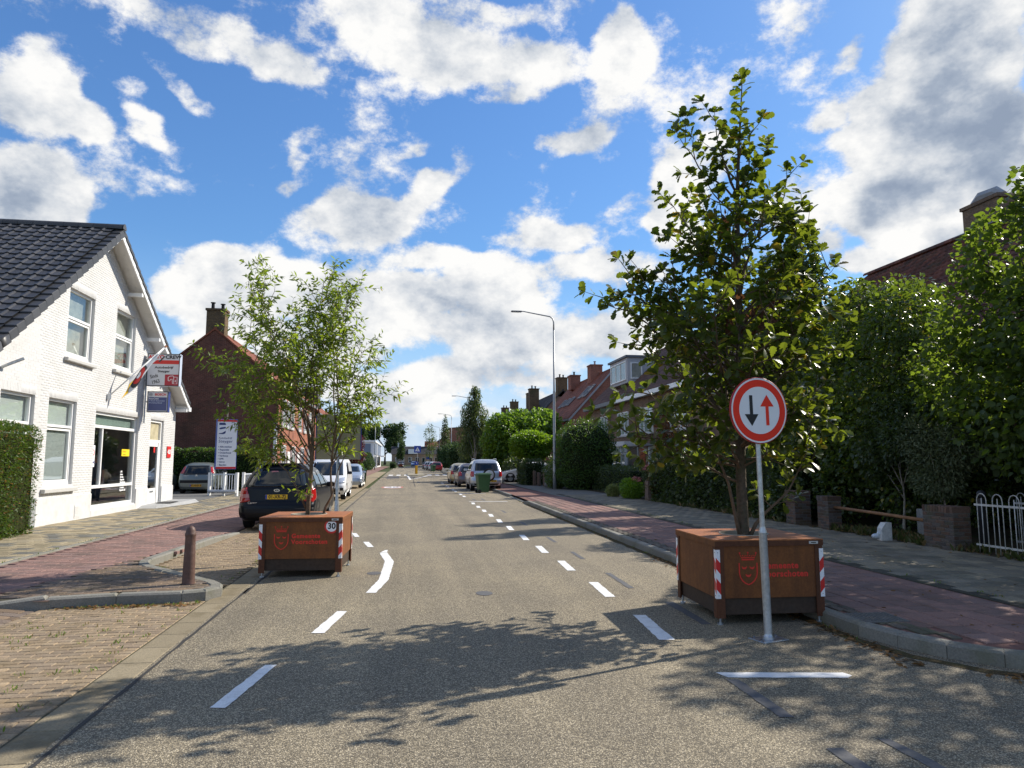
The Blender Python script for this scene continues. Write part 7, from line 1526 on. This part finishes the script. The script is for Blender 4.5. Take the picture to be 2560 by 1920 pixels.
class Car:
    """body made of level slices: rear and front outline and half width by height"""
    def __init__(s, rear, front, width, r=.16, bow=.07, H=None):
        s.R = smooth_prof(rear); s.F = smooth_prof(front); s.W = smooth_prof(width); s.r = r; s.bow = bow; s.z0 = rear[0][0]; s.H = rear[-1][0]
    def xr(s, z): return float(np.interp(z, *s.R))
    def xf(s, z): return float(np.interp(z, *s.F))
    def w(s, z): return float(np.interp(z, *s.W))
    def rad(s, z): return min(s.r, s.w(z) * .45, (s.xf(z) - s.xr(z)) * .3)
    def rear(s, y, z):
        w, r = s.w(z), s.rad(z); a = max(0, abs(y) - (w - r)); a = min(a, r * .999); return s.xr(z) + s.bow * (y / w) ** 2 + r - math.sqrt(r * r - a * a)
    def front(s, y, z):
        w, r = s.w(z), s.rad(z); a = max(0, abs(y) - (w - r)); a = min(a, r * .999); return s.xf(z) - s.bow * 1.6 * (y / w) ** 2 - r + math.sqrt(r * r - a * a)
    def side(s, x, z):
        w, r = s.w(z), s.rad(z); x0, x1 = s.xr(z) + s.bow, s.xf(z) - s.bow * 1.6; a = max(0, (x0 + r) - x, x - (x1 - r)); a = min(a, r * .999); return w - r + math.sqrt(r * r - a * a)
    def outline(s, z, ne=9, nc=5, ns=14):
        w, r = s.w(z), s.rad(z); P = []
        for k in range(ne): y = (w - r) * (1 - 2 * k / (ne - 1)); P.append((s.rear(y, z), y))
        for k in range(1, nc): a = math.pi / 2 * k / nc; y = -(w - r) - r * math.sin(a); P.append((s.xr(z) + s.bow * (y / w) ** 2 + r - r * math.cos(a), y))
        x0, x1 = s.xr(z) + s.bow + r, s.xf(z) - s.bow * 1.6 - r
        for k in range(ns): P.append((x0 + (x1 - x0) * k / (ns - 1), -w))
        for k in range(1, nc): a = math.pi / 2 * k / nc; y = -(w - r) - r * math.cos(a); P.append((s.xf(z) - s.bow * 1.6 * (y / w) ** 2 - r + r * math.sin(a), y))
        for k in range(ne): y = -(w - r) * (1 - 2 * k / (ne - 1)); P.append((s.front(y, z), y))
        n = len(P); 
        for k in range(1, nc): a = math.pi / 2 * k / nc; y = (w - r) + r * math.sin(a); P.append((s.xf(z) - s.bow * 1.6 * (y / w) ** 2 - r + r * math.cos(a), y))
        for k in range(ns): P.append((x1 + (x0 - x1) * k / (ns - 1), w))
        for k in range(1, nc): a = math.pi / 2 * k / nc; y = (w - r) + r * math.cos(a); P.append((s.xr(z) + s.bow * (y / w) ** 2 + r - r * math.sin(a), y))
        return P
    def body(s, m, parent, nz=58):
        zs = np.linspace(s.z0, s.H, nz); V = []; n = None
        for z in zs: o = s.outline(z); n = len(o); V += [(x, y, z) for x, y in o]
        # roof: two shrinking rings and a cap
        o = s.outline(s.H); cx = sum(p[0] for p in o) / n
        for f, dz in ((.93, .022), (.70, .045), (.35, .055)): V += [(cx + (x - cx) * f, y * f, s.H + dz) for x, y in o]
        nr = nz + 3; F = [[a * n + i, a * n + (i + 1) % n, (a + 1) * n + (i + 1) % n, (a + 1) * n + i] for a in range(nr - 1) for i in range(n)]
        F.append([(nr - 1) * n + i for i in range(n)]); F.append([i for i in range(n)][::-1])
        b = MB(); b.add(V, F); o = b.build('body', m, parent, smooth=True)
        try: o.data.set_sharp_from_angle(angle=R(38))
        except Exception: pass
        return o
    def patch(s, face, c, m, name, parent, off=.005, n=8, sg=1):
        """four corners (a, z): a = y on rear and front, x on the sides"""
        b = MB(); V = []; cs = [Vector(p) for p in c]
        for i in range(n + 1):
            for j in range(n + 1):
                u, v = i / n, j / n; q = cs[0] * (1 - u) * (1 - v) + cs[1] * u * (1 - v) + cs[2] * u * v + cs[3] * (1 - u) * v; a, z = q
                if face == 'rear': V.append((s.rear(a, z) - off, a, z))
                elif face == 'front': V.append((s.front(a, z) + off, a, z))
                else: V.append((a, sg * (s.side(a, z) + off), z))
        F = [[i * (n + 1) + j, (i + 1) * (n + 1) + j, (i + 1) * (n + 1) + j + 1, i * (n + 1) + j + 1] for i in range(n) for j in range(n)]
        # a rim so that the panel has thickness
        b.add(V, F); o = b.build(name, m, parent, smooth=True)
        md = o.modifiers.new('thickness', 'SOLIDIFY'); md.thickness = off * .8; md.offset = 0
        return o
    def arch(s, x, r, m, parent):
        for sg in (-1, 1):
            b = MB(); n = 20; V = [(x, sg * (s.side(x, r) + .006), r * .95)]
            for k in range(n + 1): a = math.pi * k / n; xx, zz = x + r * 1.06 * math.cos(a), max(s.z0, .33 + r * 1.06 * math.sin(a)); V.append((xx, sg * (s.side(xx, zz) + .006), zz))
            b.add(V, [[0, 1 + k, 2 + k] for k in range(n)] + [[0, 1, n + 1]][:0]); b.build('wheel_arch', m, parent)
    def wheel(s, x, sg, r, parent, wd=.20, y=None):
        yy = (y if y is not None else s.side(x, r) ) ; b = MB(); c = (x, sg * (yy - wd / 2 + .015), r)
        b.lathe((c[0], c[1] - wd / 2, c[2]), [(r * .60, .01), (r * .93, 0), (r, .03), (r, wd - .03), (r * .93, wd), (r * .60, wd - .01)], 28, axis='y'); t = b.build('wheel', TYRE, parent, smooth='auto')
        b = MB(); o = c[1] + sg * (wd / 2 - .004); b.lathe((c[0], o - .012, c[2]), [(r * .66, 0), (r * .66, .024), (r * .58, .024)], 24, axis='y')
        for k in range(7): a = 2 * math.pi * k / 7; b.tube([(c[0], o, c[2]), (c[0] + r * .62 * math.cos(a), o, c[2] + r * .62 * math.sin(a))], .026, 5)
        b.lathe((c[0], o - .018, c[2]), [(.055, 0), (.055, .036), (.03, .036)], 12, axis='y'); b.build('rim', RIM, t)
def plate(car, face, z, m, s, parent, y=0, w=.52, h=.11, blue=True):
    x = car.rear(y, z) - .018 if face == 'rear' else car.front(y, z) + .018; sg = -1 if face == 'rear' else 1
    M = frame_M((x, y, z), (0, sg, 0), (0, 0, 1)); b = MB(); b.box((0, 0, 0), (w, h, .02), M=M); p = b.build('number_plate', m, parent)
    if blue: b = MB(); b.box((-w / 2 + .022, 0, .011), (.04, h * .96, .003), M=M); b.build('plate_band', BLUE, p)
    text(s, .115, M @ Matrix.Translation((.018, 0, .0115)), BLACK, p, 'plate_lettering', bold=.003, sx=.92)
def paint(name, c, metal=0., rough=.28): return mat(name, c, rough, .4 if max(c) > .1 else .22, metal, coat=.5 if max(c) > .1 else .08)
def mirrors(car, x, z, m, parent):
    for sg in (-1, 1): b = MB(); y = car.w(z); b.box((x, sg * (y + .10), z), (.10, .20, .13), bev=.03); b.build('mirror', m, parent)
def car_thing(name, label, cat, loc, heading): return thing(name, label, cat, loc, heading)
UP = R(90)
# --- black estate car seen from behind
k = car_thing('estate_car', 'black estate car parked half behind the left rusty planter', 'car', (-3.06, 17.75, .02), UP - R(1))
ca = Car([(.22, .16), (.30, .05), (.42, .0), (.60, .03), (.70, .10), (1.0, .13), (1.08, .18), (1.20, .27), (1.48, .50), (1.56, .58)],
         [(.22, 4.45), (.35, 4.55), (.55, 4.56), (.72, 4.42), (.84, 4.2), (.93, 3.75), (1.0, 3.45), (1.10, 3.2), (1.40, 2.55), (1.50, 2.25), (1.56, 2.0)],
         [(.22, .80), (.35, .88), (.55, .905), (.80, .90), (.95, .885), (1.05, .86), (1.3, .75), (1.48, .64), (1.56, .55)])
BLK = paint('black_car_paint', (.008, .009, .012)); DKB = mat('bumper_black', (.012, .012, .013), .55, .25)
ca.body(BLK, k); ca.patch('rear', [(-.70, 1.05), (.70, 1.05), (.56, 1.46), (-.56, 1.46)], DGLASS, 'rear_window', k); ca.patch('rear', [(-.86, .30), (.86, .30), (.88, .53), (-.88, .53)], DKB, 'rear_bumper', k, .02)
for sg in (-1, 1):
    tl = ca.patch('rear', [(sg * .62, .70), (sg * .87, .66), (sg * .875, 1.0), (sg * .72, 1.03)], TAIL, 'tail_light', k, .008); ca.patch('side', [(.16, .66), (.42, .78), (.34, 1.0), (.20, 1.01)], TAIL, 'tail_light', k, .008, sg=sg)
    ca.patch('rear', [(sg * .64, .78), (sg * .84, .77), (sg * .85, .86), (sg * .66, .87)], TAILW, 'light_band', k, .012)
    ca.patch('side', [(.62, 1.03), (1.45, .99), (1.45, 1.38), (.86, 1.42)], DGLASS, 'side_window', k, sg=sg); ca.patch('side', [(1.52, .99), (2.45, .98), (2.15, 1.44), (1.52, 1.40)], DGLASS, 'side_window', k, sg=sg); ca.patch('side', [(2.53, .98), (3.1, 1.0), (2.5, 1.38), (2.3, 1.44)], DGLASS, 'side_window', k, sg=sg)
    b = MB(); b.tube([(.75, sg * .58, 1.585), (.95, sg * .60, 1.635), (1.9, sg * .60, 1.65), (2.2, sg * .56, 1.60)], .016, 6); b.build('roof_rail', DKB, k)
    for x in (.80, 3.55): ca.wheel(x, sg, .315, k)
for x in (.80, 3.55): ca.arch(x, .36, BLACK, k)
plate(ca, 'rear', .80, YELLOW, '01-XR-ZJ', k); mirrors(ca, 2.75, 1.02, BLK, k)
b = MB(); M = frame_M((ca.rear(0, .955) - .014, 0, .955), (0, -1, 0), (0, 0, 1)); b.prism(arc(0, 0, .075, 0, 360, 24, .038)[:-1], M, .006); lg = b.build('badge', CHROME, k); text('KIA', .052, M @ Matrix.Translation((0, 0, .008)), BLACK, lg, 'badge_lettering', bold=.002)
text('Carens', .075, frame_M((ca.rear(.56, .66) - .012, .56, .66), (0, -1, 0), (0, 0, 1)), CHROME, k, 'badge_lettering', bold=.001)
b = MB(); b.box((.62, 0, 1.60), (.16, 1.0, .03), bev=.01); b.build('spoiler', BLK, k)
b = MB(); M = frame_M((ca.rear(.18, 1.40) - .010, .12, 1.40), (0, -1, 0), (0, 0, 1)); b.box((0, 0, 0), (.16, .05, .004), M=M); b.build('window_sticker', mat('pink_sticker', (.6, .25, .28), .5), k)
b = MB(); b.tube([(ca.rear(0, 1.06) - .02, 0, 1.06), (ca.rear(-.3, 1.12) - .02, -.42, 1.10)], .010, 5); b.build('rear_wiper', BLACK, k)
# --- small silver green hatchback in the forecourt
c1 = car_thing('hatchback_car', 'small greyish silver hatchback parked before the clipped hedge', 'car', (-9.85, 35.6, .13), UP + R(3))
cb = Car([(.20, .12), (.32, .02), (.48, 0), (.66, .02), (.85, .08), (.98, .14), (1.25, .32), (1.38, .46), (1.43, .55)], [(.2, 3.3), (.4, 3.42), (.6, 3.4), (.78, 3.2), (.9, 2.85), (1.2, 2.2), (1.38, 1.85), (1.43, 1.7)], [(.2, .72), (.35, .80), (.55, .82), (.85, .81), (.98, .79), (1.25, .68), (1.38, .58), (1.43, .50)])
PALE = paint('grey_green_silver', (.22, .245, .225), .5); cb.body(PALE, c1)
cb.patch('rear', [(-.62, .90), (.62, .90), (.50, 1.33), (-.50, 1.33)], DGLASS, 'rear_window', c1); cb.patch('rear', [(-.72, .50), (.72, .50), (.74, .64), (-.74, .64)], DKB, 'rear_bumper', c1, .015)
for sg in (-1, 1):
    cb.patch('rear', [(sg * .64, .95), (sg * .77, .95), (sg * .64, 1.27), (sg * .56, 1.27)], TAIL, 'tail_light', c1, .008); cb.patch('side', [(.50, .95), (1.2, .93), (1.2, 1.30), (.70, 1.30)], DGLASS, 'side_window', c1, sg=sg); cb.patch('side', [(1.27, .93), (2.35, .92), (1.85, 1.30), (1.27, 1.32)], DGLASS, 'side_window', c1, sg=sg)
    for x in (.50, 2.80): cb.wheel(x, sg, .285, c1)
for x in (.50, 2.80): cb.arch(x, .33, BLACK, c1)
plate(cb, 'rear', .38, ORANGEP, '47-NNN-8', c1); mirrors(cb, 2.2, .98, PALE, c1)
b = MB(); M = frame_M((cb.rear(0, .86) - .012, 0, .84), (0, -1, 0), (0, 0, 1))
for v in (0, .04): stroke(b, [(-.05, v - .02), (0, v + .02), (.05, v - .02)], .016, M)
b.build('badge', CHROME, c1); text('CITROEN', .06, frame_M((cb.rear(.45, .86) - .012, .45, .84), (0, -1, 0), (0, 0, 1)), CHROME, c1, 'badge_lettering'); text('C1', .07, frame_M((cb.rear(-.5, .86) - .012, -.5, .84), (0, -1, 0), (0, 0, 1)), CHROME, c1, 'badge_lettering')
c2 = car_thing('hatchback_car', 'pale car behind the white house corner, only its tail showing', 'car', (-12.3, 35.4, .13), UP + R(2)); cb.body(PALE, c2); cb.patch('rear', [(-.62, .90), (.62, .90), (.50, 1.33), (-.50, 1.33)], DGLASS, 'rear_window', c2)
for sg in (-1, 1):
    cb.patch('rear', [(sg * .64, .95), (sg * .77, .95), (sg * .64, 1.27), (sg * .56, 1.27)], TAIL, 'tail_light', c2, .008)
    for x in (.50, 2.80): cb.wheel(x, sg, .285, c2)
# --- white panel van facing the camera
vn = car_thing('panel_van', 'white panel van facing the viewer beyond the black estate car', 'van', (-3.28, 34.4, .02), UP + math.pi + R(0))
cv = Car([(.25, -.30), (.4, -.38), (.9, -.38), (1.4, -.32), (1.72, -.18), (1.80, -.06)], [(.25, 3.85), (.42, 3.98), (.62, 3.98), (.80, 3.88), (.95, 3.66), (1.02, 3.48), (1.25, 3.12), (1.6, 2.55), (1.74, 2.25), (1.80, 2.05)], [(.25, .76), (.45, .84), (.9, .845), (1.15, .82), (1.6, .74), (1.74, .66), (1.80, .58)], r=.20, bow=.06)
VW = paint('white_van_paint', (.72, .73, .74), 0, .3); cv.body(VW, vn)
cv.patch('front', [(-.70, 1.05), (.70, 1.05), (.60, 1.62), (-.60, 1.62)], DGLASS, 'windscreen', vn); cv.patch('front', [(-.52, .36), (.52, .36), (.60, .52), (-.60, .52)], BLACK, 'lower_grille', vn, .012); cv.patch('front', [(-.80, .27), (.80, .27), (.80, .34), (-.80, .34)], DKB, 'front_bumper', vn, .014)
cv.patch('front', [(-.30, .70), (.30, .70), (.34, .80), (-.34, .80)], mat('van_grille', (.25, .26, .28), .3), 'upper_grille', vn, .01)
for sg in (-1, 1):
    cv.patch('front', [(sg * .45, .72), (sg * .80, .74), (sg * .79, .98), (sg * .58, .93)], HEAD, 'headlight', vn, .010); cv.patch('front', [(sg * .62, .42), (sg * .76, .42), (sg * .76, .54), (sg * .62, .54)], BLACK, 'fog_light', vn, .012)
    cv.patch('side', [(1.72, 1.10), (2.95, 1.08), (2.42, 1.60), (1.75, 1.62)], DGLASS, 'side_window', vn, sg=sg)
    for x in (.48, 3.15): cv.wheel(x, sg, .32, vn)
for x in (.48, 3.15): cv.arch(x, .37, BLACK, vn)
plate(cv, 'front', .60, YELLOW, 'VR-314-B', vn); mirrors(cv, 2.75, 1.15, DKB, vn)
# --- small car and others further on the left
def small_car(name, label, loc, heading, col, base=cb, rear=True, pl=None, metal=.4):
    t = car_thing(name, label, 'car', loc, heading); m = paint('paint_' + ''.join(c for c in str(col) if c.isdigit()), col, metal); base.body(m, t, nz=40)
    H = base.H; z1, z2 = H * .66, H * .935; wm = base.w(z1) * .82; wn = base.w(z2) * .84
    base.patch('rear', [(-wm, z1), (wm, z1), (wn, z2), (-wn, z2)], DGLASS, 'rear_window', t); base.patch('front', [(-wm, z1 + .05), (wm, z1 + .05), (wn, z2), (-wn, z2)], DGLASS, 'windscreen', t)
    xr, xf = base.xr(z1), base.xf(z1)
    for sg in (-1, 1):
        base.patch('side', [(base.xr(z1) + .45, z1 + .02), (base.xf(z1) - .35, z1 + .02), (base.xf(z2) - .25, z2 - .02), (base.xr(z2) + .3, z2 - .02)], DGLASS, 'side_window', t, sg=sg, n=10)
        base.patch('rear', [(sg * base.w(.7) * .70, H * .50), (sg * base.w(.7) * .96, H * .48), (sg * base.w(.9) * .96, H * .66), (sg * base.w(.9) * .80, H * .67)], TAIL, 'tail_light', t, .010); base.patch('front', [(sg * .42, H * .42), (sg * base.w(.6) * .94, H * .44), (sg * base.w(.6) * .93, H * .55), (sg * .52, H * .52)], HEAD, 'headlight', t, .010)
        L = base.xf(.5); r = .31
        for x in (L * .16, L * .81): base.wheel(x, sg, r, t)
    L = base.xf(.5)
    for x in (L * .16, L * .81): base.arch(x, .35, BLACK, t)
    base.patch('rear', [(-.6, .26), (.6, .26), (.6, .36), (-.6, .36)], DKB, 'bumper_strip', t, .012)
    if pl: plate(base, 'rear', .62, YELLOW, pl, t)
    mirrors(base, base.xf(1.0) - .5, H * .68, m, t); return t
fam = Car([(.20, .14), (.32, .03), (.48, 0), (.66, .03), (.90, .10), (1.0, .16), (1.28, .42), (1.40, .62), (1.46, .75)], [(.2, 4.1), (.4, 4.25), (.6, 4.24), (.76, 4.05), (.90, 3.35), (1.0, 3.05), (1.3, 2.45), (1.42, 2.1), (1.46, 1.9)], [(.2, .78), (.35, .86), (.55, .885), (.85, .88), (.98, .86), (1.28, .72), (1.40, .63), (1.46, .55)])
small_car('small_car', 'small pale blue car facing the viewer behind the white van', (-3.35, 47.2, .02), UP + math.pi, (.40, .47, .56))
# --- silver off road car with a spare wheel
su = car_thing('offroad_car', 'silver off road car with a spare wheel parked on the right', 'car', (4.62, 39.3, 0), UP)
sc = Car([(.30, .10), (.42, .02), (.60, 0), (.70, .05), (1.02, .08), (1.12, .12), (1.52, .34), (1.66, .46), (1.72, .55)], [(.3, 3.9), (.45, 4.05), (.7, 4.05), (.9, 3.9), (1.02, 3.2), (1.1, 2.95), (1.5, 2.4), (1.65, 2.15), (1.72, 1.95)], [(.3, .80), (.42, .89), (.65, .905), (.95, .90), (1.10, .88), (1.5, .76), (1.65, .69), (1.72, .60)], r=.15)
SIL = paint('silver_paint', (.52, .54, .57), .55); sc.body(SIL, su); sc.patch('rear', [(-.66, 1.13), (.66, 1.13), (.60, 1.56), (-.60, 1.56)], DGLASS, 'rear_window', su); sc.patch('rear', [(-.82, .33), (.82, .33), (.84, .42), (-.84, .42)], DKB, 'bumper_lip', su, .012)
for sg in (-1, 1):
    sc.patch('rear', [(sg * .70, .80), (sg * .87, .80), (sg * .86, 1.10), (sg * .72, 1.10)], TAIL, 'tail_light', su, .012); sc.patch('side', [(.10, .82), (.26, .84), (.24, 1.08), (.13, 1.08)], TAIL, 'tail_light', su, .010, sg=sg)
    sc.patch('side', [(.45, 1.12), (1.15, 1.10), (1.15, 1.54), (.62, 1.55)], DGLASS, 'side_window', su, sg=sg); sc.patch('side', [(1.22, 1.10), (2.6, 1.09), (2.25, 1.54), (1.22, 1.54)], DGLASS, 'side_window', su, sg=sg)
    b = MB(); b.tube([(.7, sg * .62, 1.75), (.9, sg * .64, 1.80), (2.1, sg * .64, 1.80), (2.3, sg * .62, 1.74)], .018, 6); b.build('roof_rail', SIL, su)
    for x in (.72, 3.25): sc.wheel(x, sg, .355, su, wd=.23)
for x in (.72, 3.25): sc.arch(x, .41, BLACK, su)
b = MB(); b.lathe((-.19, -.12, .90), [(.20, 0.0), (.30, .0), (.345, .04), (.345, .17), (.31, .20)], 28, axis='x'); sw = b.build('spare_wheel', TYRE, su, smooth='auto')
b = MB(); b.lathe((-.215, -.12, .90), [(.02, 0), (.24, .004), (.27, .03)], 28, axis='x'); cv_ = b.build('wheel_cover', SIL, sw, smooth='auto'); text('SUZUKI', .085, frame_M((-.222, -.12, .93), (0, -1, 0), (0, 0, 1)), BLACK, cv_, 'cover_lettering', bold=.002)
plate(sc, 'rear', .56, YELLOW, '36-TZ-LB', su, y=-.30); mirrors(sc, 2.65, 1.15, SIL, su)
b = MB(); M = frame_M((sc.rear(.42, .97) - .012, .44, .98), (0, -1, 0), (0, 0, 1)); b.box((0, 0, 0), (.24, .06, .01), M=M); b.build('door_handle', BLACK, su)
small_car('family_car', 'dark grey car parked ahead of the silver off road car', (4.35, 45.2, 0), UP, (.13, .11, .12), fam)
small_car('family_car', 'pale gold car at the front of the near right hand row', (4.25, 51.2, 0), UP, (.50, .44, .27), fam)
for lab, loc, col, hd in [('red car parked behind the far dark wheelie bin', (5.2, 112, 0), (.32, .02, .02), UP), ('white car parked just beyond the far red car', (5.05, 119.5, 0), (.60, .62, .64), UP), ('dark blue grey car third in the far right hand row', (4.9, 127, 0), (.10, .12, .15), UP), ('silver car fourth in the far right hand row', (4.7, 134, 0), (.45, .46, .48), UP), ('black car farthest in the far right hand row', (4.6, 142, 0), (.03, .03, .035), UP), ('blue car approaching far down the street', (2.9, 205, 0), (.05, .12, .30), UP + math.pi), ('dark car turning at the far end of the street', (-1.0, 225, 0), (.03, .03, .03), UP + math.pi)]:
    small_car('family_car', lab, loc, hd, col, fam, metal=.2)
small_car('family_car', 'white car on a drive half hidden by the front garden hedges', (11.2, 52.0, .1), R(180), (.66, .66, .66), fam, metal=0)
# ------------------------------------------------------------------ person behind the black car
def person():
    t = thing('person', 'person in sunglasses and a dark top standing behind the black estate car', 'person', (-5.42, 30.5, .08), R(-15))
    J = {'pel': (0, 0, .95, .15), 'sp': (0, 0, 1.15, .145), 'ch': (0, -.01, 1.38, .165), 'nk': (0, -.01, 1.53, .062), 'hd0': (0, -.02, 1.62, .075), 'hd': (0, -.03, 1.70, .095), 'hd1': (0, -.01, 1.78, .075)}
    E = [('pel', 'sp'), ('sp', 'ch'), ('ch', 'nk'), ('nk', 'hd0'), ('hd0', 'hd'), ('hd', 'hd1')]
    for s, n in ((-1, 'l'), (1, 'r')):
        J.update({'sh' + n: (s * .17, 0, 1.45, .062), 'el' + n: (s * .24, .02, 1.17, .045), 'wr' + n: (s * .24, -.08, .93, .032), 'ha' + n: (s * .24, -.11, .84, .036), 'hi' + n: (s * .09, 0, .88, .10), 'kn' + n: (s * .10, -.01, .50, .065), 'an' + n: (s * .10, .02, .09, .045), 'fo' + n: (s * .11, -.14, .04, .04)})
        E += [('ch', 'sh' + n), ('sh' + n, 'el' + n), ('el' + n, 'wr' + n), ('wr' + n, 'ha' + n), ('pel', 'hi' + n), ('hi' + n, 'kn' + n), ('kn' + n, 'an' + n), ('an' + n, 'fo' + n)]
        for q in range(5):
            J['f%s%d' % (n, q)] = (s * (.24 + .0), -.155 + .022 * q, .80 - .015 * (2 - abs(q - 2)), .010); J['g%s%d' % (n, q)] = (s * (.235), -.16 + .024 * q, .765 - .02 * (2 - abs(q - 2)), .009); E += [('ha' + n, 'f%s%d' % (n, q)), ('f%s%d' % (n, q), 'g%s%d' % (n, q))]
    names = list(J); me = bpy.data.meshes.new('body'); me.from_pydata([J[k][:3] for k in names], [(names.index(a), names.index(b)) for a, b in E], [])
    o = bpy.data.objects.new('body', me); COL.objects.link(o); o.parent = t
    sk = o.modifiers.new('skin', 'SKIN'); o.modifiers.new('sub', 'SUBSURF').levels = 1; o.modifiers['sub'].render_levels = 2
    for i, kx in enumerate(names): me.skin_vertices[0].data[i].radius = (J[kx][3],) * 2
    me.skin_vertices[0].data[0].use_root = True
    skin = mat('skin', (.50, .27, .18), .55, .4); me.materials.append(skin)
    b = MB(); b.lathe((0, -.005, .90), [(.155, 0), (.165, .12), (.16, .25), (.185, .45), (.19, .52), (.13, .60), (.075, .63)], 18); b.build('shirt', mat('dark_shirt', (.05, .06, .09), .85), t, smooth=True)
    for s in (-1, 1):
        b = MB(); b.tube([(s * .14, 0, 1.47), (s * .20, .01, 1.34), (s * .225, .015, 1.24)], [.082, .074, .070], 10); b.build('sleeve', MATS['dark_shirt'], t, smooth=True)
        b = MB(); b.tube([(s * .085, 0, .98), (s * .10, 0, .75), (s * .10, -.01, .5), (s * .10, .01, .10)], [.125, .105, .085, .065], 10); b.build('trouser_leg', mat('denim', (.04, .055, .10), .85), t, smooth=True)
        b = MB(); b.ico((s * .108, -.06, .05), .10, sq=(.5, 1.35, .5)); b.build('shoe', BLACK, t, smooth=True)
        b = MB(); b.ico((s * .094, -.015, 1.70), .022, sq=(.5, .8, 1.3)); b.build('ear', skin, t, smooth=True)
    b = MB(); b.ico((0, .012, 1.735), .108, sq=(.93, 1.0, .92)); v = b.v; b.f = [f for f in b.f if sum(v[i][1] for i in f) / len(f) > -.055 or sum(v[i][2] for i in f) / len(f) > 1.785]; b.build('hair', mat('brown_hair', (.06, .035, .02), .6), t, smooth=True)
    b = MB(); b.box((-.042, -.118, 1.715), (.062, .02, .036), bev=.008); b.box((.042, -.118, 1.715), (.062, .02, .036), bev=.008); b.box((0, -.122, 1.722), (.03, .012, .008)); b.tube([(-.075, -.11, 1.72), (-.092, -.01, 1.72)], .004, 5); b.tube([(.075, -.11, 1.72), (.092, -.01, 1.72)], .004, 5); b.build('sunglasses', BLACK, t)
    b = MB(); b.ico((0, -.125, 1.685), .018, sq=(.8, 1, 1.2)); b.build('nose', skin, t, smooth=True); b = MB(); b.box((0, -.118, 1.645), (.05, .012, .010), bev=.004); b.build('mouth', mat('lips', (.35, .12, .10), .5), t)
person()
